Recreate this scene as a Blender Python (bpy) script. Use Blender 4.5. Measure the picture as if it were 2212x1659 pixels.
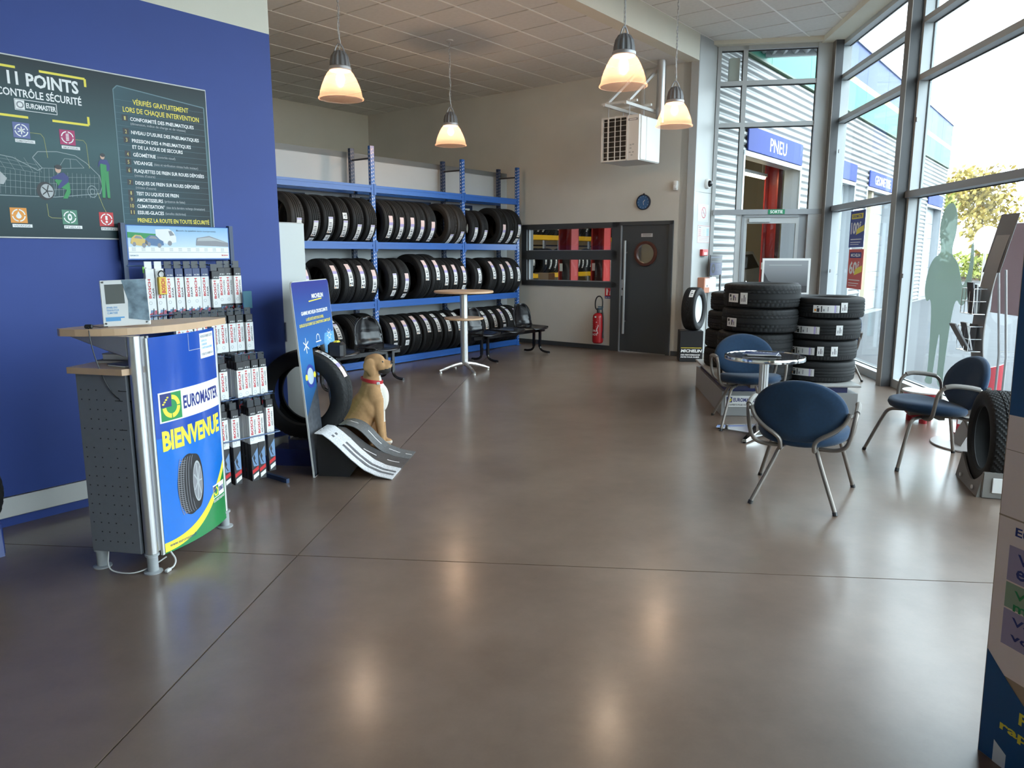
import bpy, bmesh, math, random
from mathutils import Matrix, Vector
random.seed(7)
PI = math.pi
for o in list(bpy.data.objects):
    bpy.data.objects.remove(o, do_unlink=True)
SC = bpy.context.scene
COL = SC.collection

# ------------------------------------------------------------------ camera, world, sun, exposure
cam_d = bpy.data.cameras.new('camera')
cam = bpy.data.objects.new('camera', cam_d)
COL.objects.link(cam)
cam.location = (0, 0, 1.57)
cam.rotation_euler = (math.radians(90 - 9.868), 0, 0)
cam_d.sensor_fit = 'HORIZONTAL'
cam_d.sensor_width = 36.0
cam_d.lens = 36.0 * 1607.26 / 2212
cam_d.clip_start = 0.05
cam_d.clip_end = 400
SC.camera = cam

world = bpy.data.worlds.new('world')
SC.world = world
world.use_nodes = True
wn = world.node_tree
wn.nodes.clear()
w_out = wn.nodes.new('ShaderNodeOutputWorld')
w_bg = wn.nodes.new('ShaderNodeBackground')
w_bg.inputs[0].default_value = (0.80, 0.90, 1.0, 1)
w_bg.inputs[1].default_value = 6.0
wn.links.new(w_bg.outputs[0], w_out.inputs[0])

sun_d = bpy.data.lights.new('sun', 'SUN')
sun_d.energy = 7.0
sun_d.angle = math.radians(1.0)
sun_d.color = (1.0, 0.93, 0.8)
sun = bpy.data.objects.new('sun', sun_d)
COL.objects.link(sun)
sun.location = (-30, 30, 40)
# light travels from far left, over the workshop roof, towards the forecourt
sun.rotation_euler = Vector((0.72, -0.56, -0.40)).to_track_quat('-Z', 'Y').to_euler()

SC.view_settings.view_transform = 'Standard'
SC.view_settings.look = 'None'
SC.view_settings.exposure = 0.80
SC.view_settings.gamma = 1.0
SC.view_settings.use_curve_mapping = False
SC.cycles.max_bounces = 9
SC.cycles.diffuse_bounces = 5
SC.cycles.glossy_bounces = 4
SC.cycles.transmission_bounces = 6
SC.cycles.transparent_max_bounces = 16
SC.cycles.sample_clamp_indirect = 6.0
SC.cycles.caustics_reflective = False
SC.cycles.caustics_refractive = False

# ------------------------------------------------------------------ frames of reference
AM, AW = math.radians(37.86), math.radians(5.53)      # main building axis, glazed front axis
MF = Matrix.Rotation(-AM, 4, 'Z')                     # x = across (b), y = along the building (a)
WF = Matrix.Rotation(-AW, 4, 'Z')                     # x = towards the glass (N), y = along the glass (W)
EC = WF @ Vector((3.70, 12.08, 0))                    # corner of the glazed front
EF = Matrix.Translation(EC) @ Matrix.Rotation(-math.radians(10.08), 4, 'Z')   # entrance wall, x runs to the corner
def mpt(a, b, z=0): return MF @ Vector((b, a, z))
def wpt(w, n, z=0): return WF @ Vector((n, w, z))
def frame(o, x, y):                                   # 4x4 from origin and two axes
    X, Y = Vector(x).normalized(), Vector(y).normalized()
    Z = X.cross(Y)
    m = Matrix.Identity(4)
    for i in range(3):
        m[i][0], m[i][1], m[i][2], m[i][3] = X[i], Y[i], Z[i], o[i]
    return m

# ------------------------------------------------------------------ materials
def lin(h):
    if isinstance(h, str):
        c = [int(h[i:i + 2], 16) / 255 for i in (0, 2, 4)]
        return tuple(((x + .055) / 1.055) ** 2.4 if x > .04045 else x / 12.92 for x in c)
    return h
MATS = {}
def mat(name, col, rough=.5, metal=0., spec=.5, noise=0., nscale=8., bump=0., bscale=60., emit=0., coat=0., sheen=0., trans=0.):
    if name in MATS: return MATS[name]
    m = bpy.data.materials.new(name); m.use_nodes = True
    nt = m.node_tree; bs = nt.nodes['Principled BSDF']
    c = lin(col)
    bs.inputs['Base Color'].default_value = (*c, 1)
    bs.inputs['Roughness'].default_value = rough
    bs.inputs['Metallic'].default_value = metal
    bs.inputs['Specular IOR Level'].default_value = spec
    if coat: bs.inputs['Coat Weight'].default_value = coat; bs.inputs['Coat Roughness'].default_value = .08
    if sheen: bs.inputs['Sheen Weight'].default_value = sheen
    if trans: bs.inputs['Transmission Weight'].default_value = trans
    if emit:
        bs.inputs['Emission Color'].default_value = (*c, 1); bs.inputs['Emission Strength'].default_value = emit
    if noise or bump:
        tc = nt.nodes.new('ShaderNodeTexCoord')
    if noise:
        n = nt.nodes.new('ShaderNodeTexNoise'); n.inputs['Scale'].default_value = nscale; n.inputs['Detail'].default_value = 5
        nt.links.new(tc.outputs['Object'], n.inputs['Vector'])
        r = nt.nodes.new('ShaderNodeMapRange'); r.inputs['To Min'].default_value = 1 - noise; r.inputs['To Max'].default_value = 1 + noise
        r.inputs['From Min'].default_value = .25; r.inputs['From Max'].default_value = .75
        nt.links.new(n.outputs['Fac'], r.inputs['Value'])
        mx = nt.nodes.new('ShaderNodeVectorMath'); mx.operation = 'SCALE'; mx.inputs[0].default_value = c
        nt.links.new(r.outputs[0], mx.inputs['Scale']); nt.links.new(mx.outputs[0], bs.inputs['Base Color'])
    if bump:
        n2 = nt.nodes.new('ShaderNodeTexNoise'); n2.inputs['Scale'].default_value = bscale; n2.inputs['Detail'].default_value = 3
        nt.links.new(tc.outputs['Object'], n2.inputs['Vector'])
        b = nt.nodes.new('ShaderNodeBump'); b.inputs['Strength'].default_value = bump; b.inputs['Distance'].default_value = .01
        nt.links.new(n2.outputs['Fac'], b.inputs['Height']); nt.links.new(b.outputs[0], bs.inputs['Normal'])
    MATS[name] = m
    return m
def mat_glass(name, tint=(.93, .97, .96), gloss=1.0, rough=0.0):
    if name in MATS: return MATS[name]
    m = bpy.data.materials.new(name); m.use_nodes = True; nt = m.node_tree; nt.nodes.clear()
    out = nt.nodes.new('ShaderNodeOutputMaterial'); mix = nt.nodes.new('ShaderNodeMixShader')
    tr = nt.nodes.new('ShaderNodeBsdfTransparent'); tr.inputs[0].default_value = (*tint, 1)
    gl = nt.nodes.new('ShaderNodeBsdfGlossy'); gl.inputs['Roughness'].default_value = rough
    ge = nt.nodes.new('ShaderNodeNewGeometry'); dt = nt.nodes.new('ShaderNodeVectorMath'); dt.operation = 'DOT_PRODUCT'
    nt.links.new(ge.outputs['Normal'], dt.inputs[0]); nt.links.new(ge.outputs['Incoming'], dt.inputs[1])
    prev = dt.outputs['Value']
    for op, val, rev in (('ABSOLUTE', 0, 0), ('SUBTRACT', 1, 1), ('POWER', 5, 0), ('MULTIPLY', .8 * gloss, 0), ('ADD', .028 * gloss, 0)):   # Schlick reflectance of one face
        nd = nt.nodes.new('ShaderNodeMath'); nd.operation = op
        nt.links.new(prev, nd.inputs[1 if rev else 0])
        if op != 'ABSOLUTE': nd.inputs[0 if rev else 1].default_value = val
        prev = nd.outputs[0]
    nt.links.new(prev, mix.inputs[0])
    nt.links.new(tr.outputs[0], mix.inputs[1]); nt.links.new(gl.outputs[0], mix.inputs[2]); nt.links.new(mix.outputs[0], out.inputs[0])
    MATS[name] = m
    return m
def mat_translucent(name, col, alpha=.5, diff=.5, gloss=.1, tcol=None):
    """thin film or moulded plastic: part see-through, part scattering"""
    if name in MATS: return MATS[name]
    m = bpy.data.materials.new(name); m.use_nodes = True; nt = m.node_tree; nt.nodes.clear()
    c = lin(col)
    N = nt.nodes.new
    out = N('ShaderNodeOutputMaterial')
    tr = N('ShaderNodeBsdfTransparent'); tr.inputs[0].default_value = (*(lin(tcol) if tcol else c), 1)
    tl = N('ShaderNodeBsdfTranslucent'); tl.inputs[0].default_value = (*c, 1)
    df = N('ShaderNodeBsdfDiffuse'); df.inputs[0].default_value = (*c, 1)
    gl = N('ShaderNodeBsdfGlossy'); gl.inputs['Roughness'].default_value = .15
    a = N('ShaderNodeMixShader'); a.inputs[0].default_value = diff
    nt.links.new(tl.outputs[0], a.inputs[1]); nt.links.new(df.outputs[0], a.inputs[2])
    b = N('ShaderNodeMixShader'); b.inputs[0].default_value = alpha
    nt.links.new(tr.outputs[0], b.inputs[1]); nt.links.new(a.outputs[0], b.inputs[2])
    d = N('ShaderNodeMixShader'); d.inputs[0].default_value = gloss
    nt.links.new(b.outputs[0], d.inputs[1]); nt.links.new(gl.outputs[0], d.inputs[2])
    nt.links.new(d.outputs[0], out.inputs[0])
    MATS[name] = m
    return m
def mat_floor():
    m = bpy.data.materials.new('polished_concrete'); m.use_nodes = True; nt = m.node_tree; bs = nt.nodes['Principled BSDF']
    N = nt.nodes.new; L = nt.links.new
    tc = N('ShaderNodeTexCoord')
    n1 = N('ShaderNodeTexNoise'); n1.inputs['Scale'].default_value = 1.6; n1.inputs['Detail'].default_value = 4; n1.inputs['Roughness'].default_value = .55
    n2 = N('ShaderNodeTexNoise'); n2.inputs['Scale'].default_value = 7; n2.inputs['Detail'].default_value = 4; n2.inputs['Roughness'].default_value = .7
    n3 = N('ShaderNodeTexNoise'); n3.inputs['Scale'].default_value = 90; n3.inputs['Detail'].default_value = 2
    for n in (n1, n2, n3): L(tc.outputs['Object'], n.inputs['Vector'])
    cr = N('ShaderNodeValToRGB'); e = cr.color_ramp.elements
    e[0].position = .30; e[0].color = (.122, .082, .061, 1); e[1].position = .70; e[1].color = (.205, .147, .114, 1)
    ad = N('ShaderNodeMath'); ad.operation = 'MULTIPLY_ADD'; ad.inputs[1].default_value = .25
    L(n2.outputs['Fac'], ad.inputs[0])
    mu = N('ShaderNodeMath'); mu.operation = 'MULTIPLY'; mu.inputs[1].default_value = .75
    L(n1.outputs['Fac'], mu.inputs[0]); L(mu.outputs[0], ad.inputs[2]); L(ad.outputs[0], cr.inputs[0])
    mx = N('ShaderNodeVectorMath'); mx.operation = 'SCALE'
    r3 = N('ShaderNodeMapRange'); r3.inputs['To Min'].default_value = .95; r3.inputs['To Max'].default_value = 1.05
    L(n3.outputs['Fac'], r3.inputs[0]); L(cr.outputs[0], mx.inputs[0]); L(r3.outputs[0], mx.inputs['Scale']); L(mx.outputs[0], bs.inputs['Base Color'])
    bs.inputs['Roughness'].default_value = .36; bs.inputs['Specular IOR Level'].default_value = .5
    bs.inputs['Coat Weight'].default_value = .55; bs.inputs['Coat Roughness'].default_value = .20     # sealed and polished
    return m

# ------------------------------------------------------------------ mesh builder
_TEXT = {}
def text_mesh(body, bold):
    k = (body, bold)
    if k in _TEXT: return _TEXT[k]
    cu = bpy.data.curves.new('t', 'FONT'); cu.body = body; cu.size = 1; cu.resolution_u = 2
    cu.offset = bold
    ob = bpy.data.objects.new('t', cu); COL.objects.link(ob)
    dg = bpy.context.evaluated_depsgraph_get()
    ev = ob.evaluated_get(dg); me = ev.to_mesh()
    vs = [v.co.copy() for v in me.vertices]; fs = [tuple(p.vertices) for p in me.polygons]
    ev.to_mesh_clear(); bpy.data.objects.remove(ob); bpy.data.curves.remove(cu)
    _TEXT[k] = (vs, fs)
    return _TEXT[k]

class MB:
    def __init__(s): s.v = []; s.f = []; s.m = []; s.T = None
    def add(s, vs, fs, m=0, M=None):
        n = len(s.v)
        if M is not None: vs = [M @ Vector(v) for v in vs]
        if s.T is not None: vs = [s.T(Vector(v)) for v in vs]
        s.v += [tuple(v) for v in vs]
        s.f += [tuple(i + n for i in f) for f in fs]; s.m += [m] * len(fs)
        return s
    def box(s, x0, x1, y0, y1, z0, z1, m=0, M=None):
        v = [(x, y, z) for z in (z0, z1) for y in (y0, y1) for x in (x0, x1)]
        return s.add(v, [(0, 2, 3, 1), (4, 5, 7, 6), (0, 1, 5, 4), (2, 6, 7, 3), (0, 4, 6, 2), (1, 3, 7, 5)], m, M)
    def rbox(s, x0, x1, y0, y1, z0, z1, r=.01, m=0, M=None, seg=1):
        bm = bmesh.new(); bmesh.ops.create_cube(bm, size=1)
        for v in bm.verts: v.co = Vector(((x0 + x1) / 2 + v.co.x * (x1 - x0), (y0 + y1) / 2 + v.co.y * (y1 - y0), (z0 + z1) / 2 + v.co.z * (z1 - z0)))
        bmesh.ops.bevel(bm, geom=bm.edges[:], offset=r, segments=seg, affect='EDGES', profile=.5)
        bm.verts.index_update()
        s.add([v.co.copy() for v in bm.verts], [tuple(v.index for v in f.verts) for f in bm.faces], m, M); bm.free()
        return s
    def cyl(s, p0, p1, r, n=14, r2=None, m=0, M=None, cap=True):
        p0, p1 = Vector(p0), Vector(p1); d = (p1 - p0).normalized(); r2 = r if r2 is None else r2
        a = d.orthogonal().normalized(); b = d.cross(a)
        vs = [p + (a * math.cos(2 * PI * i / n) + b * math.sin(2 * PI * i / n)) * q for p, q in ((p0, r), (p1, r2)) for i in range(n)]
        fs = [(i, (i + 1) % n, n + (i + 1) % n, n + i) for i in range(n)]
        if cap: fs += [tuple(range(n - 1, -1, -1)), tuple(range(n, 2 * n))]
        return s.add(vs, fs, m, M)
    def lathe(s, prof, n=32, m=0, M=None, closed=False):
        vs = []; fs = []; k = len(prof)
        for r, z in prof:
            for i in range(n): vs.append((r * math.cos(2 * PI * i / n), r * math.sin(2 * PI * i / n), z))
        for j in range(k if closed else k - 1):
            j2 = (j + 1) % k
            for i in range(n): fs.append((j * n + i, j * n + (i + 1) % n, j2 * n + (i + 1) % n, j2 * n + i))
        if not closed:
            if prof[0][0] > 1e-6: fs.append(tuple(range(n - 1, -1, -1)))
            if prof[-1][0] > 1e-6: fs.append(tuple((k - 1) * n + i for i in range(n)))
        return s.add(vs, fs, m, M)
    def tube(s, path, r, n=8, m=0, M=None, closed=False, smooth=0, rs=None):
        P = [Vector(p) for p in path]
        for _ in range(smooth):
            Q = [P[0]]
            for a, b in zip(P[:-1], P[1:]): Q += [a * .75 + b * .25, a * .25 + b * .75]
            P = Q + [P[-1]]
        k = len(P); vs = []; fs = []
        t0 = (P[1] - P[0]).normalized(); a = t0.orthogonal().normalized()
        for j in range(k):
            if closed: t = (P[(j + 1) % k] - P[j - 1]).normalized()
            elif j == 0: t = t0
            elif j == k - 1: t = (P[-1] - P[-2]).normalized()
            else: t = (P[j + 1] - P[j - 1]).normalized()
            a = (a - t * a.dot(t)); a = a.normalized() if a.length > 1e-6 else t.orthogonal().normalized(); b = t.cross(a)
            rr = r if rs is None else rs[min(len(rs) - 1, int(j * len(rs) / k))]
            vs += [P[j] + (a * math.cos(2 * PI * i / n) + b * math.sin(2 * PI * i / n)) * rr for i in range(n)]
        for j in range(k if closed else k - 1):
            j2 = (j + 1) % k
            fs += [(j * n + i, j * n + (i + 1) % n, j2 * n + (i + 1) % n, j2 * n + i) for i in range(n)]
        if not closed: fs += [tuple(range(n - 1, -1, -1)), tuple((k - 1) * n + i for i in range(n))]
        return s.add(vs, fs, m, M)
    def prism(s, poly, z0, z1, m=0, M=None):
        n = len(poly)
        vs = [(x, y, z0) for x, y in poly] + [(x, y, z1) for x, y in poly]
        fs = [tuple(range(n - 1, -1, -1)), tuple(range(n, 2 * n))] + [(i, (i + 1) % n, n + (i + 1) % n, n + i) for i in range(n)]
        return s.add(vs, fs, m, M)
    def poly(s, pts, m=0, M=None):
        pts = [(p[0], p[1], p[2] if len(p) > 2 else 0) for p in pts]
        return s.add(pts, [tuple(range(len(pts)))], m, M)
    def rect(s, x0, x1, y0, y1, z=0, m=0, M=None): return s.poly([(x0, y0, z), (x1, y0, z), (x1, y1, z), (x0, y1, z)], m, M)
    def disc(s, cx, cy, rx, ry=None, z=0, m=0, M=None, n=24, a0=0, a1=2 * PI):
        ry = rx if ry is None else ry
        full = a1 - a0 > 2 * PI - 1e-6
        k = n if full else n + 1
        pts = [(cx + rx * math.cos(a0 + (a1 - a0) * i / n), cy + ry * math.sin(a0 + (a1 - a0) * i / n), z) for i in range(k)]
        if not full: pts.append((cx, cy, z))
        return s.poly(pts, m, M)
    def ring(s, cx, cy, r0, r1, z=0, m=0, M=None, n=28, a0=0, a1=2 * PI, e=1.0):
        vs = []; fs = []
        for i in range(n + 1):
            t = a0 + (a1 - a0) * i / n
            vs += [(cx + e * r0 * math.cos(t), cy + r0 * math.sin(t), z), (cx + e * r1 * math.cos(t), cy + r1 * math.sin(t), z)]
        for i in range(n): fs.append((2 * i, 2 * i + 1, 2 * i + 3, 2 * i + 2))
        return s.add(vs, fs, m, M)
    def line(s, pts, w, z=0, m=0, M=None):
        for (x0, y0), (x1, y1) in zip(pts[:-1], pts[1:]):
            dx, dy = x1 - x0, y1 - y0; l = math.hypot(dx, dy) or 1; nx, ny = -dy / l * w / 2, dx / l * w / 2
            s.poly([(x0 - nx, y0 - ny, z), (x1 - nx, y1 - ny, z), (x1 + nx, y1 + ny, z), (x0 + nx, y0 + ny, z)], m, M)
        return s
    def text(s, body, x0, x1, y0, y1, z=0, m=0, M=None, bold=.012, shear=0.):
        vs, fs = text_mesh(body, bold)
        if not vs: return s
        ax = min(v.x for v in vs); bx = max(v.x for v in vs)
        ay, by = (0., .70) if body.upper() == body else (min(v.y for v in vs), max(v.y for v in vs))
        kx, ky = (x1 - x0) / (bx - ax), (y1 - y0) / (by - ay)
        return s.add([(x0 + (v.x - ax) * kx + shear * (v.y - ay) * ky, y0 + (v.y - ay) * ky, z) for v in vs], fs, m, M)
    def mesh(s, name, mats, smooth=True, ang=.6):
        me = bpy.data.meshes.new(name); me.from_pydata(s.v, [], s.f)
        for mm in mats: me.materials.append(MATS[mm] if isinstance(mm, str) else mm)
        me.polygons.foreach_set('material_index', s.m)
        if smooth:
            me.polygons.foreach_set('use_smooth', [True] * len(s.f)); me.set_sharp_from_angle(angle=ang)
        me.update()
        return me
    def build(s, name, mats, parent=None, loc=None, rz=None, M=None, smooth=True, ang=.6):
        if not isinstance(mats, (list, tuple)): mats = [mats]
        return place(name, s.mesh(name, mats, smooth, ang), parent, loc, rz, M)
def place(name, me, parent=None, loc=None, rz=None, M=None, rot=None):
    o = bpy.data.objects.new(name, me); COL.objects.link(o)
    if parent is not None: o.parent = parent
    if M is not None: o.matrix_local = M
    if loc is not None: o.location = loc
    if rz is not None: o.rotation_euler = (0, 0, rz)
    if rot is not None: o.rotation_euler = rot
    return o
def tag(o, label=None, cat=None, group=None, kind=None):
    if label: o['label'] = label
    if cat: o['category'] = cat
    if group: o['group'] = group
    if kind: o['kind'] = kind
    return o
def thing(name, label, cat, loc=(0, 0, 0), rz=0, group=None, M=None):
    o = bpy.data.objects.new(name, None); COL.objects.link(o); o.empty_display_size = .1
    if M is not None: o.matrix_local = M
    else: o.location = loc; o.rotation_euler = (0, 0, rz)
    return tag(o, label, cat, group)
def struct(name, mb, mats, M=None, parent=None, smooth=False, label=None):
    o = mb.build(name, mats, parent, M=M, smooth=smooth)
    if parent is None: tag(o, label, kind='structure')
    return o
def sempty(name, M=None, label=None):
    o = bpy.data.objects.new(name, None); COL.objects.link(o); o.empty_display_size = .1
    if M is not None: o.matrix_local = M
    return tag(o, label, kind='structure')
def copy_tree(o, parent=None):
    c = o.copy(); COL.objects.link(c); c.parent = parent
    for ch in o.children: copy_tree(ch, c)
    return c
ORD = ['first', 'second', 'third', 'fourth', 'fifth', 'sixth', 'seventh', 'eighth', 'ninth', 'tenth', 'eleventh', 'twelfth',
       'thirteenth', 'fourteenth', 'fifteenth', 'sixteenth', 'seventeenth', 'eighteenth', 'nineteenth', 'twentieth']

# ------------------------------------------------------------------ material library
mat('blue_paint', (.017, .048, .245), .6, noise=.05, nscale=3)
mat('cream_paint', (.70, .67, .565), .75, noise=.03, nscale=2)
mat('back_paint', (.63, .615, .565), .72, noise=.05, nscale=1.5)
mat('white_paint', (.60, .60, .58), .55)
mat('panel_grey', (.47, .49, .49), .5, noise=.05, nscale=1.2)
mat('tile_white', (.74, .725, .69), .85, noise=.04, nscale=20)
mat('grid_white', (.95, .94, .90), .35)
mat('slab_grey', (.07, .07, .07), .8)
mat('anthracite', (.050, .056, .062), .42)
mat('anthracite_dark', (.035, .039, .043), .45)
mat('alu_white', (.46, .49, .50), .4)
mat('alu_grey', (.30, .32, .34), .4, metal=.2)
mat('column_dark', (.050, .052, .056), .45)
mat('black_seal', (.012, .012, .014), .5)
mat('steel', (.55, .55, .55), .28, metal=1)
mat('brushed', (.62, .62, .62), .36, metal=1)
mat('chrome', (.8, .8, .8), .12, metal=1)
mat('tube_taupe', (.20, .175, .155), .38, metal=.4)
mat('arm_rubber', (.17, .155, .14), .6)
mat('blue_fabric', (.004, .029, .074), .9, bump=.25, bscale=900, sheen=.15, noise=.12, nscale=60)
mat('rack_blue', (.022, .115, .42), .33)
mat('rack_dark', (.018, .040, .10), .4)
mat('rubber', (.0090, .0095, .0105), .66, spec=.35, noise=.15, nscale=20)
mat('rubber_brown', (.0200, .0165, .0145), .62, noise=.15, nscale=20)
mat('label_white', (.78, .78, .77), .5)
mat('label_pink', (.80, .60, .58), .5)
mat('label_lilac', (.45, .38, .66), .5)
mat('ink_black', (.015, .015, .018), .5)
mat('ink_grey', (.25, .25, .27), .5)
mat('ink_white', (.85, .85, .84), .5)
mat('ink_red', (.55, .02, .025), .5)
mat('ink_yellow', (.86, .72, .06), .5)
mat('ink_green', (.02, .26, .07), .5)
mat('ink_navy', (.02, .03, .17), .5)
mat('ink_sky', (.16, .42, .75), .5)
mat('ink_blue', (.01, .13, .60), .35)
mat('ink_orange', (.80, .30, .03), .5)
mat('ink_magenta', (.42, .02, .12), .5)
mat('ink_lightgrey', (.42, .44, .45), .5)
mat('ink_skin', (.62, .38, .28), .5)
mat('beech', (.60, .40, .25), .38, noise=.10, nscale=6)
mat('beech_edge', (.50, .33, .20), .5)
mat('grey_laminate', (.155, .165, .185), .5, noise=.04, nscale=30)
mat('black_plastic', (.016, .016, .018), .35)
mat('gloss_black', (.010, .010, .012), .22)
mat('dark_metal', (.05, .05, .055), .4, metal=.4)
mat('grey_metal', (.36, .36, .37), .42, metal=.5)
mat('ext_red', (.40, .012, .018), .25)
mat('red_gloss', (.36, .010, .022), .3)
mat('paper', (.58, .58, .57), .7)
mat('card_cream', (.90, .73, .63), .7)
mat('card_edge', (.42, .29, .18), .8)
mat('asphalt', (.055, .058, .064), .85, noise=.12, nscale=3)
mat('grass', (.22, .26, .03), .9, noise=.3, nscale=2)
mat('leaf_a', (.20, .22, .035), .8, noise=.35, nscale=1.5)
mat('leaf_b', (.30, .22, .05), .8, noise=.35, nscale=1.5)
mat('bark', (.10, .07, .05), .9)
mat('cladding', (.30, .30, .298), .45, metal=.1)
mat('fascia_green', (.015, .20, .13), .5, spec=.25)
mat('fascia_blue', (.035, .065, .22), .5, spec=.25)
mat('sign_blue', (.024, .045, .22), .6, spec=.15)
mat('workshop_wall', (.55, .47, .34), .8)
mat('rack_yellow', (.80, .45, .02), .45)
mat('lift_red', (.45, .035, .03), .4)
mat('dog_tan', (.42, .235, .105), .85, noise=.12, nscale=14, bump=.15, bscale=220)
mat('dog_white', (.66, .61, .54), .85, bump=.15, bscale=220)
mat('dog_dark', (.020, .016, .014), .6)
mat('collar_red', (.42, .012, .02), .45)
mat('heater_white', (.72, .72, .70), .45)
mat('oil_grey', (.34, .36, .37), .5)
mat('bulb', (1.0, .74, .46), .5, emit=30)
mat('tube_lamp', (1.0, .80, .50), .5, emit=22)
mat('call_red', (.5, .02, .02), .4)
mat('navy_gloss', (.012, .02, .11), .3)
mat('wire_blue', (.03, .08, .20), .35)
mat('clear_tab', (.020, .024, .03), .25)
mat_glass('glass')
mat_glass('glass_door', (.90, .94, .94))
mat_translucent('film_green', (.34, .40, .37), alpha=.70, diff=.55, gloss=.02, tcol=(.55, .62, .58))
mat_translucent('film_rose', (.46, .39, .42), alpha=.985, diff=.72, gloss=.02)
mat_translucent('shade', (.88, .52, .38), alpha=.17, diff=.12, gloss=.06, tcol=(1.0, .82, .68))
mat_translucent('print_film', (.5, .5, .5), alpha=.95, diff=.7, gloss=.03)
FLOOR = mat_floor(); MATS['floor'] = FLOOR
# ================================================================== THE SETTING
ZL, ZR = 4.355, 4.717            # lower ceiling over the alcove, higher ceiling over the showroom
BB, AB = -4.88, 10.72            # plane of the blue wall, plane of the back wall
def clip(poly, p, n):            # keep the side where (q - p).n >= 0
    out = []
    for i in range(len(poly)):
        a, b = poly[i - 1], poly[i]
        da = (a[0] - p[0]) * n[0] + (a[1] - p[1]) * n[1]; db = (b[0] - p[0]) * n[0] + (b[1] - p[1]) * n[1]
        if (da >= 0) != (db >= 0):
            t = da / (da - db); out.append((a[0] + (b[0] - a[0]) * t, a[1] + (b[1] - a[1]) * t))
        if db >= 0: out.append(b)
    return out
def clip_convex(poly, conv):     # conv counter-clockwise
    for i in range(len(conv)):
        a, b = conv[i], conv[(i + 1) % len(conv)]
        poly = clip(poly, a, (-(b[1] - a[1]), b[0] - a[0]))
        if not poly: break
    return poly
def xy(v): return (v.x, v.y)
E_left = EF @ Vector((-1.72, 0, 0))
def line_hit(p, d, q, e):
    det = d[0] * -e[1] + d[1] * e[0]; rx, ry = q[0] - p[0], q[1] - p[1]
    t = (rx * -e[1] + ry * e[0]) / det
    return (p[0] + d[0] * t, p[1] + d[1] * t)
PD = MF @ Vector((1, 0, 0)); MD = MF @ Vector((0, 1, 0)); WD = WF @ Vector((0, 1, 0)); ED = EF.to_3x3() @ Vector((1, 0, 0))
cA = xy(mpt(-4, BB)); cB = line_hit(cA, PD, xy(wpt(0, 3.70)), WD); cC = xy(EC); cD = line_hit(xy(mpt(0, BB)), MD, cC, ED)
MAIN = [cA, cB, cC, cD]
ALC = [xy(mpt(3.3, BB)), xy(mpt(AB, BB)), xy(mpt(AB, -12.05)), xy(mpt(3.3, -12.05))]
def ccw(p):
    s = sum(p[i - 1][0] * p[i][1] - p[i][0] * p[i - 1][1] for i in range(len(p)))
    return p if s > 0 else p[::-1]
MAIN, ALC = ccw(MAIN), ccw(ALC)

# floor: four polished slabs with recessed saw cuts between them
fl = MB()
for pl in (MAIN, ALC): fl.prism(pl, -.20, -.006)
floor = struct('floor', fl, 'black_seal', label='polished brown grey concrete floor with saw cut joints')
J1, J2, G = -1.49, 3.60, .0035
for n0, n1, w0, w1 in ((-20, J1 - G, -12, J2 - G), (J1 + G, 20, -12, J2 - G), (-20, J1 - G, J2 + G, 20), (J1 + G, 20, J2 + G, 20)):
    q = ccw([xy(wpt(w0, n0)), xy(wpt(w0, n1)), xy(wpt(w1, n1)), xy(wpt(w1, n0))])
    mb = MB()
    for pl in (MAIN, ALC):
        c = clip_convex(q, pl)
        if len(c) > 2: mb.prism(ccw(c), -.006, 0)
    mb.build('slab', 'floor', floor, smooth=False)

# walls
wl = MB().box(-5.08, BB, -4, 3.43, 0, 3.13)
wall_left = struct('wall_left', wl, 'blue_paint', MF, label='deep blue painted showroom wall behind the counter')
MB().box(-5.08, BB, -4, 3.43, 3.13, 4.80).build('upper_band', 'cream_paint', wall_left, smooth=False)
sk = MB().rbox(BB, BB + .022, -4, 3.40, .058, .178, .004).box(BB, BB + .026, -4, 3.40, .168, .178)
struct('baseboard_left', sk, 'white_paint', MF, label='white duct board along the foot of the blue wall')
struct('trim_1', MB().box(-5.08, BB, 3.43, AB, ZL - .005, 4.80), 'cream_paint', MF, label='cream drop beam between the two ceilings')
wb = MB()
wb.box(-12.05, -8.09, AB, AB + .15, 0, 4.8).box(-8.09, -6.2, AB, AB + .15, 0, 1.04).box(-8.09, -5.19, AB, AB + .15, 2.085, 4.8).box(-5.19, BB, AB, AB + .15, 0, 4.8)
wb.box(-6.2, -6.16, AB, AB + .15, 0, 1.04)
struct('wall_back', wb, 'back_paint', MF, label='beige back wall with workshop window and grey door')
bb = MB().box(-8.45, -6.20, AB - .012, AB, 0, .075).box(-5.17, BB, AB - .012, AB, 0, .075)
struct('baseboard_back', bb, 'anthracite', MF, label='grey skirting along the back wall')
struct('wall_far_left', MB().box(-12.2, -12.05, 3.2, AB + .15, 0, 4.8), 'cream_paint', MF, label='cream upper wall above the white partition')
struct('wall_partition', MB().box(-8.66, -8.45, 4.2, AB, 0, 2.98).box(-12.05, -8.45, 4.2, AB, 2.90, 2.98), 'panel_grey', MF, label='pale grey partition behind the tyre rack')
struct('wall_office', MB().box(-12.05, -5.08, 3.15, 3.3, 0, 4.8), 'cream_paint', MF)
struct('wall_rear', MB().box(BB - .2, 16, -4.2, -4, 0, 4.8), 'cream_paint', MF)
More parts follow.
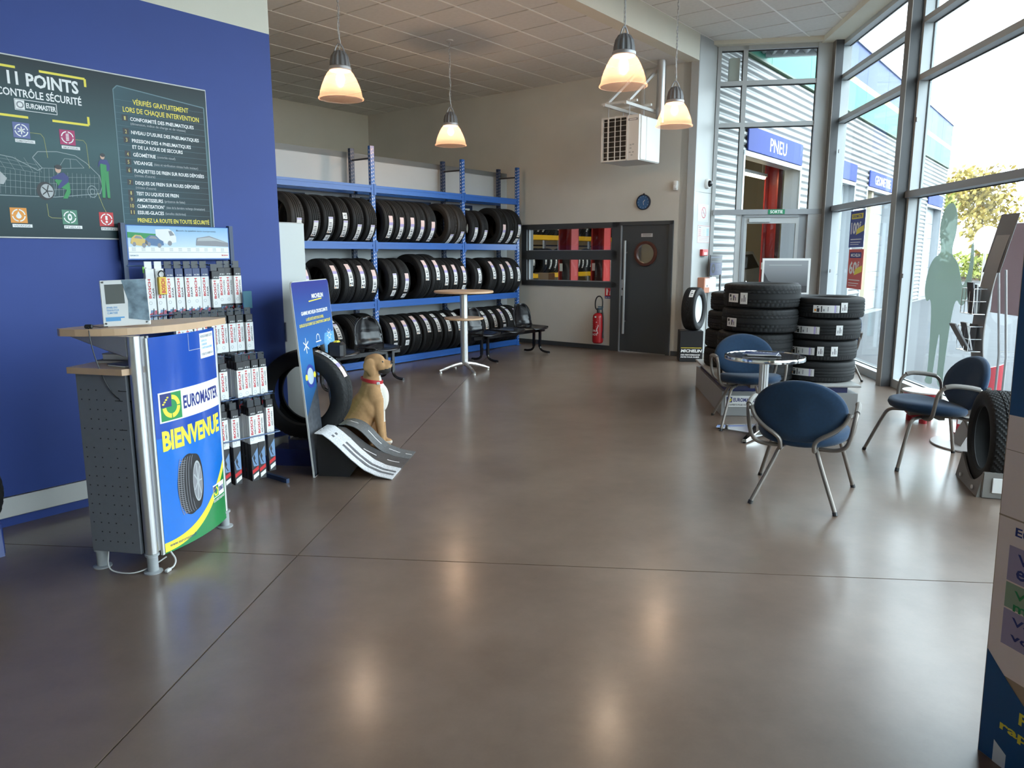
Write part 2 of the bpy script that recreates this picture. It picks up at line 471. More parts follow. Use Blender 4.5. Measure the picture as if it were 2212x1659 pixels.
for i, (a0, a1) in enumerate(((5.0, 6.35), (7.32, 8.75), (9.25, 9.75))):
    w = sempty('window_%d' % (i + 11), MF, 'dark framed office window half hidden behind tyres')
    fr = MB()
    for x0, x1, z0, z1 in ((a0, a1, 1.66, 1.71), (a0, a1, 2.33, 2.38), (a0, a0 + .05, 1.66, 2.38), (a1 - .05, a1, 1.66, 2.38)):
        fr.box(-8.45, -8.425, x0, x1, z0, z1)
    fr.build('frame', 'rack_dark', w, smooth=False)
    MB().box(-8.449, -8.44, a0 + .05, a1 - .05, 1.71, 2.33).build('blind', 'cream_paint', w, smooth=False)

# white column panels beside the entrance
col = struct('wall_column', MB().box(-5.12, BB - .004, AB, 11.44, 0, 4.80), mat('pier_white', (.44, .45, .44), .5), MF, label='white panelled pier beside the entrance')
for z0, z1 in ((0, 2.50), (2.506, 4.70)):
    MB().rbox(BB - .004, BB + .004, AB + .012, 11.42, z0, z1, .002).build('panel', 'pier_white', col, smooth=False)
MB().box(BB - .02, BB + .006, 11.42, 11.47, 0, 4.7).build('edge_strip', 'alu_white', col, smooth=False)
MB().box(-5.0, BB + .003, AB - .004, AB + .008, 0, 4.7).build('corner_bead', 'alu_white', col, smooth=False)

# ceilings with suspended tiles
def ceiling(name, poly, z, a_rng, b_rng, label):
    c = struct(name, MB().prism(poly, z + .02, z + .10), 'slab_grey', label=label)
    A0, B0 = 5.58, -7.88
    cache = {}
    for i in range(-20, 24):
        for j in range(-20, 24):
            a, b = A0 + .6 * i, B0 + .6 * j
            if a + .6 < a_rng[0] or a > a_rng[1] or b + .6 < b_rng[0] or b > b_rng[1]: continue
            g, ga = .005, .011           # wider shadow gap on the cross joints
            q = ccw([xy(mpt(a + ga, b + g)), xy(mpt(a + ga, b + .6 - g)), xy(mpt(a + .6 - ga, b + .6 - g)), xy(mpt(a + .6 - ga, b + g))])
            k = clip_convex(q, poly)
            if len(k) < 3: continue
            ar = abs(sum(k[t - 1][0] * k[t][1] - k[t][0] * k[t - 1][1] for t in range(len(k)))) / 2
            if ar < .01: continue
            if ar > .339:
                if 'full' not in cache:
                    cache['full'] = MB().box(g, .6 - g, ga, .6 - ga, 0, .015).mesh('ceiling_tile', ['tile_white'], False)
                place('tile', cache['full'], c, M=Matrix.Translation((0, 0, z)) @ MF @ Matrix.Translation((b, a, 0)))
            else:
                MB().prism(ccw(k), z, z + .015).build('tile', 'tile_white', c, smooth=False)
    # bright main runners along the building, set just under the tiles
    for j in range(-20, 24):
        b = B0 + .6 * j
        if b < b_rng[0] or b > b_rng[1]: continue
        q = ccw([xy(mpt(a_rng[0], b - .011)), xy(mpt(a_rng[0], b + .011)), xy(mpt(a_rng[1], b + .011)), xy(mpt(a_rng[1], b - .011))])
        k = clip_convex(q, poly)
        if len(k) > 2: MB().prism(ccw(k), z - .004, z + .002).build('runner', 'grid_white', c, smooth=False)
    return c
ALC_IN = ccw([xy(mpt(3.3, BB - .06)), xy(mpt(AB, BB - .06)), xy(mpt(AB, -12.05)), xy(mpt(3.3, -12.05))])
ceiling('ceiling', ALC_IN, ZL, (3.3, AB), (-12.05, BB), 'suspended white tile ceiling over the tyre rack')
ceiling('ceiling_showroom', MAIN, ZR, (1.5, 12.6), (BB, 3.2), 'higher suspended tile ceiling over the showroom')
# perimeter trims under the showroom ceiling
struct('trim_2', MB().box(-1.95, .05, -.16, .10, 4.66, 4.80), 'cream_paint', EF, label='cream ceiling trim above the entrance glazing')
struct('trim_3', MB().box(3.42, 3.72, -9, 12.05, 4.64, 4.80), 'cream_paint', WF, label='cream ceiling trim above the window wall')

# glazed front: bays of aluminium frame with four panes each
BAYS = [12.04, 9.24, 6.33, 3.42, .51, -2.40]
N0, N1, NG = 3.70, 3.84, 3.815
for k in range(len(BAYS) - 1):
    w1, w0 = BAYS[k], BAYS[k + 1]
    win = sempty('window_%d' % (k + 1), WF, 'full height glazing bay of the showroom front')
    MB().box(N0, N1, w1 - .035 if k else w1 - .06, w1, .10, 4.66).build('mullion', 'alu_white', win, smooth=False)
    MB().box(N0, N1, w0, w0 + .045, .10, 4.66).build('mullion', 'alu_white', win, smooth=False)
    MB().box(N0, N1 + .02, w0, w1, 0, .10).build('sill', 'alu_white', win, smooth=False)
    MB().box(N0, N1, w0, w1, 4.58, 4.68).build('head', 'alu_white', win, smooth=False)
    b = MB().box(N0 - .03, N1, w0, w1, 2.215, 2.29); b.build('transom', 'alu_grey', win, smooth=False)
    for z0, z1 in ((3.495, 3.56), (4.105, 4.165)):
        MB().box(N0, N1, w0, w1, z0, z1).build('transom', 'alu_white', win, smooth=False)
    for z0, z1 in ((.10, 2.215), (2.29, 3.495), (3.56, 4.105), (4.165, 4.58)):
        MB().box(NG, NG + .006, w0 + .04, w1 - .03, z0, z1).build('pane', 'glass', win, smooth=False)
        s = MB()
        for y0, y1, q0, q1 in ((w0 + .045, w0 + .055, z0, z1), (w1 - .045, w1 - .035, z0, z1), (w0, w1, z0, z0 + .010), (w0, w1, z1 - .010, z1)):
            s.box(NG - .012, NG - .001, y0, y1, q0, q1)
        s.build('gasket', 'black_seal', win, smooth=False)
struct('wall_right', MB().box(3.70, 3.9, -14, -2.40, 0, 4.8), 'cream_paint', WF)
for k, w in enumerate((11.88, 9.25, 6.34, 3.43, .52)):
    c = struct('trim_%d' % (k + 10), MB().box(3.582, 3.69, w, w + .012, 0, 4.66).box(3.582, 3.69, w + .123, w + .135, 0, 4.66).box(3.630, 3.642, w + .012, w + .123, 0, 4.66),
               'column_dark', WF, label='dark grey steel column inside the window wall')
    MB().box(3.575, 3.582, w - .002, w + .137, 0, 4.64).build('flange', 'tube_taupe', c, smooth=False)
    for z in (1.30, 3.05):
        MB().box(3.700, 3.712, w - .07, w - .035, z, z + .05).build('bracket', 'grey_metal', c, smooth=False)

# entrance wall
ew = sempty('window_7', EF, 'glazed entrance wall beside the exit door')
D0, D1, DG = -.04, .05, .03
def ebox(name, x0, x1, z0, z1, m='alu_white', y0=D0, y1=D1): return MB().box(x0, x1, y0, y1, z0, z1).build(name, m, ew, smooth=False)
ebox('jamb', -1.75, -1.695, 0, 4.68); ebox('mullion', -1.375, -1.310, 2.25, 4.68); ebox('pier', -.31, -.02, 0, 4.68, 'alu_white', -.06, .06)
ebox('pier_reveal', -.04, .02, 0, 4.68, 'alu_grey', -.02, .10)
ebox('head', -1.70, -.31, 4.60, 4.70)
for z0, z1 in ((4.095, 4.158), (3.49, 3.553)):
    ebox('transom', -1.70, -1.375, z0, z1); ebox('transom', -1.31, -.31, z0, z1)
ebox('door_beam', -1.72, -.08, 2.18, 2.258, 'alu_grey', -.07, .05)
ebox('post', -1.365, -1.283, 0, 2.18)
for x0, x1 in ((-1.695, -1.375), (-1.31, -.31)):
    for z0, z1 in ((2.258, 3.49), (3.553, 4.095), (4.158, 4.60)):
        MB().box(x0, x1, DG, DG + .006, z0, z1).build('pane', 'glass', ew, smooth=False)
        MB().box(x0, x1, DG - .012, DG - .001, z1 - .014, z1).box(x1 - .012, x1, DG - .012, DG - .001, z0, z1).build('gasket', 'black_seal', ew, smooth=False)
MB().box(-1.695, -1.365, DG, DG + .006, .06, 2.18).build('pane', 'glass', ew, smooth=False)
ebox('sill', -1.70, -1.28, 0, .06)
d1 = sempty('door_1', EF, 'glazed aluminium exit door under the green exit sign')
fr = MB().box(-1.283, -1.245, -.05, .06, 0, 2.18).box(-.47, -.31, -.01, .06, 0, 2.18).box(-1.283, -.44, -.05, .06, 2.14, 2.18)
fr.build('door_frame', 'alu_grey', d1, smooth=False)
lf = MB().box(-1.245, -1.200, -.03, .03, .02, 2.14).box(-.475, -.430, -.03, .03, .02, 2.14).box(-1.2, -.475, -.03, .03, 2.045, 2.14).box(-1.2, -.475, -.03, .03, .02, .12)
lf.build('door_leaf', 'alu_white', d1, smooth=False)
MB().box(-1.2, -.475, 0, .006, .12, 2.045).build('pane', 'glass_door', d1, smooth=False)
MB().rbox(-1.18, -.86, -.065, -.03, 2.062, 2.125, .006).build('door_closer', 'alu_white', d1, smooth=False)
MB().tube([(-1.17, -.03, 1.15), (-1.17, -.08, 1.12), (-1.17, -.08, .95), (-1.17, -.03, .92)], .012, smooth=2).build('door_handle', 'steel', d1)
es = thing('exit_sign', 'small green exit sign with white letters above the glazed door', 'sign', M=EF @ frame((-.90, -.072, 2.183), (1, 0, 0), (0, 0, 1)))
MB().rbox(0, .245, 0, .072, 0, .004, .001).build('sign_plate', mat('exit_green', (.01, .22, .10), .4), es, smooth=False)
MB().text('SORTIE', .03, .215, .014, .058, .0047, bold=.02).build('lettering', 'ink_white', es, smooth=False)

# alarm siren box hung outside the first entrance pane
sr = thing('alarm_siren', 'white wall siren with red base behind the top entrance pane', 'siren', M=EF @ Matrix.Translation((-1.575, .07, 4.10)))
MB().rbox(0, .17, 0, .10, .08, .42, .02, seg=2).build('housing', 'heater_white', sr)
MB().rbox(.02, .15, .01, .09, .02, .09, .008).build('red_base', 'call_red', sr)
MB().cyl((.15, .05, .36), (.22, .05, .38), .012).build('bracket', 'grey_metal', sr)

# ------------------------------------------------------------------ workshop building beyond
def corrugated(a0, a1, z0, z1, pitch=.13, depth=.042, b=-4.93):
    prof = []
    n = int((z1 - z0) / pitch + .999)
    for i in range(n + 1):
        for t, d in ((0, 0), (.10, .10), (.22, .5), (.34, .9), (.44, 1.), (.56, 1.), (.66, .9), (.78, .5), (.90, .10)):
            z = z0 + (i + t) * pitch
            if z <= z1: prof.append((b + d * depth, z))
    prof.append((prof[-1][0], z1))
    mb = MB(); vs = []; fs = []
    for x, z in prof: vs += [(x, a0, z), (x, a1, z)]
    for i in range(len(prof) - 1): fs.append((2 * i, 2 * i + 1, 2 * i + 3, 2 * i + 2))
    return mb.add(vs, fs)
BAYSTART = [12.66, 16.93, 21.2, 25.46, 29.72]; BW = 3.02; DH = 3.25
fac = sempty('wall_facade', MF, 'workshop facade of ribbed metal cladding seen outside')
prev = 11.46
for s in BAYSTART + [33.5]:
    corrugated(prev, min(s, 33.5), 0, 4.80).build('cladding_sheet', 'cladding', fac, smooth=False); prev = s + BW
for s in BAYSTART:
    corrugated(s, s + BW, DH, 4.80).build('cladding_sheet', 'cladding', fac, smooth=False)
    f = MB().box(-5.2, -4.89, s - .05, s, 0, DH + .05).box(-5.2, -4.89, s + BW, s + BW + .05, 0, DH + .05).box(-5.2, -4.89, s - .05, s + BW + .05, DH, DH + .05)
    f.build('bay_frame', 'alu_grey', fac, smooth=False)
    MB().box(-4.89, -4.875, s - .05, s + .02, 0, DH + .05).box(-4.89, -4.875, s + BW - .02, s + BW + .05, 0, DH + .05).box(-4.89, -4.875, s - .05, s + BW + .05, DH - .03, DH + .05).build('bay_trim', 'alu_white', fac, smooth=False)
MB().box(-5.2, -4.94, 11.46, 12.60, 0, 4.8).build('backing', 'slab_grey', fac, smooth=False)
for i, s in enumerate(BAYSTART + [33.5]):
    a0 = (BAYSTART[i - 1] + BW + .05) if i else 12.55
    if a0 < min(s, 33.5) - .06: MB().box(-5.2, -4.94, a0, min(s, 33.5) - .05, 0, 4.8).build('backing', 'slab_grey', fac, smooth=False)
MB().box(-5.2, -4.94, 12.5, 33.5, DH + .05, 4.8).build('backing', 'slab_grey', fac, smooth=False)
for i, a0 in enumerate([11.46 + 2.2 * t for t in range(10)]):
    a1 = a0 + 2.2 - .012
    for z0, z1, m in ((4.83, 5.46, 'fascia_green'), (5.46, 5.60, 'ink_yellow'), (5.60, 6.35, 'fascia_blue')):
        MB().box(-4.99, -4.86, a0, a1, z0, z1).build('fascia_panel', m, fac, smooth=False)
MB().box(-5.0, -4.84, 11.46, 33.5, 4.80, 4.83).build('drip_edge', mat('drip_green', (.03, .10, .03), .5), fac, smooth=False)
MB().box(-5.05, -4.82, 11.46, 33.5, 6.35, 6.42).build('coping', 'alu_white', fac, smooth=False)
# closed sectional doors in the further bays
for i, s in enumerate(BAYSTART[1:]):
    d = sempty('door_%d' % (i + 5), MF, 'grey sectional bay door in the workshop facade')
    for j in range(6):
        MB().rbox(-5.18, -5.14, s + .01, s + BW - .01, .54 * j + .004, .54 * j + .536, .008).build('door_panel', 'ink_lightgrey', d, smooth=False)
# workshop shell
ws = sempty('wall_workshop', MF, 'workshop interior behind the back wall')
MB().box(-13.2, -13.0, AB + .15, 34, 0, 4.8).build('side_wall', 'dark_metal', ws, smooth=False)
for j in range(14):
    MB().rbox(-13.0, -12.96, AB + .15, 22, .05 + .3 * j, .312 + .3 * j, .012).build('wall_board', 'workshop_wall', ws, smooth=False)
MB().box(-13.2, -4.95, 22, 22.2, 0, 4.8).build('end_wall', 'workshop_wall', ws, smooth=False)
MB().box(-13.2, -4.95, AB, 34, 4.8, 5.0).build('workshop_roof', 'panel_grey', ws, smooth=False)
struct('floor_workshop', MB().box(-13.2, -4.90, AB + .0, 34, -.05, -.001), mat('workshop_floor', (.22, .21, .20), .6), MF)
for i, (a, b) in enumerate(((15.35, -5.75), (14.2, -9.0), (16.5, -7.2), (12.4, -10.6), (18.5, -9.0))):
    t = thing('tube_light', ['tube light hung just inside the open workshop bay', 'tube light above the red vehicle lift', 'tube light further inside the workshop',
              'tube light above the yellow workshop shelves', 'tube light at the far end of the workshop'][i], 'light', M=MF @ Matrix.Translation((b, a, 3.15 if i == 0 else 4.05)), group='workshop tube lights')
    MB().box(-.06, .06, -.75, .75, .03, .09).build('housing', 'heater_white', t, smooth=False)
    MB().cyl((0, -.72, .01), (0, .72, .01), .028, n=10).build('tube', 'tube_lamp', t)
    for y in (-.6, .6): MB().cyl((0, y, .09), (0, y, .75 if i else 1.65), .006, n=6).build('hanger', 'grey_metal', t)

# canopy over the entrance and the overhang along the glass
cp = sempty('trim_20', EF, 'ribbed metal canopy soffit outside the entrance')
mb = MB(); vs = []; fs = []; n = 0
x = -3.2
while x < .35:
    for dx, dz in ((0, 0), (.05, .055), (.09, .055), (.14, 0), (.18, 0)):
        vs += [(x + dx, .12, 4.93 + dz), (x + dx, 1.75, 4.93 + dz)]; n += 1
    x += .18
for i in range(n - 1): fs.append((2 * i, 2 * i + 2, 2 * i + 3, 2 * i + 1))
mb.add(vs, fs).build('ribbed_sheet', 'cladding', cp, smooth=False)
MB().box(-3.2, .35, .10, 1.8, 5.0, 5.12).build('deck', 'alu_white', cp, smooth=False)
MB().box(-3.2, .35, 1.72, 1.80, 4.90, 5.10).build('edge_flashing', 'alu_white', cp, smooth=False)
struct('trim_21', MB().box(3.86, 4.35, -9, 12.3, 4.98, 5.14), 'cream_paint', WF, label='cream roof overhang outside the window wall')
struct('trim_22', MB().prism(MAIN, 4.84, 5.0), 'slab_grey')
struct('trim_23', MB().prism(ALC_IN, 4.84, 5.0), 'slab_grey')

# forecourt and greenery
out = MB().box(-90, 140, -60, 160, -.12, -.04)
struct('floor_forecourt', out, 'asphalt', label='grey asphalt forecourt outside the showroom')
g = thing('grass_verge', 'sunlit grass verge along the road beyond the forecourt', 'grass')
MB().prism([(10, 52), (70, 44), (75, 58), (12, 66)], -.05, -.02).build('lawn', 'grass', g, smooth=False)
hd = MB(); rr = random.Random(3)
def leaves(mb, c, r, n, s, rnd, m=0):
    for _ in range(n):
        while True:
            p = Vector((rnd.uniform(-1, 1), rnd.uniform(-1, 1), rnd.uniform(-1, 1)))
            if .25 < p.length < 1: break
        p = Vector((c[0] + p.x * r[0], c[1] + p.y * r[1], c[2] + p.z * r[2]))
        d = Vector((rnd.gauss(0, 1), rnd.gauss(0, 1), rnd.gauss(0, 1))).normalized(); e = d.orthogonal().normalized(); f = d.cross(e)
        k = s * rnd.uniform(.6, 1.3)
        mb.add([p - e * k, p + f * k * .5, p + e * k, p - f * k * .5], [(0, 1, 2, 3)], m)
for i, (x, y, h, w, lm, lb) in enumerate(((26.5, 50, 6.3, 2.7, 'leaf_a', 'bushy yellow green tree beside the window silhouette'), (32.0, 52, 7.4, 3.6, 'leaf_b', 'taller autumn tinted tree behind the leaflet stand'),
                                       (36.5, 50, 6.8, 3.2, 'leaf_a', 'green tree at the right edge beyond the window'))):
    t = thing('tree', lb, 'tree', (x, y, 0), 0, 'trees beyond the forecourt')
    MB().tube([(0, 0, -.019), (.1, 0, h * .4), (0, .1, h * .8)], .16, rs=[.2, .15, .06]).build('trunk', 'bark', t)
    mb = MB(); rnd = random.Random(i)
    for _ in range(9):
        c = (rnd.uniform(-.6, .6) * w * .7, rnd.uniform(-.6, .6) * w * .7, h * rnd.uniform(.38, .85))
        leaves(mb, c, (w * .5, w * .5, h * .2), 260, .22, rnd)
    tag(mb.build('crown', lm, t, smooth=False), kind='stuff')
for i, (x, y, w, lb) in enumerate(((24, 44, 4.2, 'low hedge left of the round road sign'), (31, 46, 4.8, 'low hedge right of the round road sign'))):
    t = thing('hedge', lb, 'hedge', (x, y, 0), 0, 'hedges along the verge'); mb = MB(); rnd = random.Random(40 + i)
    for k in range(7): leaves(mb, ((k - 3) * w / 4, rnd.uniform(-.3, .3), .9), (.9, .6, .9), 150, .16, rnd)
    tag(mb.build('foliage', 'leaf_a', t, smooth=False), kind='stuff')
    MB().box(-w * .7, w * .7, -.05, .05, 0, .3).build('stems', 'bark', t, smooth=False)
rs = thing('road_sign', 'white round road sign on a post outside', 'sign', (19.1, 30.5, 0), 0)
MB().cyl((0, 0, -.05), (0, 0, 1.75), .05).build('post', 'grey_metal', rs)
MB().cyl((0, -.05, 2.15), (0, -.08, 2.15), .55, n=28).build('disc', 'ink_white', rs)
lp = thing('lamp_post', 'tall white pole outside behind the leaflet stand', 'pole', (28.5, 42, 0), 0)
MB().cyl((0, 0, -.05), (0, 0, 8), .22, r2=.12).build('mast', 'ink_white', lp)
MB().box(-.6, .1, -.1, .1, 7.9, 8.05).build('lamp_head', 'grey_metal', lp, smooth=False)
# ================================================================== pendant lamps
def pendant(label, x, y, zc):
    zb = 3.016
    t = thing('pendant_lamp', label, 'lamp', (x, y, zb), random.uniform(0, 1), 'industrial glass pendant lamps')
    prof = [(.200, .0), (.212, .004), (.212, .014), (.199, .022), (.190, .07), (.172, .125), (.146, .185), (.118, .235), (.094, .262)]
    sh = MB(); vs = []; fs = []; n = 72
    for r, z in prof:
        for i in range(n):
            q = r * (1 + (.012 if i % 2 and r < .199 else 0)); vs.append((q * math.cos(2 * PI * i / n), q * math.sin(2 * PI * i / n), z))
    for j in range(len(prof) - 1): fs += [(j * n + i, j * n + (i + 1) % n, (j + 1) * n + (i + 1) % n, (j + 1) * n + i) for i in range(n)]
    sh.add(vs, fs).build('glass_shade', 'shade', t, ang=1.2)
    MB().lathe([(.099, .255), (.104, .262), (.104, .285), (.098, .292)], 36).build('collar', 'grey_metal', t)
    cp = MB(); vs = []; fs = []; n = 48
    for r, z in ((.096, .29), (.094, .33), (.082, .385), (.055, .425), (.02, .44)):
        for i in range(n):
            q = r * (1 if i % 4 < 2 else .90); vs.append((q * math.cos(2 * PI * i / n), q * math.sin(2 * PI * i / n), z))
    for j in range(4): fs += [(j * n + i, j * n + (i + 1) % n, (j + 1) * n + (i + 1) % n, (j + 1) * n + i) for i in range(n)]
    fs.append(tuple(4 * n + i for i in range(n)))
    cp.add(vs, fs).build('finned_cap', mat('cap_grey', (.17, .17, .175), .5, metal=.3), t, ang=.3)
    MB().tube([(-.05, 0, .42), (-.03, 0, .47), (-.012, 0, .495), (.012, 0, .495), (.03, 0, .47), (.05, 0, .42)], .007).build('hook', 'grey_metal', t)
    ch = MB(); z = .50; k = 0; top = zc - zb
    while z < top - .02:
        w = .010
        pts = [(w * math.cos(q), 0, z + .021 + (.014 if math.sin(q) > 0 else -.014) + w * math.sin(q)) for q in [2 * PI * i / 8 for i in range(8)]]
        if k % 2: pts = [(0, p[0], p[2]) for p in pts]
        ch.tube(pts, .0022, n=4, closed=True); z += .036; k += 1
    tag(ch.build('chain', 'grey_metal', t), kind='stuff')
    cpts = [(.012 * math.sin(q * 1.7), .010 * math.cos(q * 1.3), .44 + (top - .44) * q / 12) for q in range(13)]
    MB().tube(cpts, .004, n=5).build('cable', 'white_paint', t)
    MB().lathe([(.001, top), (.05, top), (.05, top - .012), (.001, top - .03)], 20).build('ceiling_rose', 'white_paint', t)
    MB().lathe([(.0, .135), (.028, .145), (.042, .175), (.036, .215), (.02, .24), (.018, .27)], 16).build('light_bulb', 'bulb', t)
    ld = bpy.data.lights.new('lamp_light', 'POINT'); ld.energy = 13; ld.color = (1.0, .80, .60); ld.shadow_soft_size = .05
    lo = bpy.data.objects.new('lamp_light', ld); COL.objects.link(lo); lo.parent = t; lo.location = (0, 0, .10)
pendant('pendant lamp nearest the blue wall', -1.617, 7.403, ZL)
pendant('pendant lamp with long cable above the tall round table', -.825, 10.447, ZL)
pendant('nearest and clearest pendant lamp, left of the wall heater', .974, 6.869, ZR)
pendant('pendant lamp overlapping the wall heater', 1.862, 8.932, ZR)

# ================================================================== back wall joinery
WX = lambda b, z, d=0: MF @ frame((b, AB - d, z), (1, 0, 0), (0, 0, 1))     # local x right, y up, z into the room
WL = lambda b, z, d=0: frame((b, AB - d, z), (1, 0, 0), (0, 0, 1))          # the same inside a parent that already sits in the building frame
iw = sempty('window_8', MF, 'dark framed interior window looking into the workshop')
def wf_(name, b0, b1, z0, z1, m='anthracite', y0=-.03, y1=.17): MB().box(b0, b1, AB + y0, AB + y1, z0, z1).build(name, m, iw, smooth=False)
wf_('frame_rail', -8.09, -6.16, 1.04, 1.125); wf_('frame_rail', -8.09, -6.16, 1.485, 1.635); wf_('frame_rail', -8.09, -6.16, 2.0, 2.085)
wf_('frame_stile', -8.09, -7.985, 1.04, 2.085); wf_('frame_stile', -6.265, -6.16, 0, 2.085)
for z0, z1 in ((1.125, 1.485), (1.635, 2.0)):
    MB().box(-7.985, -6.265, AB + .06, AB + .066, z0, z1).build('pane', 'glass', iw, smooth=False)
    MB().box(-7.985, -7.965, AB + .02, AB + .06, z0, z1).box(-7.985, -6.265, AB + .02, AB + .06, z0, z0 + .012).build('glazing_bead', 'alu_grey', iw, smooth=False)
d2 = sempty('door_2', MF, 'dark grey door with round porthole in the back wall')
MB().box(-6.16, -6.10, AB - .03, AB + .15, 0, 2.085).box(-5.25, -5.19, AB - .03, AB + .15, 0, 2.085).box(-6.16, -5.19, AB - .03, AB + .15, 2.03, 2.085).build('door_frame', 'anthracite', d2, smooth=False)
MB().box(-6.10, -6.085, AB - .03, AB - .005, 0, 2.03).build('door_stop', 'alu_grey', d2, smooth=False)
dl = MB(); pc = (-5.655, 1.585); pr = .165
n = 32
ring_i = [(pc[0] + pr * math.cos(2 * PI * i / n), pc[1] + pr * math.sin(2 * PI * i / n)) for i in range(n)]
x0, x1, z0, z1 = -6.085, -5.252, .012, 2.028
def edge_pt(q):
    c, s = math.cos(q), math.sin(q); ts = []
    if abs(c) > 1e-6: ts.append(((x1 if c > 0 else x0) - pc[0]) / c)
    if abs(s) > 1e-6: ts.append(((z1 if s > 0 else z0) - pc[1]) / s)
    t = min(q2 for q2 in ts if q2 > 0); return (pc[0] + c * t, pc[1] + s * t)
angs = sorted([2 * PI * i / n for i in range(n)] + [math.atan2(b - pc[1], a - pc[0]) % (2 * PI) for a in (x0, x1) for b in (z0, z1)])
vs = []; fs = []
for q in angs:
    o_ = edge_pt(q); i_ = (pc[0] + pr * math.cos(q), pc[1] + pr * math.sin(q))
    vs += [(i_[0], AB + .0, i_[1]), (o_[0], AB + .0, o_[1]), (i_[0], AB + .04, i_[1]), (o_[0], AB + .04, o_[1])]
k = len(angs)
for i in range(k):
    a, b = 4 * i, 4 * ((i + 1) % k)
    fs += [(a, b, b + 1, a + 1), (a + 2, a + 3, b + 3, b + 2), (a, a + 2, b + 2, b)]
dl.add(vs, fs).build('door_leaf', 'anthracite', d2, smooth=False)
pm = MB(); prof = [(.150, -.03), (.150, .03), (.165, .034), (.193, .030), (.197, .018), (.197, -.0)]
pm.lathe(prof, 40, closed=True).build('porthole_ring', mat('mahogany', (.075, .022, .013), .35), d2, M=WL(pc[0], pc[1], 0))
MB().disc(0, 0, .152, z=.0, n=32).build('porthole_pane', 'glass_door', d2, M=WL(pc[0], pc[1], -.01))
MB().rbox(-.10, .10, -.028, .028, 0, .003, .001).build('door_plate', 'brushed', d2, M=WL(-5.645, 1.87, .001), smooth=False)
MB().line([(-.075, .010), (.075, .010)], .010, .0035).line([(-.07, -.005), (.07, -.005)], .004, .0035).line([(-.07, -.014), (.05, -.014)], .004, .0035).build('plate_lettering', 'ink_grey', d2, M=WL(-5.645, 1.87, .001), smooth=False)
hd = MB().cyl((0, .0, .30), (0, .0, 1.79), .020, n=16)
hd.build('pull_bar', 'oil_grey', d2, M=Matrix.Translation((-5.99, AB - .075, 0)))
for z in (.50, 1.60): MB().cyl((0, -.075, z), (0, 0, z), .012, n=10).build('bar_bracket', 'brushed', d2, M=Matrix.Translation((-5.99, AB, 0)))
MB().rbox(-.022, .022, -.13, .13, 0, .006, .002).disc(0, -.02, .012, .02, z=.0065, m=1).build('lock_plate', ['brushed', 'black_seal'], d2, M=WL(-6.058, 1.04, 0), smooth=False)

# clock, motion sensor, extinguisher and its sign
ck = thing('wall_clock', 'round blue wall clock above the grey door', 'clock', M=WX(-5.715, 2.378, .002))
MB().lathe([(.001, 0), (.118, 0), (.118, .032), (.108, .036), (.104, .022), (.001, .022)], 40).build('case', mat('clock_case', (.006, .014, .035), .35), ck)
MB().disc(0, 0, .104, z=.0235, n=36).build('dial', mat('clock_blue', (.016, .11, .28), .4), ck, smooth=False)
tk = MB()
for i in range(12):
    q = 2 * PI * i / 12; tk.line([(.080 * math.cos(q), .080 * math.sin(q)), (.097 * math.cos(q), .097 * math.sin(q))], .006, .0245)
tag(tk.build('hour_marks', mat('clock_marks', (.35, .5, .6), .5), ck, smooth=False), kind='stuff')
MB().line([(0, 0), (.030, .034)], .007, .026).line([(0, 0), (.012, -.045)], .005, .0262).build('hands', 'label_white', ck, smooth=False)
MB().rbox(-.012, .012, .112, .135, 0, .015, .003).build('hanger', 'black_seal', ck, smooth=False)
ps = thing('motion_sensor', 'white motion sensor high on the back wall right of the clock', 'sensor', M=WX(-5.175, 2.60, 0))
MB().rbox(-.035, .035, -.07, .07, 0, .05, .012, seg=2).build('housing', 'heater_white', ps)
MB().rbox(-.026, .026, -.045, .005, .045, .058, .006).build('lens', 'label_white', ps)
sg = thing('extinguisher_sign', 'red fire extinguisher pictogram sign on the back wall', 'sign', M=WX(-6.385, .855, .001))
MB().rbox(0, .145, 0, .182, 0, .003, .001).build('sign_plate', 'ink_red', sg, smooth=False)
MB().rbox(.028, .052, .055, .135, .003, .0036, .002).disc(.04, .145, .012, .018, z=.0036).line([(.045, .15), (.062, .13), (.060, .10)], .006, .0036).rect(.005, .14, .170, .176, .0036)\
    .line([(.088, .06), (.10, .09), (.092, .11), (.112, .125), (.105, .15)], .012, .0036).line([(.10, .06), (.115, .08), (.118, .11)], .009, .0036).build('pictogram', 'ink_white', sg, smooth=False)
MB().rect(0, .145, 0, .042, .0034).build('caption_band', 'ink_navy', sg, smooth=False)
MB().text('EAU', .012, .05, .012, .028, .0042).text('PULV', .06, .10, .012, .028, .0042).build('lettering', 'ink_white', sg, smooth=False)
fe = thing('fire_extinguisher', 'red fire extinguisher hung on the back wall beside the door', 'extinguisher', M=MF @ Matrix.Translation((-6.445, AB - .105, .115)))
MB().lathe([(.001, .0), (.07, .002), (.088, .02), (.09, .05), (.09, .42), (.082, .465), (.055, .495), (.03, .505), (.001, .505)], 28).build('cylinder', 'ext_red', fe)
lab = MB()
for z in (.38, .345, .315, .285, .255): lab.line([(-.06, z), (.05 if z > .3 else .02, z)], .010)
lab.text('EAU', -.05, .03, .20, .232).line([(.02, .36), (.055, .30), (.03, .24), (.05, .17)], .012).text('HOT', -.055, .045, .135, .17).rect(-.012, .02, .43, .455)
def wrap(r):
    def T(v):
        q = v.x / r; return Vector((r * math.sin(q), -r * math.cos(q), v.y))
    return T
l2 = MB(); l2.T = wrap(.0908); l2.add(lab.v, lab.f); tag(l2.build('printed_label', 'label_white', fe, smooth=False), kind='stuff')
MB().lathe([(.022, .5), (.024, .54), (.016, .56), (.016, .585), (.001, .585)], 14).build('valve', 'black_plastic', fe)
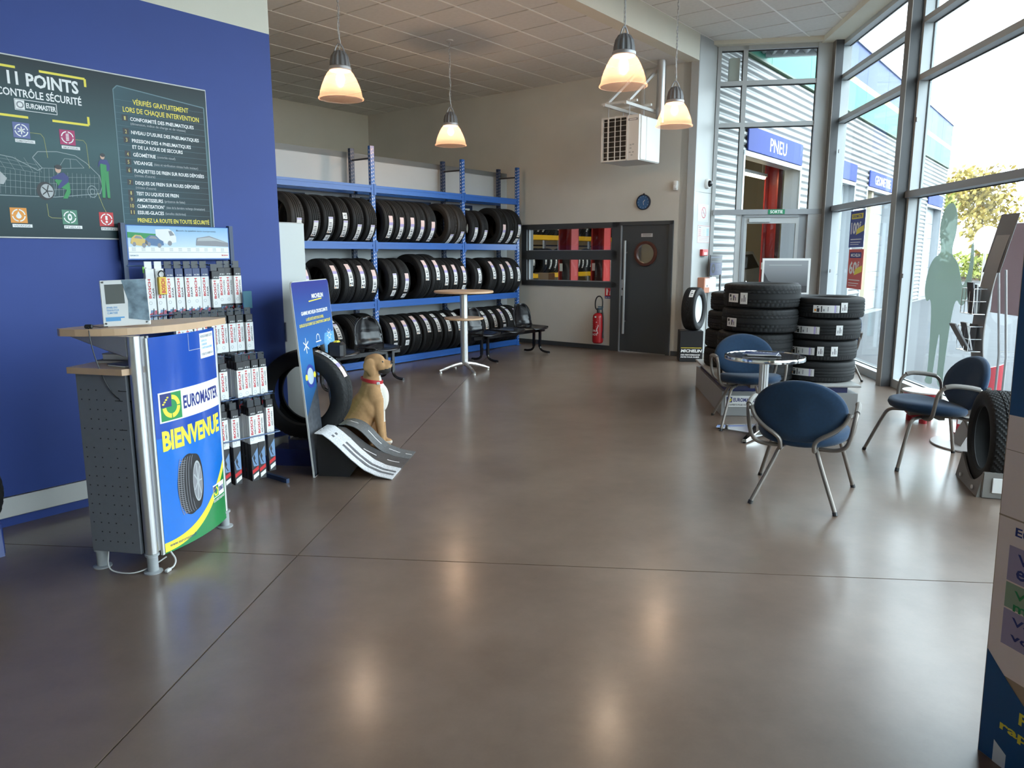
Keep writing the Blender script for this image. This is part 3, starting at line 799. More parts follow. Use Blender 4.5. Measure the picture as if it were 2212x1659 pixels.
MB().rbox(-.02, .085, -.014, .014, .56, .585, .006).rbox(-.005, .095, -.012, .012, .595, .612, .005).build('lever', mat('lever_blue', (.02, .09, .17), .4), fe)
MB().tube([(-.02, 0, .555), (-.055, 0, .58), (-.06, 0, .69), (-.03, 0, .765), (.02, 0, .785), (.07, 0, .755), (.085, 0, .68), (.075, .0, .56), (.095, 0, .45), (.10, 0, .32), (.10, 0, .16), (.095, 0, .09)], .011, smooth=2).build('hose', 'black_plastic', fe)
MB().cyl((.095, 0, .2), (.095, 0, .09), .013, r2=.018).build('nozzle', 'black_plastic', fe)
MB().box(-.03, .03, .088, .104, .38, .50).build('wall_bracket', 'black_plastic', fe, smooth=False)

# ================================================================== hanging heater
ht = thing('unit_heater', 'white hanging air heater with louvred grille near the ceiling', 'heater', M=MF @ Matrix.Translation((-5.83, 9.60, 2.88)))
MB().rbox(0, .60, .03, .64, 0, .61, .01).box(.41, .60, .0, .03, 0, .61).build('casing', 'heater_white', ht, smooth=False)
MB().box(.025, .405, .028, .034, .02, .59).build('grille_recess', 'black_seal', ht, smooth=False)
MB().box(0, .025, -.01, .04, 0, .61).box(.405, .43, -.01, .04, 0, .61).box(0, .43, -.01, .04, 0, .02).box(0, .43, -.01, .04, .59, .61).build('grille_frame', 'heater_white', ht, smooth=False)
for j in range(8):
    z = .055 + j * .070
    MB().add([(.02, -.008, z), (.41, -.008, z), (.41, .026, z + .010), (.02, .026, z + .010), (.02, -.008, z + .004), (.41, -.008, z + .004), (.41, .026, z + .014), (.02, .026, z + .014)],
             [(0, 3, 2, 1), (4, 5, 6, 7), (0, 1, 5, 4), (1, 2, 6, 5), (2, 3, 7, 6), (3, 0, 4, 7)]).build('louvre', 'heater_white', ht, smooth=False)
for x in (.105, .22, .31): MB().box(x, x + (.02 if x < .2 else .010), -.014, -.004, .0, .61).build('grille_bar', 'heater_white', ht, smooth=False)
MB().rect(.43, .58, .535, .565, 0).build('name_plate', 'ink_grey', ht, M=frame((0, -.001, 0), (1, 0, 0), (0, 0, 1)), smooth=False)
MB().line([(.45, .55), (.56, .55)], .012, .001).build('plate_lettering', 'ink_white', ht, M=frame((0, -.001, 0), (1, 0, 0), (0, 0, 1)), smooth=False)
mk = MB()
for x, z in ((.46, .20), (.50, .205), (.46, .155), (.45, .10), (.50, .10), (.48, .06)): mk.rect(x, x + .03, z, z + .018)
tag(mk.build('warning_marks', 'ink_lightgrey', ht, M=frame((0, -.001, 0), (1, 0, 0), (0, 0, 1)), smooth=False), kind='stuff')
for y0, y1 in ((.05, .20), (.21, .62)): MB().rbox(.60, .612, y0, y1, .01, .60, .004).build('side_panel', 'heater_white', ht, smooth=False)
for x, y in ((.06, .08), (.40, .08), (.06, .5), (.40, .5)): MB().cyl((x, y, .6), (x, y, .80), .006, n=6).build('hanger_rod', 'grey_metal', ht)
fr = MB()
for x in (.06, .40): fr.box(x - .02, x + .02, -.05, 1.1, .76, .80)
for y in (.08, .5): fr.box(-.05, .52, y - .018, y + .018, .80, .83)
fr.build('support_frame', 'heater_white', ht, smooth=False)
for x in (.06, .40):
    MB().add([(x - .02, .05, .80), (x + .02, .05, .80), (x + .02, 1.10, 1.50), (x - .02, 1.10, 1.50), (x - .02, .05, .84), (x + .02, .05, .84), (x + .02, 1.06, 1.52), (x - .02, 1.06, 1.52)],
             [(0, 3, 2, 1), (4, 5, 6, 7), (0, 1, 5, 4), (1, 2, 6, 5), (2, 3, 7, 6), (3, 0, 4, 7)]).build('brace', 'heater_white', ht, smooth=False)
    MB().box(x - .02, x + .02, 1.08, 1.115, .70, 1.55).build('wall_rail', 'heater_white', ht, smooth=False)
MB().cyl((.51, .80, .60), (.51, .80, 1.49), .062, n=20).build('flue_pipe', 'brushed', ht)
MB().cyl((.51, .63, .55), (.51, .80, .66), .055, n=18).build('flue_elbow', 'brushed', ht)
# ================================================================== tyres
def tyre_mesh(name, R, w, rin, kind, matn='rubber', n=150):
    """axis along local x, tread faces outwards; grooves and blocks are cut into the surface"""
    hw = w * .41
    cols = []                                  # (x, groove depth, rib index)
    if kind == 'rib': grooves = [-.52, -.18, .18, .52]; gw = .055
    elif kind == 'suv': grooves = [-.60, -.30, .30, .60]; gw = .05
    else: grooves = [-.30, .0, .30]; gw = .03
    xs = [-1.0]
    rib = 0
    def addspan(a, b, rib):
        k = 5 if kind == 'vee' else 3
        for i in range(k + 1): cols.append((a + (b - a) * i / k, 0, rib))
    last = -1.0
    for g in grooves:
        addspan(last, g - gw, rib); cols.append((g - gw * .8, .008, -1)); cols.append((g + gw * .8, .008, -1)); last = g + gw; rib += 1
    addspan(last, 1.0, rib)
    prof_l = [(-w * .36, rin), (-w * .44, rin + .012), (-w * .49, rin + (R - rin) * .35), (-w * .50, rin + (R - rin) * .55), (-w * .47, R - .030), (-w * .445, R - .014)]
    prof_r = [(-x, r) for x, r in reversed(prof_l)]
    inner = [(w * .33, rin + .008), (w * .45, rin + (R - rin) * .45), (w * .40, R - .03), (-w * .40, R - .03), (-w * .45, rin + (R - rin) * .45), (-w * .33, rin + .008)]
    vs = []
    def ringv(fn):
        for i in range(n):
            x, r = fn(i); q = 2 * PI * i / n; vs.append((x, r * math.cos(q), r * math.sin(q)))
    for x, r in prof_l: ringv(lambda i: (x, r))
    for x, d, rb in cols:
        def fn(i, x=x, d=d, rb=rb):
            r = R - .006 * abs(x) ** 3 - d
            if rb >= 0:
                if kind == 'vee': ph = (i / n * 50 + abs(x) * 2.6) % 1; cut = .006 if ph < .34 else 0
                elif kind == 'suv': ph = (i / n * 50 + x * .6 + rb * .37) % 1; cut = .005 if ph < .34 and rb in (0, 1, 3, 4) else 0
                else: ph = (i / n * 75 + x * .5 + rb * .5) % 1; cut = .004 if ph < .3 and rb in (0, 4) else (.0015 if ph < .3 else 0)
                r -= cut
            return (x * hw, r)
        ringv(fn)
    for x, r in prof_r: ringv(lambda i: (x, r))
    for x, r in inner: ringv(lambda i: (x, r))
    k = len(vs) // n; fs = []
    for j in range(k):
        j2 = (j + 1) % k
        for i in range(n): fs.append((j * n + i, j2 * n + i, j2 * n + (i + 1) % n, j * n + (i + 1) % n))
    return MB().add(vs, fs).mesh(name, [matn], True, .5)
TY = {'rib': (tyre_mesh('tyre_ribbed', .318, .205, .205, 'rib'), .318, .205), 'vee': (tyre_mesh('tyre_all_season', .318, .205, .205, 'vee'), .318, .205),
      'ribb': (tyre_mesh('tyre_dusty', .322, .215, .21, 'rib', 'rubber_brown'), .322, .215), 'small': (tyre_mesh('tyre_small', .290, .185, .18, 'vee'), .290, .185),
      'big': (tyre_mesh('tyre_large', .345, .225, .225, 'rib'), .345, .225), 'bigv': (tyre_mesh('tyre_large_v', .332, .225, .215, 'vee'), .332, .225)}
_LB = {}
def tag_mesh(R, w, L, cells, name='paper_tag'):
    """strip of label bent around the tread; cells = (t0, t1, s0, s1, material index)"""
    key = (round(R, 3), w, L, tuple(cells))
    if key in _LB: return _LB[key]
    mb = MB(); q = L / R; ns = 8
    def patch(t0, t1, s0, s1, m, h):
        vs = []; fs = []
        for i in range(ns + 1):
            t = -q / 2 + q * (t0 + (t1 - t0) * i / ns)
            for s in (s0, s1): vs.append((-w / 2 + w * s, (R + h) * math.cos(t), (R + h) * math.sin(t)))
        for i in range(ns): fs.append((2 * i, 2 * i + 1, 2 * i + 3, 2 * i + 2))
        mb.add(vs, fs, m)
    patch(0, 1, 0, 1, 0, .0015)
    for c in cells: patch(*c, .0021)
    _LB[key] = mb.mesh(name, ['label_white', 'label_pink', 'label_lilac', 'ink_black', 'ink_grey', 'ink_orange'], True, 1.)
    return _LB[key]
C_PINK = [(.72, 1, 0, 1, 1), (.60, .72, 0, 1, 2), (.06, .16, .15, .35, 3), (.08, .14, .5, .85, 3), (.22, .30, .2, .6, 4), (.36, .40, .2, .8, 3), (.44, .47, .2, .8, 4), (.02, .05, .6, .9, 5)]
C_WHITE = [(.90, .97, 0, 1, 2), (.06, .20, .15, .40, 3), (.10, .16, .5, .85, 3), (.25, .32, .2, .7, 4), (.40, .44, .2, .85, 3), (.50, .54, .2, .7, 4), (.62, .66, .3, .8, 3), (.03, .07, .6, .9, 5)]
C_SMALL = [(.2, .35, .2, .5, 4), (.5, .6, .2, .8, 3), (.7, .8, .2, .6, 4)]
def add_tag(t, R, w, L, cells, ang, x=0., name='paper_tag'):
    o = place(name, tag_mesh(R, w, L, cells), t); o.rotation_euler = (ang, 0, 0); o.location = (x, 0, 0)
    return o

# ================================================================== tyre rack
RB0, RB1 = -7.92, -8.36
LEV = [.012, .83, 1.645, 2.405]
rk = thing('tyre_rack', 'long blue steel tyre rack with three bays against the partition', 'rack', M=MF)
UP = [5.22, 7.10, 8.955, 10.36]
for a in UP:
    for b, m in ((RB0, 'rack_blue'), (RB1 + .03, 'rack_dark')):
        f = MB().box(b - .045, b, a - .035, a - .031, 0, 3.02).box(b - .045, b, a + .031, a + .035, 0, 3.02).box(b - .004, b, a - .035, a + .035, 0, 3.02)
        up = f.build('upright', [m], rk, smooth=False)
        h = MB(); z = .06
        while z < 3.0:
            for dx in (-.015, .015): h.box(b - .001, b + .0008, a + dx - .006, a + dx + .006, z + (.012 if dx > 0 else 0), z + .02 + (.012 if dx > 0 else 0))
            z += .05
        for zz in range(59): h.box(b - .030, b - .015, a - .0356, a - .034, .05 + zz * .05, .07 + zz * .05)
        tag(h.build('slot_holes', ['label_white' if b > -8.1 else 'ink_grey'], up, smooth=False), kind='stuff')
        MB().box(b - .06, b + .02, a - .05, a + .05, 0, .006).build('foot_plate', m, rk, smooth=False)
    for z in (.3, 2.86): MB().cyl((RB1, a, z), (RB0 - .02, a, z + .0), .012, n=8).build('cross_tie', 'dark_metal', rk)
    for z in (.45, 1.27, 2.05): MB().cyl((RB1 + .02, a + .02, z + .28), (RB0 - .03, a + .02, z - .1), .010, n=6).build('diagonal_tie', 'rack_dark', rk)
for i in range(3):
    a0, a1 = UP[i] + .035, UP[i + 1] - .035
    for z in LEV:
        for b in (RB0 + .004, RB1 + .07):
            bm_ = MB().box(b - .045, b, a0, a1, z, z + .095).box(b, b + .006, a0, a1, z + .062, z + .095).box(b, b + .006, a0, a1, z, z + .030)
            bm_.build('beam', 'rack_blue', rk, smooth=False)
        for a in (a0 - .03, a1 - .01):
            MB().box(RB0 + .004, RB0 + .012, a, a + .04, z - .03, z + .115).build('beam_connector', 'rack_blue', rk, smooth=False)
RZT = -(PI / 2 + AM)
def rack_tyre(level, a_right, kind, label, ang, tagkind='pink', lean=0., extra=None):
    me, R, w = TY[kind]
    # the tyre sits in the gap between the front and rear beams
    gap = (RB0 - .045) - (RB1 + .07); zc = LEV[level] + .095 + math.sqrt(R * R - (gap / 2 - .01) ** 2)
    bc = (RB0 - .041 + RB1 + .07) / 2 + .012
    o = place('tyre', me); o.location = mpt(a_right - w / 2, bc, zc); o.rotation_euler = (random.uniform(-.2, .2) * 0, lean, RZT)
    tag(o, label, 'tyre', 'tyres on the blue rack')
    if tagkind == 'pink': add_tag(o, R, .070, .32, C_PINK, ang, x=-.01)
    elif tagkind == 'white': add_tag(o, R, .070, .24, C_WHITE, ang, x=-.01)
    elif tagkind == 'two': add_tag(o, R, .070, .21, C_WHITE, ang, x=-.01); add_tag(o, R, .070, .10, C_SMALL, ang - .58, x=-.012)
    elif tagkind == 'up': add_tag(o, R, .070, .23, C_WHITE, ang, x=-.01); add_tag(o, R, .07, .08, C_SMALL, ang + .55, x=-.004)
    elif tagkind == 'pinktwo': add_tag(o, R, .070, .27, C_PINK, ang, x=-.01); add_tag(o, R, .07, .08, C_SMALL, ang - .66, x=-.014)
    return o
T1 = [(5.87, 'ribb', -.35, 'two'), (6.12, 'rib', -.42, 'two'), (6.35, 'rib', -.25, 'two'), (6.59, 'rib', -.40, 'up'), (6.83, 'rib', -.55, 'white'), (7.06, 'rib', -.55, 'white'),
      (7.39, 'rib', -.25, 'pink'), (7.61, 'rib', -.30, 'pink'), (7.81, 'vee', -.28, 'pink'), (8.01, 'vee', -.38, 'pink'), (8.23, 'vee', -.42, 'pink'), (8.68, 'ribb', -.85, 'white'), (8.90, 'ribb', -.70, 'white'),
      (9.23, 'small', -.40, 'white'), (9.47, 'small', -.52, 'white'), (9.94, 'rib', -.38, 'pink'), (10.13, 'rib', -.55, 'white'), (10.33, 'rib', -.18, 'two')]
T2 = [(5.94, 'vee', .1, 'pink'), (6.40, 'vee', .28, 'pink'), (6.65, 'vee', .35, 'pink'), (6.88, 'vee', .25, 'pink'), (7.06, 'vee', .02, 'pink'), (7.44, 'vee', .0, 'two'), (7.67, 'vee', -.10, 'pinktwo'),
      (8.07, 'big', .35, 'pink'), (8.31, 'big', .35, 'pink'), (8.53, 'rib', .2, 'pink'), (8.75, 'rib', .22, 'pink'), (8.92, 'rib', .2, 'pinktwo'), (9.29, 'rib', .1, 'white'), (9.66, 'vee', .42, 'pink'), (9.90, 'vee', .2, 'pink'), (10.12, 'vee', .40, 'pink'), (10.32, 'vee', .12, 'white')]
T3 = [(6.43, 'bigv', .55, 'up'), (6.77, 'big', .35, None), (7.05, 'big', .60, 'pink'), (7.42, 'rib', .35, 'pinktwo'), (7.65, 'rib', .42, 'pinktwo'), (7.88, 'rib', .60, 'pink'), (8.11, 'rib', .62, 'pink'), (8.33, 'rib', .45, 'up'), (8.56, 'rib', .42, 'up'), (8.80, 'rib', .40, 'up'),
      (9.20, 'vee', .3, None), (9.46, 'vee', .30, 'up'), (9.69, 'vee', .35, 'up'), (9.92, 'vee', .62, 'pinktwo'), (10.14, 'vee', .62, 'up'), (10.33, 'vee', .6, 'white')]
for row, lv, nm in ((T1, 2, 'top'), (T2, 1, 'middle'), (T3, 0, 'bottom')):
    lim = 99.
    fixed = []
    for a, k, ang, tk in reversed(row):                 # neighbours touch but never overlap
        a = min(a, lim); lim = a - TY[k][2] - .001; fixed.append((a, k, ang, tk))
    for i, (a, k, ang, tk) in enumerate(reversed(fixed)):
        lb = '%s tyre from the left on the %s tyre shelf of the blue rack' % (ORD[i], nm)
        rack_tyre(lv, a, k, lb, ang, tk)

# ================================================================== waiting benches in front of the rack
def seat_pan(parent, a, back=True):
    p = MB(); n = 10
    vs = []; fs = []
    for j in range(n + 1):
        v = -1 + 2 * j / n
        for i in range(n + 1):
            u_ = -1 + 2 * i / n
            # squircle outline
            x = u_ * math.sqrt(1 - v * v * .22); y = v * math.sqrt(1 - u_ * u_ * .22)
            z = .030 * (y * y) + (.018 if x > .85 else 0) * -1 + .012 * (x - .2) ** 2
            vs.append((x * .225, a + y * .225, .415 + z))
    for j in range(n):
        for i in range(n): fs.append((j * (n + 1) + i, j * (n + 1) + i + 1, (j + 1) * (n + 1) + i + 1, (j + 1) * (n + 1) + i))
    p.add(vs, fs)
    o = p.build('seat_pan', 'gloss_black', parent, ang=2.)
    sm = o.modifiers.new('thick', 'SOLIDIFY'); sm.thickness = .010
    MB().tube([(.20, a - .17, .415), (.228, a - .10, .410), (.235, a, .408), (.228, a + .10, .410), (.20, a + .17, .415)], .010, smooth=1).build('front_roll', 'gloss_black', parent)
    if not back: return
    b = MB(); vs = []; fs = []; H = 12
    for j in range(H + 1):
        v = j / H
        hwid = .225 * (1 - .04 * v) * (1 if v < .45 else math.sqrt(max(0.02, 1 - ((v - .45) / .58) ** 2.4)))
        for i in range(n + 1):
            u_ = -1 + 2 * i / n
            x = -.205 - .05 * v + .055 * u_ * u_ - (.012 if .1 < v < .45 and j % 2 else 0) - .03 * math.sin(v * PI) * (1 - u_ * u_)
            vs.append((x, a + u_ * hwid, .445 + .345 * v))
    for j in range(H):
        for i in range(n): fs.append((j * (n + 1) + i, j * (n + 1) + i + 1, (j + 1) * (n + 1) + i + 1, (j + 1) * (n + 1) + i))
    o = b.add(vs, fs).build('backrest', 'gloss_black', parent, ang=2.)
    sm = o.modifiers.new('thick', 'SOLIDIFY'); sm.thickness = .008
    for s in (-1, 1):
        MB().tube([(.19, a + s * .20, .432), (-.10, a + s * .215, .43), (-.155, a + s * .225, .445), (-.175, a + s * .228, .50), (-.18, a + s * .222, .60), (-.205, a + s * .19, .70), (-.245, a + s * .10, .785)], .009, smooth=2).build('side_rail', 'gloss_black', parent)
def bench_leg(parent, a):
    MB().box(-.075, -.045, a - .02, a + .02, .10, .37).box(.045, .075, a - .02, a + .02, .10, .37).build('leg', 'gloss_black', parent, smooth=False)
    for s in (-1, 1):
        MB().tube([(s * .045, a, .20), (s * .055, a, .10), (s * .09, a, .045), (s * .16, a, .025), (s * .25, a, .022)], .018, smooth=2).build('foot', 'gloss_black', parent)
        MB().cyl((s * .235, a, 0), (s * .235, a, .02), .014, n=10).build('glide', 'grey_metal', parent)
bn = thing('waiting_bench', 'black metal waiting bench behind the dog figure', 'bench', M=MF @ Matrix.Translation((-7.00, 0, 0)))
MB().box(-.03, .03, 5.25, 6.62, .335, .385).build('beam', 'gloss_black', bn, smooth=False)
seat_pan(bn, 6.28); seat_pan(bn, 5.62, False)
bench_leg(bn, 6.46); bench_leg(bn, 5.35)
bn = thing('waiting_bench', 'black metal waiting bench right of the tall round table', 'bench', M=MF @ Matrix.Translation((-7.06, 0, 0)))
MB().box(-.03, .03, 8.15, 9.92, .335, .385).build('beam', 'gloss_black', bn, smooth=False)
seat_pan(bn, 8.36); seat_pan(bn, 8.97, False); seat_pan(bn, 9.58)
bench_leg(bn, 8.42); bench_leg(bn, 9.74)

# ================================================================== tall round table
tt = thing('standing_table', 'tall round beech table with lower shelf and steel column', 'table', (-.645, 10.0, 0), .35)
MB().lathe([(.001, 1.065), (.385, 1.065), (.397, 1.072), (.397, 1.090), (.390, 1.096), (.001, 1.096)], 56).build('table_top', 'beech', tt)
MB().lathe([(.056, .712), (.255, .712), (.264, .718), (.264, .732), (.258, .738), (.056, .738)], 48).build('shelf', 'beech', tt)
MB().cyl((0, 0, .10), (0, 0, 1.065), .052, n=28).build('column', 'brushed', tt)
MB().cyl((0, 0, 1.05), (0, 0, 1.066), .13, n=24).build('top_plate', 'dark_metal', tt)
for i in range(4):
    q = PI / 2 * i + .1; c, s = math.cos(q), math.sin(q)
    MB().tube([(.03 * c, .03 * s, .115), (.12 * c, .12 * s, .105), (.25 * c, .25 * s, .07), (.36 * c, .36 * s, .032)], .02, rs=[.030, .027, .022, .018], smooth=2).build('base_leg', 'brushed', tt)
    MB().cyl((.345 * c, .345 * s, 0), (.345 * c, .345 * s, .025), .018, n=12).build('glide', 'white_paint', tt)
# ================================================================== big safety-check poster on the blue wall
BX = lambda a, z, d=0: MF @ frame((BB + d, a, z), (0, 1, 0), (0, 0, 1))      # x along the wall to the right, y up, z into the room
def ramp_mat(name, c0, c1, axis=0, lo=0., hi=1., rough=.4, third=None):
    if name in MATS: return name
    m = bpy.data.materials.new(name); m.use_nodes = True; nt = m.node_tree; bs = nt.nodes['Principled BSDF']
    tc = nt.nodes.new('ShaderNodeTexCoord'); sp = nt.nodes.new('ShaderNodeSeparateXYZ'); mr = nt.nodes.new('ShaderNodeMapRange'); cr = nt.nodes.new('ShaderNodeValToRGB')
    nt.links.new(tc.outputs['Object'], sp.inputs[0]); nt.links.new(sp.outputs[axis], mr.inputs[0]); mr.inputs['From Min'].default_value = lo; mr.inputs['From Max'].default_value = hi
    nt.links.new(mr.outputs[0], cr.inputs[0]); cr.color_ramp.elements[0].color = (*lin(c0), 1); cr.color_ramp.elements[1].color = (*lin(c1), 1)
    if third: e = cr.color_ramp.elements.new(third[0]); e.color = (*lin(third[1]), 1)
    nt.links.new(cr.outputs[0], bs.inputs['Base Color']); bs.inputs['Roughness'].default_value = rough; bs.inputs['Specular IOR Level'].default_value = .2
    MATS[name] = m
    return name
ramp_mat('poster_print', (.012, .030, .036), (.010, .018, .022), 1, 0, 1, .35, (.55, (.045, .105, .115)))
ramp_mat('poster_panel', (.035, .085, .105), (.012, .022, .027), 0, 1.28, 1.88, .35)
po = thing('wall_poster', 'large dark safety check poster with wireframe car on the blue wall', 'poster', M=BX(1.0, 1.662, .0))
MB().rbox(0, 1.90, 0, 1.0, 0, .010, .002).build('board', 'white_paint', po, smooth=False)
MB().rect(.006, 1.894, .008, .992, .0108).build('printed_face', 'poster_print', po, smooth=False)
Z = .0114
pn = MB().poly([(1.285, .03, Z), (1.875, .03, Z), (1.875, .88, Z), (1.31, .93, Z), (1.285, .905, Z)])
pn.build('list_panel', 'poster_panel', po, smooth=False)
gl = MB()
for (q0, q1) in (((1.285, .03), (1.285, .905)), ((1.285, .905), (1.31, .93)), ((1.31, .93), (1.875, .88)), ((1.875, .88), (1.875, .03))): gl.line([q0, q1], .006, Z + .0004)
for i in range(22):
    y = .05 + i * .038; gl.line([(1.29, y), (1.87, y)], .0012, Z + .0003)
tag(gl.build('panel_outline', mat('ink_teal', (.075, .16, .19), .4), po, smooth=False), kind='stuff')
w = MB()
w.text('11 POINTS', .715, 1.085, .845, .912, Z, bold=.03).text('CONTRÔLE SÉCURITÉ', .655, 1.095, .780, .820, Z, bold=.02)
w.line([(.738, .708), (.955, .708)], .003, Z).line([(.738, .766), (.955, .766)], .003, Z).line([(.739, .708), (.739, .766)], .003, Z).line([(.954, .708), (.954, .766)], .003, Z)
w.rect(.742, .788, .712, .762, Z).text('EUROMASTER', .795, .950, .724, .750, Z, bold=.03)
tag(w.build('title_lettering', 'ink_white', po, smooth=False), kind='stuff')
MB().ring(.765, .737, .012, .019, Z + .0004).build('title_emblem', 'ink_grey', po, smooth=False)
y = MB()
for pts in (((.62, .89), (.62, .935), (.76, .935)), ((.88, .935), (1.125, .935), (1.125, .89)), ((.62, .72), (.62, .672), (.80, .672)), ((.925, .672), (1.125, .672), (1.125, .72))):
    y.line(list(pts), .013, Z)
tag(y.build('yellow_brackets', 'ink_yellow', po, smooth=False), kind='stuff')
y = MB().text('VÉRIFIÉS GRATUITEMENT', 1.40, 1.765, .832, .862, Z + .0005, bold=.012).text('LORS DE CHAQUE INTERVENTION', 1.335, 1.835, .782, .812, Z + .0005, bold=.012).text('PRENEZ LA ROUTE EN TOUTE SÉCURITÉ', 1.37, 1.86, .112, .138, Z + .0005, bold=.012)
tag(y.build('yellow_lettering', 'ink_yellow', po, smooth=False), kind='stuff')
LIST = [(.735, 'CONFORMITÉ DES PNEUMATIQUES', .42, '(dimension, indice de charge et de vitesse)', .36), (.655, "NIVEAU D'USURE DES PNEUMATIQUES", .45, None, 0), (.605, 'PRESSION DES 4 PNEUMATIQUES', .39, None, 0),
        (.567, 'ET DE LA ROUE DE SECOURS', .33, None, 0), (.520, 'GÉOMÉTRIE', .145, '(contrôle visuel)', -.12), (.472, 'VIDANGE', .12, '(date et vérification niveau huile moteur)', -.30), (.422, 'PLAQUETTES DE FREIN SUR ROUES DÉPOSÉES', .47, "(niveau d'usure)", .13),
        (.348, 'DISQUES DE FREIN SUR ROUES DÉPOSÉES', .43, "(niveau d'usure)", .13), (.283, 'TEST DU LIQUIDE DE FREIN', .28, None, 0), (.243, 'AMORTISSEURS', .17, '(présence de fuite)', -.14), (.204, 'CLIMATISATION*', .18, '(date de la dernière recharge climatisation)', -.27), (.165, 'ESSUIE-GLACES', .17, '(lamelles déchirées)', -.14)]
tx = MB(); sm = MB(); nb = MB(); nt_ = MB(); k = 0
for i, (yy, t, wd, sub, sw) in enumerate(LIST):
    yy += -.002
    tx.text(t, 1.375, 1.375 + wd, yy, yy + .021, Z + .0005, bold=.02)
    if sub and sw > 0: sm.text(sub, 1.375, 1.375 + sw, yy - .030, yy - .010, Z + .0005, bold=0)
    elif sub: sm.text(sub, 1.385 + wd, 1.385 + wd - sw, yy - .002, yy + .018, Z + .0005, bold=0)
    if i != 3:
        k += 1; nb.rect(1.325, 1.360, yy - .006, yy + .030, Z + .0004); nt_.text(str(k), 1.337 if k < 10 else 1.331, 1.348 if k < 10 else 1.354, yy, yy + .022, Z + .0009, bold=.02)
tag(tx.build('list_lettering', 'ink_white', po, smooth=False), kind='stuff'); tag(sm.build('small_lettering', 'ink_lightgrey', po, smooth=False), kind='stuff')
tag(nb.build('number_boxes', 'ink_black', po, smooth=False), kind='stuff'); tag(nt_.build('list_numbers', mat('ink_gold', (.55, .46, .14), .5), po, smooth=False), kind='stuff')
def icon(x, y, m, cap, glyph, s=.085):
    MB().rbox(x, x + s, y, y + s, 0, .001, .0004).build('icon', m, po, M=Matrix.Translation((0, 0, Z - .0006)), smooth=False)
    g = MB(); cx, cy = x + s / 2, y + s / 2
    for q in range(4): g.ring(cx, cy, s * .34, s * .41, Z + .0008, n=6, a0=q * PI / 2 + .12, a1=(q + 1) * PI / 2 - .12)
    if glyph == 'snow':
        for q in range(3): c, n_ = math.cos(q * PI / 3 + .5), math.sin(q * PI / 3 + .5); g.line([(cx - c * s * .25, cy - n_ * s * .25), (cx + c * s * .25, cy + n_ * s * .25)], .006, Z + .0008)
    elif glyph == 'bang': g.line([(cx, cy + s * .25), (cx, cy - s * .05)], .013, Z + .0008).disc(cx, cy - s * .18, .007, z=Z + .0008)
    elif glyph == 'tyre': g.ring(cx, cy, s * .10, s * .24, Z + .0008, e=.6)
    elif glyph == 'drop': g.disc(cx, cy - s * .05, s * .16, z=Z + .0008).poly([(cx - s * .12, cy + .003, Z + .0008), (cx + s * .12, cy + .003, Z + .0008), (cx, cy + s * .27, Z + .0008)])
    else:
        for q in range(5): g.line([(cx - s * .1, cy - s * .2 + q * s * .1), (cx + s * .1, cy - s * .17 + q * s * .1)], .005, Z + .0008)
    g.rect(x + .006, x + s + .022, y - .024, y - .006, Z + .0004)
    tag(g.build('icon_glyph', 'ink_white', po, smooth=False), kind='stuff')
    tag(MB().text(cap, x + .012, x + s + .012, y - .021, y - .010, Z + .0009, bold=.01).build('icon_caption', 'ink_grey', po, smooth=False), kind='stuff')
icon(.715, .555, mat('icon_blue', (.03, .05, .25), .35), 'CLIMATISATION', 'snow'); icon(.955, .545, 'ink_magenta', 'AMORTISSEURS', 'coil')
icon(.655, .085, 'ink_orange', 'VIDANGE', 'drop'); icon(.925, .085, mat('icon_green', (.01, .16, .08), .35), 'PNEUS', 'tyre'); icon(1.135, .080, 'ink_red', 'FREINS', 'bang')
wi = MB()                                                         # wireframe car
body = [(.40, .30), (.42, .42), (.52, .47), (.70, .445), (.82, .385), (.845, .40), (.80, .455), (.83, .49), (.93, .50), (1.03, .487), (1.09, .45), (1.13, .41), (1.16, .38), (1.17, .32), (1.155, .275), (1.08, .265), (.90, .24), (.62, .235), (.48, .235), (.40, .26), (.40, .30)]
wi.line(body, .004, Z)
for f in (.30, .335, .37): wi.line([(.42, f - .01), (.85, f - .02), (1.15, f)], .0016, Z)
for i in range(30):
    x = .42 + i * .025; wi.line([(x, .245), (x + .01, .375 if x < .8 else (.40 if x < .93 else .385))], .0014, Z)
wi.line([(.93, .405), (.97, .465), (1.035, .465), (1.075, .42), (.93, .405)], .0025, Z).line([(1.0, .41), (1.0, .466)], .0025, Z).line([(.845, .40), (.93, .405), (.90, .25)], .0025, Z)
for i in range(9): wi.line([(.44 + i * .045, .45), (.48 + i * .045, .375)], .0014, Z)
for f in (.385, .41, .43): wi.line([(.42, f), (.62, f + .008), (.82, f - .015)], .0014, Z)
wi.ring(1.11, .285, .032, .036, Z, e=.8).ring(1.11, .285, .014, .018, Z, e=.8)
tag(wi.build('wireframe_car', mat('ink_wire', (.24, .30, .31), .4), po, smooth=False), kind='stuff')
eng = MB().poly([(.42, .385, Z), (.62, .375, Z), (.66, .33, Z), (.64, .295, Z), (.50, .30, Z), (.42, .32, Z)]); eng.build('engine_print', 'ink_lightgrey', po, smooth=False)
wh = MB().disc(.850, .272, .047, .052, z=Z + .0003, m=0).disc(.858, .272, .034, .040, z=Z + .0006, m=1)
for q in range(5): wh.line([(.858, .272), (.858 + .03 * math.cos(q * 1.257), .272 + .036 * math.sin(q * 1.257))], .006, Z + .0009, m=0)
wh.build('wheel_print', ['ink_black', 'ink_lightgrey'], po, smooth=False)
me_ = MB()
Zm = Z + .0010
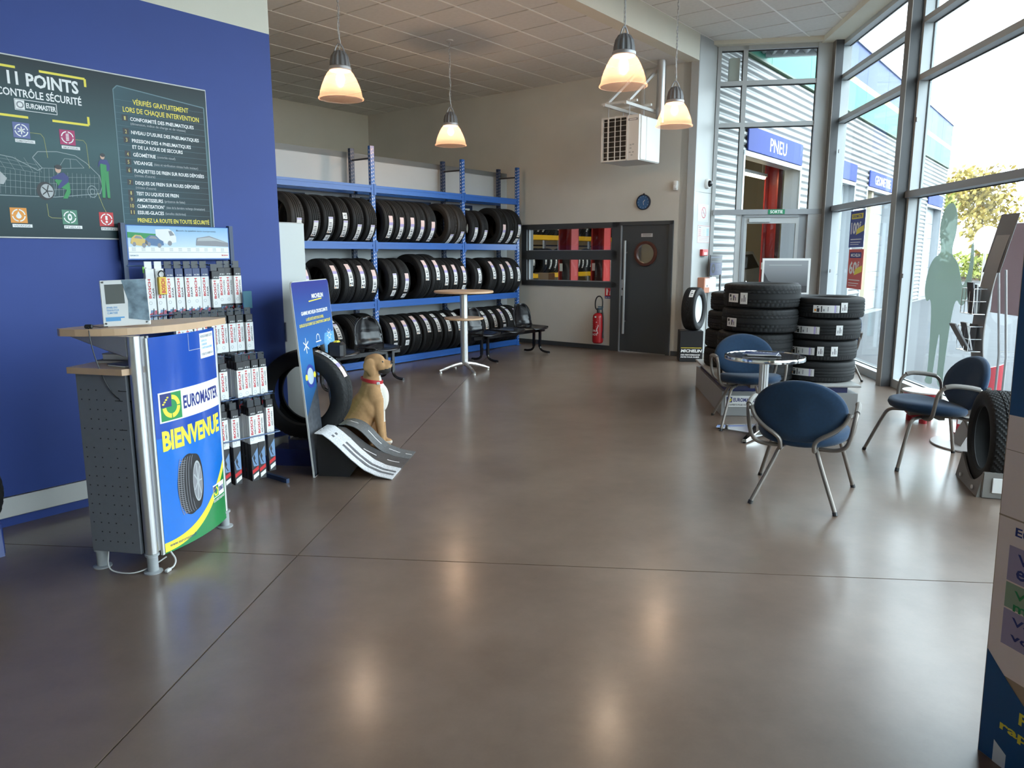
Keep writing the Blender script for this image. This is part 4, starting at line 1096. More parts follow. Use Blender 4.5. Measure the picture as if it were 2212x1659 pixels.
me_.poly([(1.17, .47, Zm), (1.205, .475, Zm), (1.215, .42, Zm), (1.212, .25, Zm), (1.196, .25, Zm), (1.192, .36, Zm), (1.183, .25, Zm), (1.166, .25, Zm), (1.168, .42, Zm)], 0)
me_.poly([(1.16, .46, Zm + .0002), (1.172, .478, Zm + .0002), (1.212, .48, Zm + .0002), (1.225, .45, Zm + .0002), (1.222, .42, Zm + .0002), (1.205, .41, Zm + .0002), (1.205, .45, Zm + .0002), (1.172, .455, Zm + .0002), (1.155, .43, Zm + .0002)], 1)
me_.disc(1.186, .498, .013, .017, z=Zm + .0003, m=2).disc(1.188, .506, .014, .011, z=Zm + .0004, m=3).rect(1.166, 1.184, .243, .253, Zm, 3).rect(1.195, 1.214, .243, .253, Zm, 3)
me_.poly([(.905, .335, Zm), (.935, .375, Zm), (.965, .365, Zm), (.985, .32, Zm), (.985, .27, Zm), (.965, .235, Zm), (.94, .235, Zm), (.965, .285, Zm), (.925, .30, Zm)], 0)
me_.poly([(.88, .345, Zm + .0002), (.93, .375, Zm + .0002), (.955, .385, Zm + .0002), (.982, .36, Zm + .0002), (.978, .33, Zm + .0002), (.93, .29, Zm + .0002), (.915, .295, Zm + .0002), (.945, .34, Zm + .0002)], 1)
me_.disc(.928, .40, .016, .021, z=Zm + .0003, m=2).disc(.931, .413, .019, .013, z=Zm + .0004, m=3)
tag(me_.build('mechanic_prints', ['ink_green', 'ink_navy', 'ink_skin', 'ink_black'], po, smooth=False), kind='stuff')
ld_ = MB()
for pts in (((.80, .59), (.855, .59), (.87, .57), (.88, .46)), ((1.04, .58), (1.085, .58), (1.10, .56), (1.105, .42)), ((.85, .20), (.853, .13), (.87, .12), (.925, .12)), ((1.14, .28), (1.165, .20), (1.18, .165))): ld_.line(list(pts), .0025, Z + .0003)
tag(ld_.build('leader_lines', mat('ink_olive', (.35, .36, .10), .5), po, smooth=False), kind='stuff')

# ================================================================== welcome counter
ct = thing('welcome_counter', 'small grey counter with curved blue welcome panel and beech top', 'counter', (-1.80, 3.52, 0), -.20)
# local: x towards the showroom, y away from the camera
MB().rbox(-.315, -.035, -.03, .56, .10, 1.005, .004).build('cabinet', 'grey_laminate', ct, smooth=False)
pf = MB()
rnd = random.Random(5)
for i in range(17):
    for j in range(6):
        if rnd.random() < .12: continue
        pf.box(-.292 + j * .042, -.286 + j * .042, -.0310, -.0299, .155 + i * .048, .161 + i * .048)
for x, z in ((-.05, .155 + 16 * .048), (-.075, .155 + 15 * .048), (-.065, .155 + 12 * .048)): pf.box(x - .03, x + .012, -.0312, -.0299, z, z + .004)
tag(pf.build('perforation', 'black_seal', ct, smooth=False), kind='stuff')
top = [(-.46, -.02), (-.10, -.055), (.0, -.04), (.0, .50), (-.20, .62), (-.36, .40)]
MB().prism([(-.345, -.045), (-.03, -.06), (.0, .0), (.0, .58), (-.30, .60), (-.36, .35)], 1.005, 1.035).build('work_shelf', 'beech', ct, smooth=False)
# leaf shaped upper top
tp = [(-.365, -.055)]
for i in range(15):
    q = i / 14; tp.append((-.335 + .395 * math.sin(q * PI * .5) ** .8 + .045 * math.sin(q * PI), -.075 + .02 * q + .72 * q ** 1.9))
tp += [(.055, .685), (.02, .705), (-.04, .70), (-.16, .60), (-.30, .34)]
MB().prism(tp, 1.188, 1.222).build('counter_top', ['beech'], ct, smooth=False)
MB().add([(-.36, -.01, 1.187), (-.02, -.03, 1.187), (-.02, .02, 1.187), (-.34, .06, 1.187), (-.06, -.01, 1.09), (-.02, -.03, 1.09), (-.02, .02, 1.09), (-.06, .02, 1.09)],
         [(0, 1, 5, 4), (3, 7, 6, 2), (0, 4, 7, 3), (4, 5, 6, 7), (0, 3, 2, 1), (1, 2, 6, 5)]).build('top_bracket', 'grey_metal', ct, smooth=False)
MB().cyl((0, 0, .085), (0, 0, 1.188), .030, n=28).build('front_post', 'brushed', ct)
MB().cyl((-.01, .645, .085), (-.01, .645, 1.188), .022, n=20).build('rear_post', 'brushed', ct)
for x, y in ((0, 0), (-.30, .01), (-.01, .645), (-.30, .52)):
    MB().lathe([(.001, 0), (.044, 0), (.044, .006), (.026, .010), (.026, .085), (.034, .088), (.034, .10), (.001, .10)], 22).build('foot', 'oil_grey', ct, M=Matrix.Translation((x, y, 0)))
MB().box(-.03, .0, .045, .075, .09, 1.18).box(-.025, .005, .085, .10, .09, 1.18).build('panel_rail', 'grey_metal', ct, smooth=False)
PW, PB = .56, .055                       # curved front panel: arc length and bulge
def panel_pt(v, off=.0):                 # v.x along the panel 0..PW, v.y up, v.z outwards
    t = v.x / PW; y = .085 + t * .545; x = .012 + PB * 4 * t * (1 - t) * .62
    dy = .545; dx = PB * 4 * (1 - 2 * t) * .62; l = math.hypot(dx, dy)
    return Vector((x + dy / l * (v.z + off), y - dx / l * (v.z + off), v.y))
class PanelMB(MB):                      # flat print sliced into narrow strips so that it follows the curved panel
    def poly(s, pts, m=0, M=None):
        z = pts[0][2] if len(pts[0]) > 2 else 0
        P = [(p[0], p[1]) for p in pts]; a = min(p[0] for p in P); b = max(p[0] for p in P)
        k = max(1, int((b - a) / .02 + .999))
        for i in range(k):
            x0, x1 = a + (b - a) * i / k, a + (b - a) * (i + 1) / k
            q = clip(clip(P, (x0 - 1e-7, 0), (1, 0)), (x1 + 1e-7, 0), (-1, 0)) if k > 1 else P
            if len(q) > 2: s.add([(x, y, z) for x, y in q], [tuple(range(len(q)))], m)
        return s
def pmb(): m = PanelMB(); m.T = panel_pt; return m
def sheet(z0, z1, off, m, x0=0., x1=PW, n=24, f0=None, f1=None):
    mb = pmb(); vs = []; fs = []
    for i in range(n + 1):
        x = x0 + (x1 - x0) * i / n
        vs += [(x, z0 if f0 is None else f0(x), off), (x, z1 if f1 is None else f1(x), off)]
    for i in range(n): fs.append((2 * i, 2 * i + 2, 2 * i + 3, 2 * i + 1))
    return mb.add(vs, fs, m)
pb = sheet(.06, 1.17, 0, 0); pb2 = sheet(.06, 1.17, -.006, 0)
pb.v += pb2.v; n0 = len(pb2.v); pb.f += [tuple(i + n0 for i in reversed(f)) for f in pb2.f]; pb.m += pb2.m
pan = pb.build('front_panel', mat('welcome_blue', (.008, .16, .62), .22, coat=.3), ct, ang=1.5)
MB().box(-.004, .010, .070, .088, .06, 1.17).box(-.004, .012, .628, .645, .06, 1.17).build('panel_edge', 'white_paint', ct, smooth=False)
# darker blue towards the top is part of the print
sheet(.66, 1.17, .0006, 0).build('upper_print', mat('print_royal', (.012, .075, .42), .22, coat=.3), pan, ang=1.5)
gcurve = lambda x: .115 + .30 * (x / PW) ** 2.2
sheet(.06, 0, .0008, 0, f1=lambda x: gcurve(x) - .045).build('green_wave', mat('wave_green', (.01, .22, .06), .25, coat=.3), pan, ang=1.5)
sheet(0, 0, .0010, 0, f0=lambda x: gcurve(x) - .048, f1=gcurve).build('yellow_wave', 'ink_yellow', pan, ang=1.5)
sheet(.735, .890, .0012, 0, .03, PW).build('name_band', 'ink_white', pan, ang=1.5)
def logo(mb_fn, x0, z0, s, off, parent):
    mb_fn().rect(x0, x0 + s, z0, z0 + s, off).build('emblem_ground', 'ink_green', parent, smooth=False)
    mb_fn().rect(x0, x0 + s * .5, z0 + s * .5, z0 + s, off + .0004).build('emblem_corner', 'ink_navy', parent, smooth=False)
    g = mb_fn(); c = (x0 + s / 2, z0 + s / 2)
    for q in range(3): g.ring(c[0], c[1], s * .26, s * .42, off + .0008, n=8, a0=PI + q * PI / 2 + .06 - (PI if False else 0), a1=PI + (q + 1) * PI / 2 - .06)
    for q in range(4): g.disc(x0 + s * (.12 + .07 * q), z0 + s * (.62 + .075 * q), s * .055, s * .035, z=off + .0008, n=8)
    tag(g.build('emblem_ring', 'ink_yellow', parent, smooth=False), kind='stuff')
logo(pmb, .04, .742, .140, .0016, pan)
def ptext(body, x0, x1, z0, z1, off, m, bold=.02, parent=None, nm='lettering'):
    # split letters so that each follows the curve
    mb = pmb(); mb.text(body, x0, x1, z0, z1, off, bold=bold); return mb.build(nm, m, parent or pan, smooth=False)
ptext('EUROMASTER', .195, .545, .785, .850, .0018, mat('ink_royal', (.02, .03, .20), .4), .03)
ptext('BIENVENUE', .035, .535, .595, .690, .0014, 'ink_yellow', .045)
ptext('www.euromaster.fr', .03, .22, .088, .105, .0016, 'ink_navy', .01)
sheet(.225, .300, .0014, 0, .405, .545).build('small_band', 'ink_white', pan, ang=1.5)
logo(pmb, .408, .230, .062, .0018, pan)
ptext('EUROMASTER', .475, .54, .250, .275, .002, MATS['ink_royal'], .03)
ptext('DES EXPERTS POUR VOUS', .405, .545, .203, .218, .002, 'ink_white', .01)
sheet(1.02, 1.155, .0014, 0, .375, .535).build('notice_sticker', 'ink_white', pan, ang=1.5)
ptext('MOYENS DE PAIEMENT ACCEPTES', .385, .525, 1.130, 1.145, .0022, 'ink_grey', .01)
for i, s_ in enumerate(('ESPECES', 'CHEQUES', 'CARTE BANCAIRE')): ptext(s_, .39, .39 + .009 * len(s_), 1.108 - i * .019, 1.119 - i * .019, .0022, 'ink_sky', .01)
ptext('POSSIBILITE DE PAIEMENT EN 3X', .385, .525, 1.035, 1.048, .0022, 'ink_grey', .01)
sheet(1.075, 1.078, .0012, 0, .27, .375).build('outline', 'ink_lightgrey', pan, smooth=False)
sheet(1.075, 1.165, .0012, 0, .27, .273).build('outline', 'ink_lightgrey', pan, smooth=False)
# printed tyre
tcx, tcz = .215, .375
pt = pmb()
pt.disc(tcx - .012, tcz, .095, .165, z=.0014, m=0, n=40)
pt.poly([(tcx - .012, tcz - .165, .0014), (tcx + .05, tcz - .150, .0014), (tcx + .05, tcz + .150, .0014), (tcx - .012, tcz + .165, .0014)], 0)
pt.disc(tcx + .045, tcz, .055, .150, z=.0018, m=1, n=36).disc(tcx + .048, tcz, .040, .112, z=.0021, m=2, n=32)
for i in range(6):
    x = tcx - .10 + i * .019
    pts = [(x + .03 * (1 - math.cos(t * 1.4)) , tcz + .155 * math.sin(t * 1.35)) for t in [-1 + .2 * q for q in range(11)]]
    pt.line(pts, .0035, .0017, 3)
for i in range(26):
    zz = tcz - .14 + i * .0112; xx = tcx - .105 + .03 * abs(i - 13) / 13 * abs(i - 13) / 13
    pt.line([(xx, zz), (xx + .045, zz - .008)], .0026, .0017, 3)
for q in range(7):
    a_ = q * 2 * PI / 7; pt.line([(tcx + .050, tcz), (tcx + .050 + .034 * math.cos(a_), tcz + .098 * math.sin(a_))], .008, .0025, 4)
pt.disc(tcx + .050, tcz, .010, .024, z=.0028, m=4).ring(tcx + .048, tcz, .101, .112, .0026, 4, e=.36)
tag(pt.build('tyre_print', ['ink_black', 'black_plastic', 'ink_grey', 'ink_grey', 'ink_lightgrey'], pan, smooth=False), kind='stuff')
# things on and under the counter
def ctl(x, y, z): return ct.matrix_basis @ Vector((x, y, z))
ctm = Matrix.Translation((-1.80, 3.52, 0)) @ Matrix.Rotation(-.20, 4, 'Z')
ld = thing('leaflet_display', 'white acrylic display plaque leaning on the counter top', 'display', M=ctm @ frame((-.185, .035, 1.2235), Vector((.83, .55, 0)), Vector((-.30, .27, .93))) @ Matrix.Diagonal((1.12, 1.16, 1, 1)))
MB().rbox(0, .185, 0, .205, -.006, .006, .003).build('plaque', 'ink_white', ld, smooth=False)
MB().rect(.018, .092, .098, .185, .0066).build('screen', mat('lcd_grey', (.15, .16, .15), .3), ld, smooth=False)
MB().poly([(.100, .03, .0066), (.183, .015, .0066), (.183, .203, .0066), (.085, .203, .0066), (.105, .11, .0066)]).build('photo_print', mat('print_workshop', (.24, .32, .38), .35, noise=.6, nscale=22), ld, smooth=False)
MB().rect(.012, .085, .022, .040, .0068).build('blue_band', 'ink_sky', ld, smooth=False)
MB().rect(.07, .10, .012, .034, .0070).build('logo_patch', 'ink_white', ld, smooth=False)
tag(MB().text('APPAREIL SOUS', .018, .060, .078, .086, .0068).text('TENSION POUR', .018, .066, .066, .074, .0068).text('CLIMATISEE', .020, .060, .054, .062, .0068).build('lettering', 'ink_sky', ld, smooth=False), kind='stuff')
for x, y in ((.012, .195), (.012, .012), (.172, .010)): MB().cyl((x, y, .006), (x, y, .010), .004, n=10).build('screw', 'brushed', ld)
ad = thing('power_adapter', 'small black plug adapter and cable on the counter top', 'adapter', M=ctm @ Matrix.Translation((-.225, -.045, 1.2225)) @ Matrix.Rotation(.4, 4, 'Z'))
MB().rbox(0, .036, 0, .022, 0, .020, .005).build('plug', 'black_plastic', ad)
MB().tube([(.034, .010, .010), (.06, .03, .004), (.09, .05, .004)], .0022, n=6).build('lead', 'black_plastic', ad)
MB().tube([(.018, 0, .010), (.026, -.018, .002), (.030, -.026, -.05), (.045, -.028, -.14), (.08, -.03, -.26), (.13, -.04, -.34), (.20, -.05, -.352), (.226, -.02, -.345)], .0026, n=6, smooth=2).build('cable', 'black_plastic', ad)
for i, (x, y, z, rz, w_, l_, h_, m_, lb) in enumerate(((-.30, .10, 1.0355, .15, .24, .16, .014, 'label_white', 'white binder lying lowest on the counter shelf'), (-.28, .12, 1.051, .1, .20, .15, .03, 'label_white', 'thick white folder on top of the binder on the counter shelf'),
                                                   (-.17, .02, 1.0355, -.25, .12, .16, .012, 'label_white', 'flat catalogue with dark cover beside the folders on the counter shelf'))):
    b = thing('document_folder' if i < 2 else 'catalogue', lb, 'folder' if i < 2 else 'catalogue', M=ctm @ Matrix.Translation((x, y, z)) @ Matrix.Rotation(rz, 4, 'Z'))
    MB().rbox(0, w_, 0, l_, 0, h_, .003).build('pages', m_, b, smooth=False)
    MB().rbox(-.002, w_ + .002, -.002, l_ + .002, h_ - .003, h_ + .001, .001).build('cover', 'ink_grey' if i < 2 else 'navy_gloss', b, smooth=False)
cb = thing('floor_cable', 'loose white cable under the welcome counter', 'cable', M=ctm)
MB().tube([(-.24, -.01, .095), (-.22, -.05, .02), (-.15, -.06, .006), (-.06, -.05, .008), (-.02, .03, .02), (.02, .08, .05)], .0035, n=6, smooth=2).build('lead', 'white_paint', cb)
MB().tube([(.03, .10, .07), (.06, .10, .03), (.075, .06, .012), (.07, .03, .008)], .0045, n=6, smooth=2).rbox(.06, .08, .0, .035, .0, .016, .004).build('plug_end', 'white_paint', cb)
# ================================================================== white cabinet behind the blue wall
wc = thing('storage_cabinet', 'tall white cabinet standing at the end of the blue wall', 'cabinet', M=MF @ Matrix.Translation((-5.52, 3.46, 0)))
MB().rbox(0, .56, 0, .25, .06, 1.815, .006).build('body', mat('cabinet_white', (.50, .52, .50), .3), wc, smooth=False)
MB().rbox(.56, .572, .004, .246, .07, 1.81, .004).build('door', MATS['cabinet_white'], wc, smooth=False)
MB().box(.02, .54, .02, .23, 0, .06).build('plinth', 'dark_metal', wc, smooth=False)
MB().rbox(.572, .584, .02, .035, .9, 1.05, .004).build('door_handle', 'grey_metal', wc, smooth=False)

# ================================================================== wiper blade rack on the blue wall
wr = thing('wiper_rack', 'blue wire rack with printed header board for wiper blades', 'rack', M=MF)
for a in (2.245, 2.985):
    MB().box(-4.845, -4.81, a - .014, a + .014, 0, 1.765).build('post', 'rack_dark', wr, smooth=False)
    MB().box(-4.845, -4.30, a - .012, a + .012, .0, .03).build('foot', 'rack_dark', wr, smooth=False)
hb = MB().rbox(-4.835, -4.815, 2.26, 2.97, 1.535, 1.755, .003); hb = hb.build('header_board', 'rack_blue', wr, smooth=False)
HX = lambda a, z, d: frame((-4.815 + d, a, z), (0, 1, 0), (0, 0, 1))
ramp_mat('sky_print', (.62, .74, .84), (.22, .45, .70), 1, .06, .22, .35)
MB().rect(.0, .69, 0, .205, 0).build('header_print', 'sky_print', hb, M=HX(2.27, 1.545, .001), smooth=False)
MB().rect(.0, .69, .0, .072, 0).build('table_print', 'ink_white', hb, M=HX(2.27, 1.545, .0016), smooth=False)
hp = MB()
hp.rect(.0, .69, .038, .041, 0, 4)
hp.poly([(.0, .13, 0), (.12, .125, 0), (.2, .135, 0), (.2, .155, 0), (0, .165, 0)], 0)
for x, m, k in ((.015, 1, .8), (.105, 2, .9)):
    hp.poly([(x, .095, .0003), (x + .01, .13, .0003), (x + .04 * k, .148, .0003), (x + .085 * k, .145, .0003), (x + .11 * k, .122, .0003), (x + .135 * k, .11, .0003), (x + .138 * k, .085, .0003), (x + .1 * k, .078, .0003), (x + .02, .085, .0003)], m)
    hp.poly([(x + .03 * k, .128, .0006), (x + .048 * k, .143, .0006), (x + .08 * k, .140, .0006), (x + .10 * k, .123, .0006)], 3)
    hp.disc(x + .03 * k, .09, .011, .014, z=.0006, m=3).disc(x + .105 * k, .083, .013, .015, z=.0006, m=3)
hp.poly([(.18, .12, .0002), (.18, .185, .0002), (.27, .19, .0002), (.30, .17, .0002), (.315, .14, .0002), (.315, .105, .0002), (.25, .092, .0002)], 5).poly([(.265, .175, .0006), (.285, .178, .0006), (.305, .15, .0006), (.275, .145, .0006)], 3).disc(.27, .098, .014, .016, z=.0006, m=3)
hp.poly([(.45, .085, 0), (.46, .135, 0), (.55, .15, 0), (.69, .105, 0), (.69, .078, 0)], 3).poly([(.46, .115, .0003), (.47, .132, .0003), (.55, .142, .0003), (.68, .105, .0003), (.60, .118, .0003)], 4)
for i in range(11):
    for j in range(3): hp.rect(.02 + i * .061, .045 + i * .061, .048 + j * .008, .051 + j * .008, .0004, 4)
tag(hp.build('vehicle_prints', ['ink_green', mat('ink_amber', (.62, .42, .10), .4), mat('ink_car', (.06, .14, .30), .4), 'ink_grey', 'ink_lightgrey', 'label_white'], hb, M=HX(2.27, 1.545, .0024), smooth=False), kind='stuff')
MB().text('Bosch, la qualité sans compromis', .32, .60, .172, .186, .0005, bold=.01).build('header_lettering', mat('ink_slate', (.16, .24, .33), .5), hb, M=HX(2.27, 1.545, .0024), smooth=False)
MB().text('EUROMASTER', .008, .06, .015, .023, .0005).build('header_lettering', 'ink_slate', hb, M=HX(2.27, 1.545, .0024), smooth=False)
MB().text('BOSCH', .635, .68, .015, .025, .0005, bold=.03).build('header_lettering', 'ink_red', hb, M=HX(2.27, 1.545, .0024), smooth=False)
TIER = [(-4.70, 1.500), (-4.565, 1.190), (-4.40, .905), (-4.305, .640)]        # front plane of the boxes, hook height
for i, (b, z) in enumerate(TIER):
    MB().tube([(-4.815, 2.25, z), (b - .11, 2.25, z), (b - .11, 2.98, z), (-4.815, 2.98, z)], .005, n=6).build('hook_rail', 'wire_blue', wr)
    for a in [2.42 + .062 * k for k in range(9)]:
        MB().cyl((b - .11, a, z), (b + .005, a, z + .006), .0025, n=5).build('hook', 'wire_blue', wr)
for b, z in ((-4.285, .385), (-4.35, .640)):
    MB().tube([(-4.82, 2.245, z), (b, 2.30, z), (b, 2.93, z), (-4.82, 2.985, z)], .005, n=6).build('guard_rail', 'wire_blue', wr)
MB().rbox(-4.66, -4.655, 2.95, 3.02, 1.20, 1.32, .002).build('price_card', mat('card_teal', (.05, .16, .22), .4), wr, smooth=False)
# boxes
def wiper_kind(kind, L):
    w, d = .054, .030
    dark = {'aero': 'black_plastic', 'rear': mat('box_navy', (.015, .035, .13), .35), 'white': 'label_white'}[kind]
    body = MB().rbox(0, d, 0, w, -L, 0, .002).mesh('wiper_box', [dark], False)
    X = frame((d + .0006, 0, 0), (0, 1, 0), (0, 0, 1))
    lab = MB()
    lab.box(-.0006, d + .0006, -.0006, w + .0006, -.245 if kind == 'aero' else -.27, -.055, 0)
    lm = lab.mesh('box_label', ['label_white'], False)
    R90 = X @ Matrix.Translation((0, 0, .0007)) @ Matrix(((0, -1, 0, 0), (1, 0, 0, 0), (0, 0, 1, 0), (0, 0, 0, 1)))   # text running upwards
    t1 = MB().text('BOSCH', -.185, -.065, -.026, -.010, 0, M=R90, bold=.035).mesh('brand_lettering', ['ink_red'], False)
    t2 = MB().text('AEROTWIN' if kind == 'aero' else 'REAR', -.185, -.085 if kind == 'aero' else -.12, -.046, -.035, 0, M=R90, bold=.02).mesh('type_lettering', ['ink_black'], False)
    em = MB().ring(.018, -.215, .008, .0105, .0008, M=X, n=14).mesh('round_emblem', ['ink_lightgrey'], False)
    ar = MB().poly([(.004, -.34, .0008), (.05, -.275, .0008), (.052, -.40, .0008), (.045, -L + .10, .0008), (.015, -L + .10, .0008)], 0, X)
    ar.poly([(.012, -.34, .0012), (.022, -.315, .0012), (.030, -.345, .0012), (.020, -.372, .0012)], 1, X).line([(.02, -.36), (.035, -L + .11)], .006, .0012, 1, X)
    ar.poly([(.004, -L + .075, .0008), (.052, -L + .10, .0008), (.052, -L + .075, .0008), (.004, -L + .05, .0008)], 2, X).poly([(.01, -L + .04, .0008), (.05, -L + .06, .0008), (.05, -L + .035, .0008), (.01, -L + .012, .0008)], 3, X)
    am = ar.mesh('box_artwork', [mat('art_ice', (.16, .27, .45), .35), 'ink_black', 'ink_red', 'label_white'], False)
    cd = MB().text('AP 28 U' if kind == 'aero' else 'H 306', .012, .046, -.047, -.038, .0010, M=X, bold=.02).mesh('box_code', ['label_white'], False)
    hg = MB().box(d * .3, d * .45, .004, w - .004, 0, .045).mesh('hanger_tab', ['clear_tab' if kind != 'white' else 'label_white'], False)
    return [('label_sleeve', lm, [('brand_lettering', t1), ('type_lettering', t2), ('round_emblem', em)]), ('artwork', am, []), ('code_lettering', cd, []), ('hanger_tab', hg, [])], body
WK = {('aero', .5): wiper_kind('aero', .50), ('aero', .36): wiper_kind('aero', .36), ('rear', .36): wiper_kind('rear', .36), ('white', .36): wiper_kind('white', .36)}
def wiper(kind, L, a, b, z, label, detail=True, rz=0.):
    parts, body = WK[(kind, L)]
    o = place('wiper_box', body); o.matrix_local = MF @ Matrix.Translation((b - .030, a - .027, z)) @ Matrix.Rotation(rz, 4, 'Z')
    tag(o, label, 'wiper box', 'wiper blade boxes on the blue rack')
    for nm, me, subs in parts:
        p = place(nm, me, o)
        if detail:
            for n2, m2 in subs: place(n2, m2, p)
rn = random.Random(11)
R1 = [('white', 2.335, 0), ('white', 2.395, .006)] + [('rear', a, rn.uniform(-.01, .01)) for a in (2.462, 2.525, 2.585, 2.645, 2.703)] + [('aero', 2.768, .02), ('aero', 2.826, 0), ('aero', 2.884, -.01), ('aero', 2.938, .012)]
def colour(k): return {'white': 'white', 'rear': 'navy', 'aero': 'black'}[k]
for i, (k, a, db) in enumerate(R1):
    wiper(k, .36, a, TIER[0][0] + db, TIER[0][1] - .018 - (.02 if k == 'aero' and i == 7 else 0), '%s wiper box, %s from the left in the top hanging row' % (colour(k), ORD[i]))
for i in range(9):
    a = 2.432 + .0615 * i
    wiper('aero', .36, a, TIER[1][0] + rn.uniform(-.012, .012), TIER[1][1] - .022, 'black wiper box, %s from the left in the second hanging row' % ORD[i])
R3 = [2.478, 2.54, 2.612, 2.722, 2.783, 2.844, 2.905]
for i, a in enumerate(R3):
    wiper('aero', .36, a, TIER[2][0] + (.02 if i == 3 else .0), TIER[2][1] - .030, 'front black wiper box, %s from the left in the third hanging row' % ORD[i])
for k in range(3):
    wiper('aero', .36, 2.722 - .004 * k, TIER[2][0] - .016 - .034 * k, TIER[2][1] - .027 + .003 * k, 'black wiper box %s behind the fourth front box of the third row' % ('directly', 'second', 'third')[k], False)
R4 = [2.455, 2.535, 2.615, 2.735, 2.797, 2.895]
for i, a in enumerate(R4):
    wiper('aero', .5, a, TIER[3][0] + (.0 if i != 3 else .012) - (.03 if i == 5 else 0), TIER[3][1] - .035 - (.025 if i < 5 else 0), 'long black wiper box, %s from the left in the lowest hanging row' % ORD[i])
for k in range(3):
    wiper('aero', .5, 2.735 - .004 * k, TIER[3][0] - .024 - .034 * k, TIER[3][1] - .056 + .004 * k, 'long black wiper box %s behind the fourth front box of the lowest row' % ('directly', 'second', 'third')[k], False)
for k in range(2):
    wiper('aero', .5, 2.612 - .004 * k, TIER[3][0] - .036 - .034 * k, TIER[3][1] - .056 + .004 * k, 'long black wiper box %s behind the third front box of the lowest row' % ('directly', 'second')[k], False)
yb = thing('spark_plug_box', 'small yellow carton hung in front of the white boxes in the top row', 'carton', M=MF @ Matrix.Translation((TIER[0][0] + .008, 2.375, 1.43)))
MB().rbox(0, .02, 0, .05, -.11, 0, .002).build('carton', mat('carton_yellow', (.75, .50, .04), .4), yb, smooth=False)
MB().text('BOSCH', -.10, -.01, -.038, -.015, .0006, M=frame((.0205, 0, 0), (0, 1, 0), (0, 0, 1)) @ Matrix(((0, -1, 0, 0), (1, 0, 0, 0), (0, 0, 1, 0), (0, 0, 0, 1))), bold=.03).build('lettering', 'ink_red', yb, smooth=False)
MB().tube([(.01, .012, 0), (.012, .0, .02), (.012, .025, .045), (.012, .05, .02), (.01, .038, 0)], .004, n=6, smooth=2).build('loop', 'black_plastic', yb)
gt = thing('green_tag', 'bright green hang tag at the left end of the top wiper row', 'tag', M=MF @ Matrix.Translation((TIER[0][0] - .02, 2.30, 1.455)))
MB().rbox(0, .003, 0, .035, 0, .04, .001).build('card', mat('tag_green', (.20, .55, .06), .4), gt, smooth=False)
MB().cyl((-.04, .018, .030), (.012, .018, .032), .0025, n=6).build('hook', 'black_plastic', gt)

# ================================================================== all-weather tyre display with road ramp
dm = WF @ Matrix.Translation((-1.895, 4.96, 0))          # x towards the showroom, y away from the camera
ds = thing('tyre_display', 'leaning blue tyre display board with wavy printed road strips', 'display', M=dm)
ln = -.108 / 1.38
def lean(v): return Vector((v.x + ln * v.z, v.y, v.z))
m = MB(); m.T = lean
pts = []
for (cy, cz, a0) in ((.71, 1.345, 0), (.04, 1.345, PI / 2)):
    pts += [(cy + .04 * math.cos(a0 + q * PI / 8), cz + .04 * math.sin(a0 + q * PI / 8)) for q in range(5)]
pts += [(.0, .0), (.255, .0), (.255, .90), (.505, .90), (.505, .0), (.75, .0)]     # slot for the tyre
# slotted around the tyre: the board is cut into two halves beside the tyre
m.prism(pts, -.012, 0, M=frame((0, 0, 0), (0, 1, 0), (0, 0, 1)))
brd = m.build('board', 'white_paint', ds, smooth=False)
LX = lambda d: frame((d, 0, 0), (0, 1, 0), (0, 0, 1))
def dmb(): q = MB(); q.T = lean; return q
ramp_mat('board_print', (.010, .014, .020), (.022, .028, .22), 2, .25, 1.38, .45, (.55, (.03, .16, .42)))
p2 = [(min(.745, max(.005, x)), max(.004, min(1.380, z))) for x, z in pts]
dmb().poly([(x, z, 0) for x, z in p2], 0, LX(.0006)).build('printed_face', 'board_print', brd, smooth=False)
dmb().poly([(.006, .02, 0), (.25, .02, 0), (.25, .62, 0), (.16, .56, 0), (.006, .44, 0)], 0, LX(.0012)).build('road_print', mat('print_road', (.05, .055, .065), .5, noise=.5, nscale=30), brd, smooth=False)
dmb().poly([(.51, .30, 0), (.742, .30, 0), (.742, .98, 0), (.54, .98, 0), (.51, .92, 0)], 0, LX(.0014)).build('summer_print', ramp_mat('print_meadow', (.10, .22, .05), (.12, .35, .65), 2, .45, .9, .4), brd, smooth=False)
dmb().text('MICHELIN', .36, .60, 1.255, 1.285, 0, M=LX(.002), bold=.035).build('brand_lettering', 'ink_white', brd, smooth=False)
dmb().line([(.29, 1.235), (.56, 1.245)], .008, 0, M=LX(.002)).build('yellow_rule', 'ink_yellow', brd, smooth=False)
dmb().text('GAMME MICHELIN CROSSCLIMATE', .12, .66, 1.145, 1.170, 0, M=LX(.002), bold=.03).build('headline_lettering', 'ink_white', brd, smooth=False)
tag(dmb().text('LA SÉCURITÉ FAITE POUR DURER,', .20, .56, 1.100, 1.120, 0, M=LX(.002), bold=.02).text('QUELLES QUE SOIENT LES CONDITIONS CLIMATIQUES', .06, .70, 1.065, 1.085, 0, M=LX(.002), bold=.02).build('slogan_lettering', 'ink_yellow', brd, smooth=False), kind='stuff')
ic = dmb()
for q in range(3): c, s_ = math.cos(q * PI / 3 + PI / 6), math.sin(q * PI / 3 + PI / 6); ic.line([(.14 - c * .055, .93 - s_ * .055), (.14 + c * .055, .93 + s_ * .055)], .009, 0, M=LX(.002))
ic.ring(.39, .955, .030, .037, 0, M=LX(.002), n=14, a0=-.4, a1=PI + .2).line([(.34, .935), (.45, .935)], .008, 0, M=LX(.002)).line([(.37, .91), (.37, .89)], .006, 0, M=LX(.002)).line([(.40, .91), (.40, .89)], .006, 0, M=LX(.002))
ic.ring(.635, .955, .020, .027, 0, M=LX(.002), n=14)
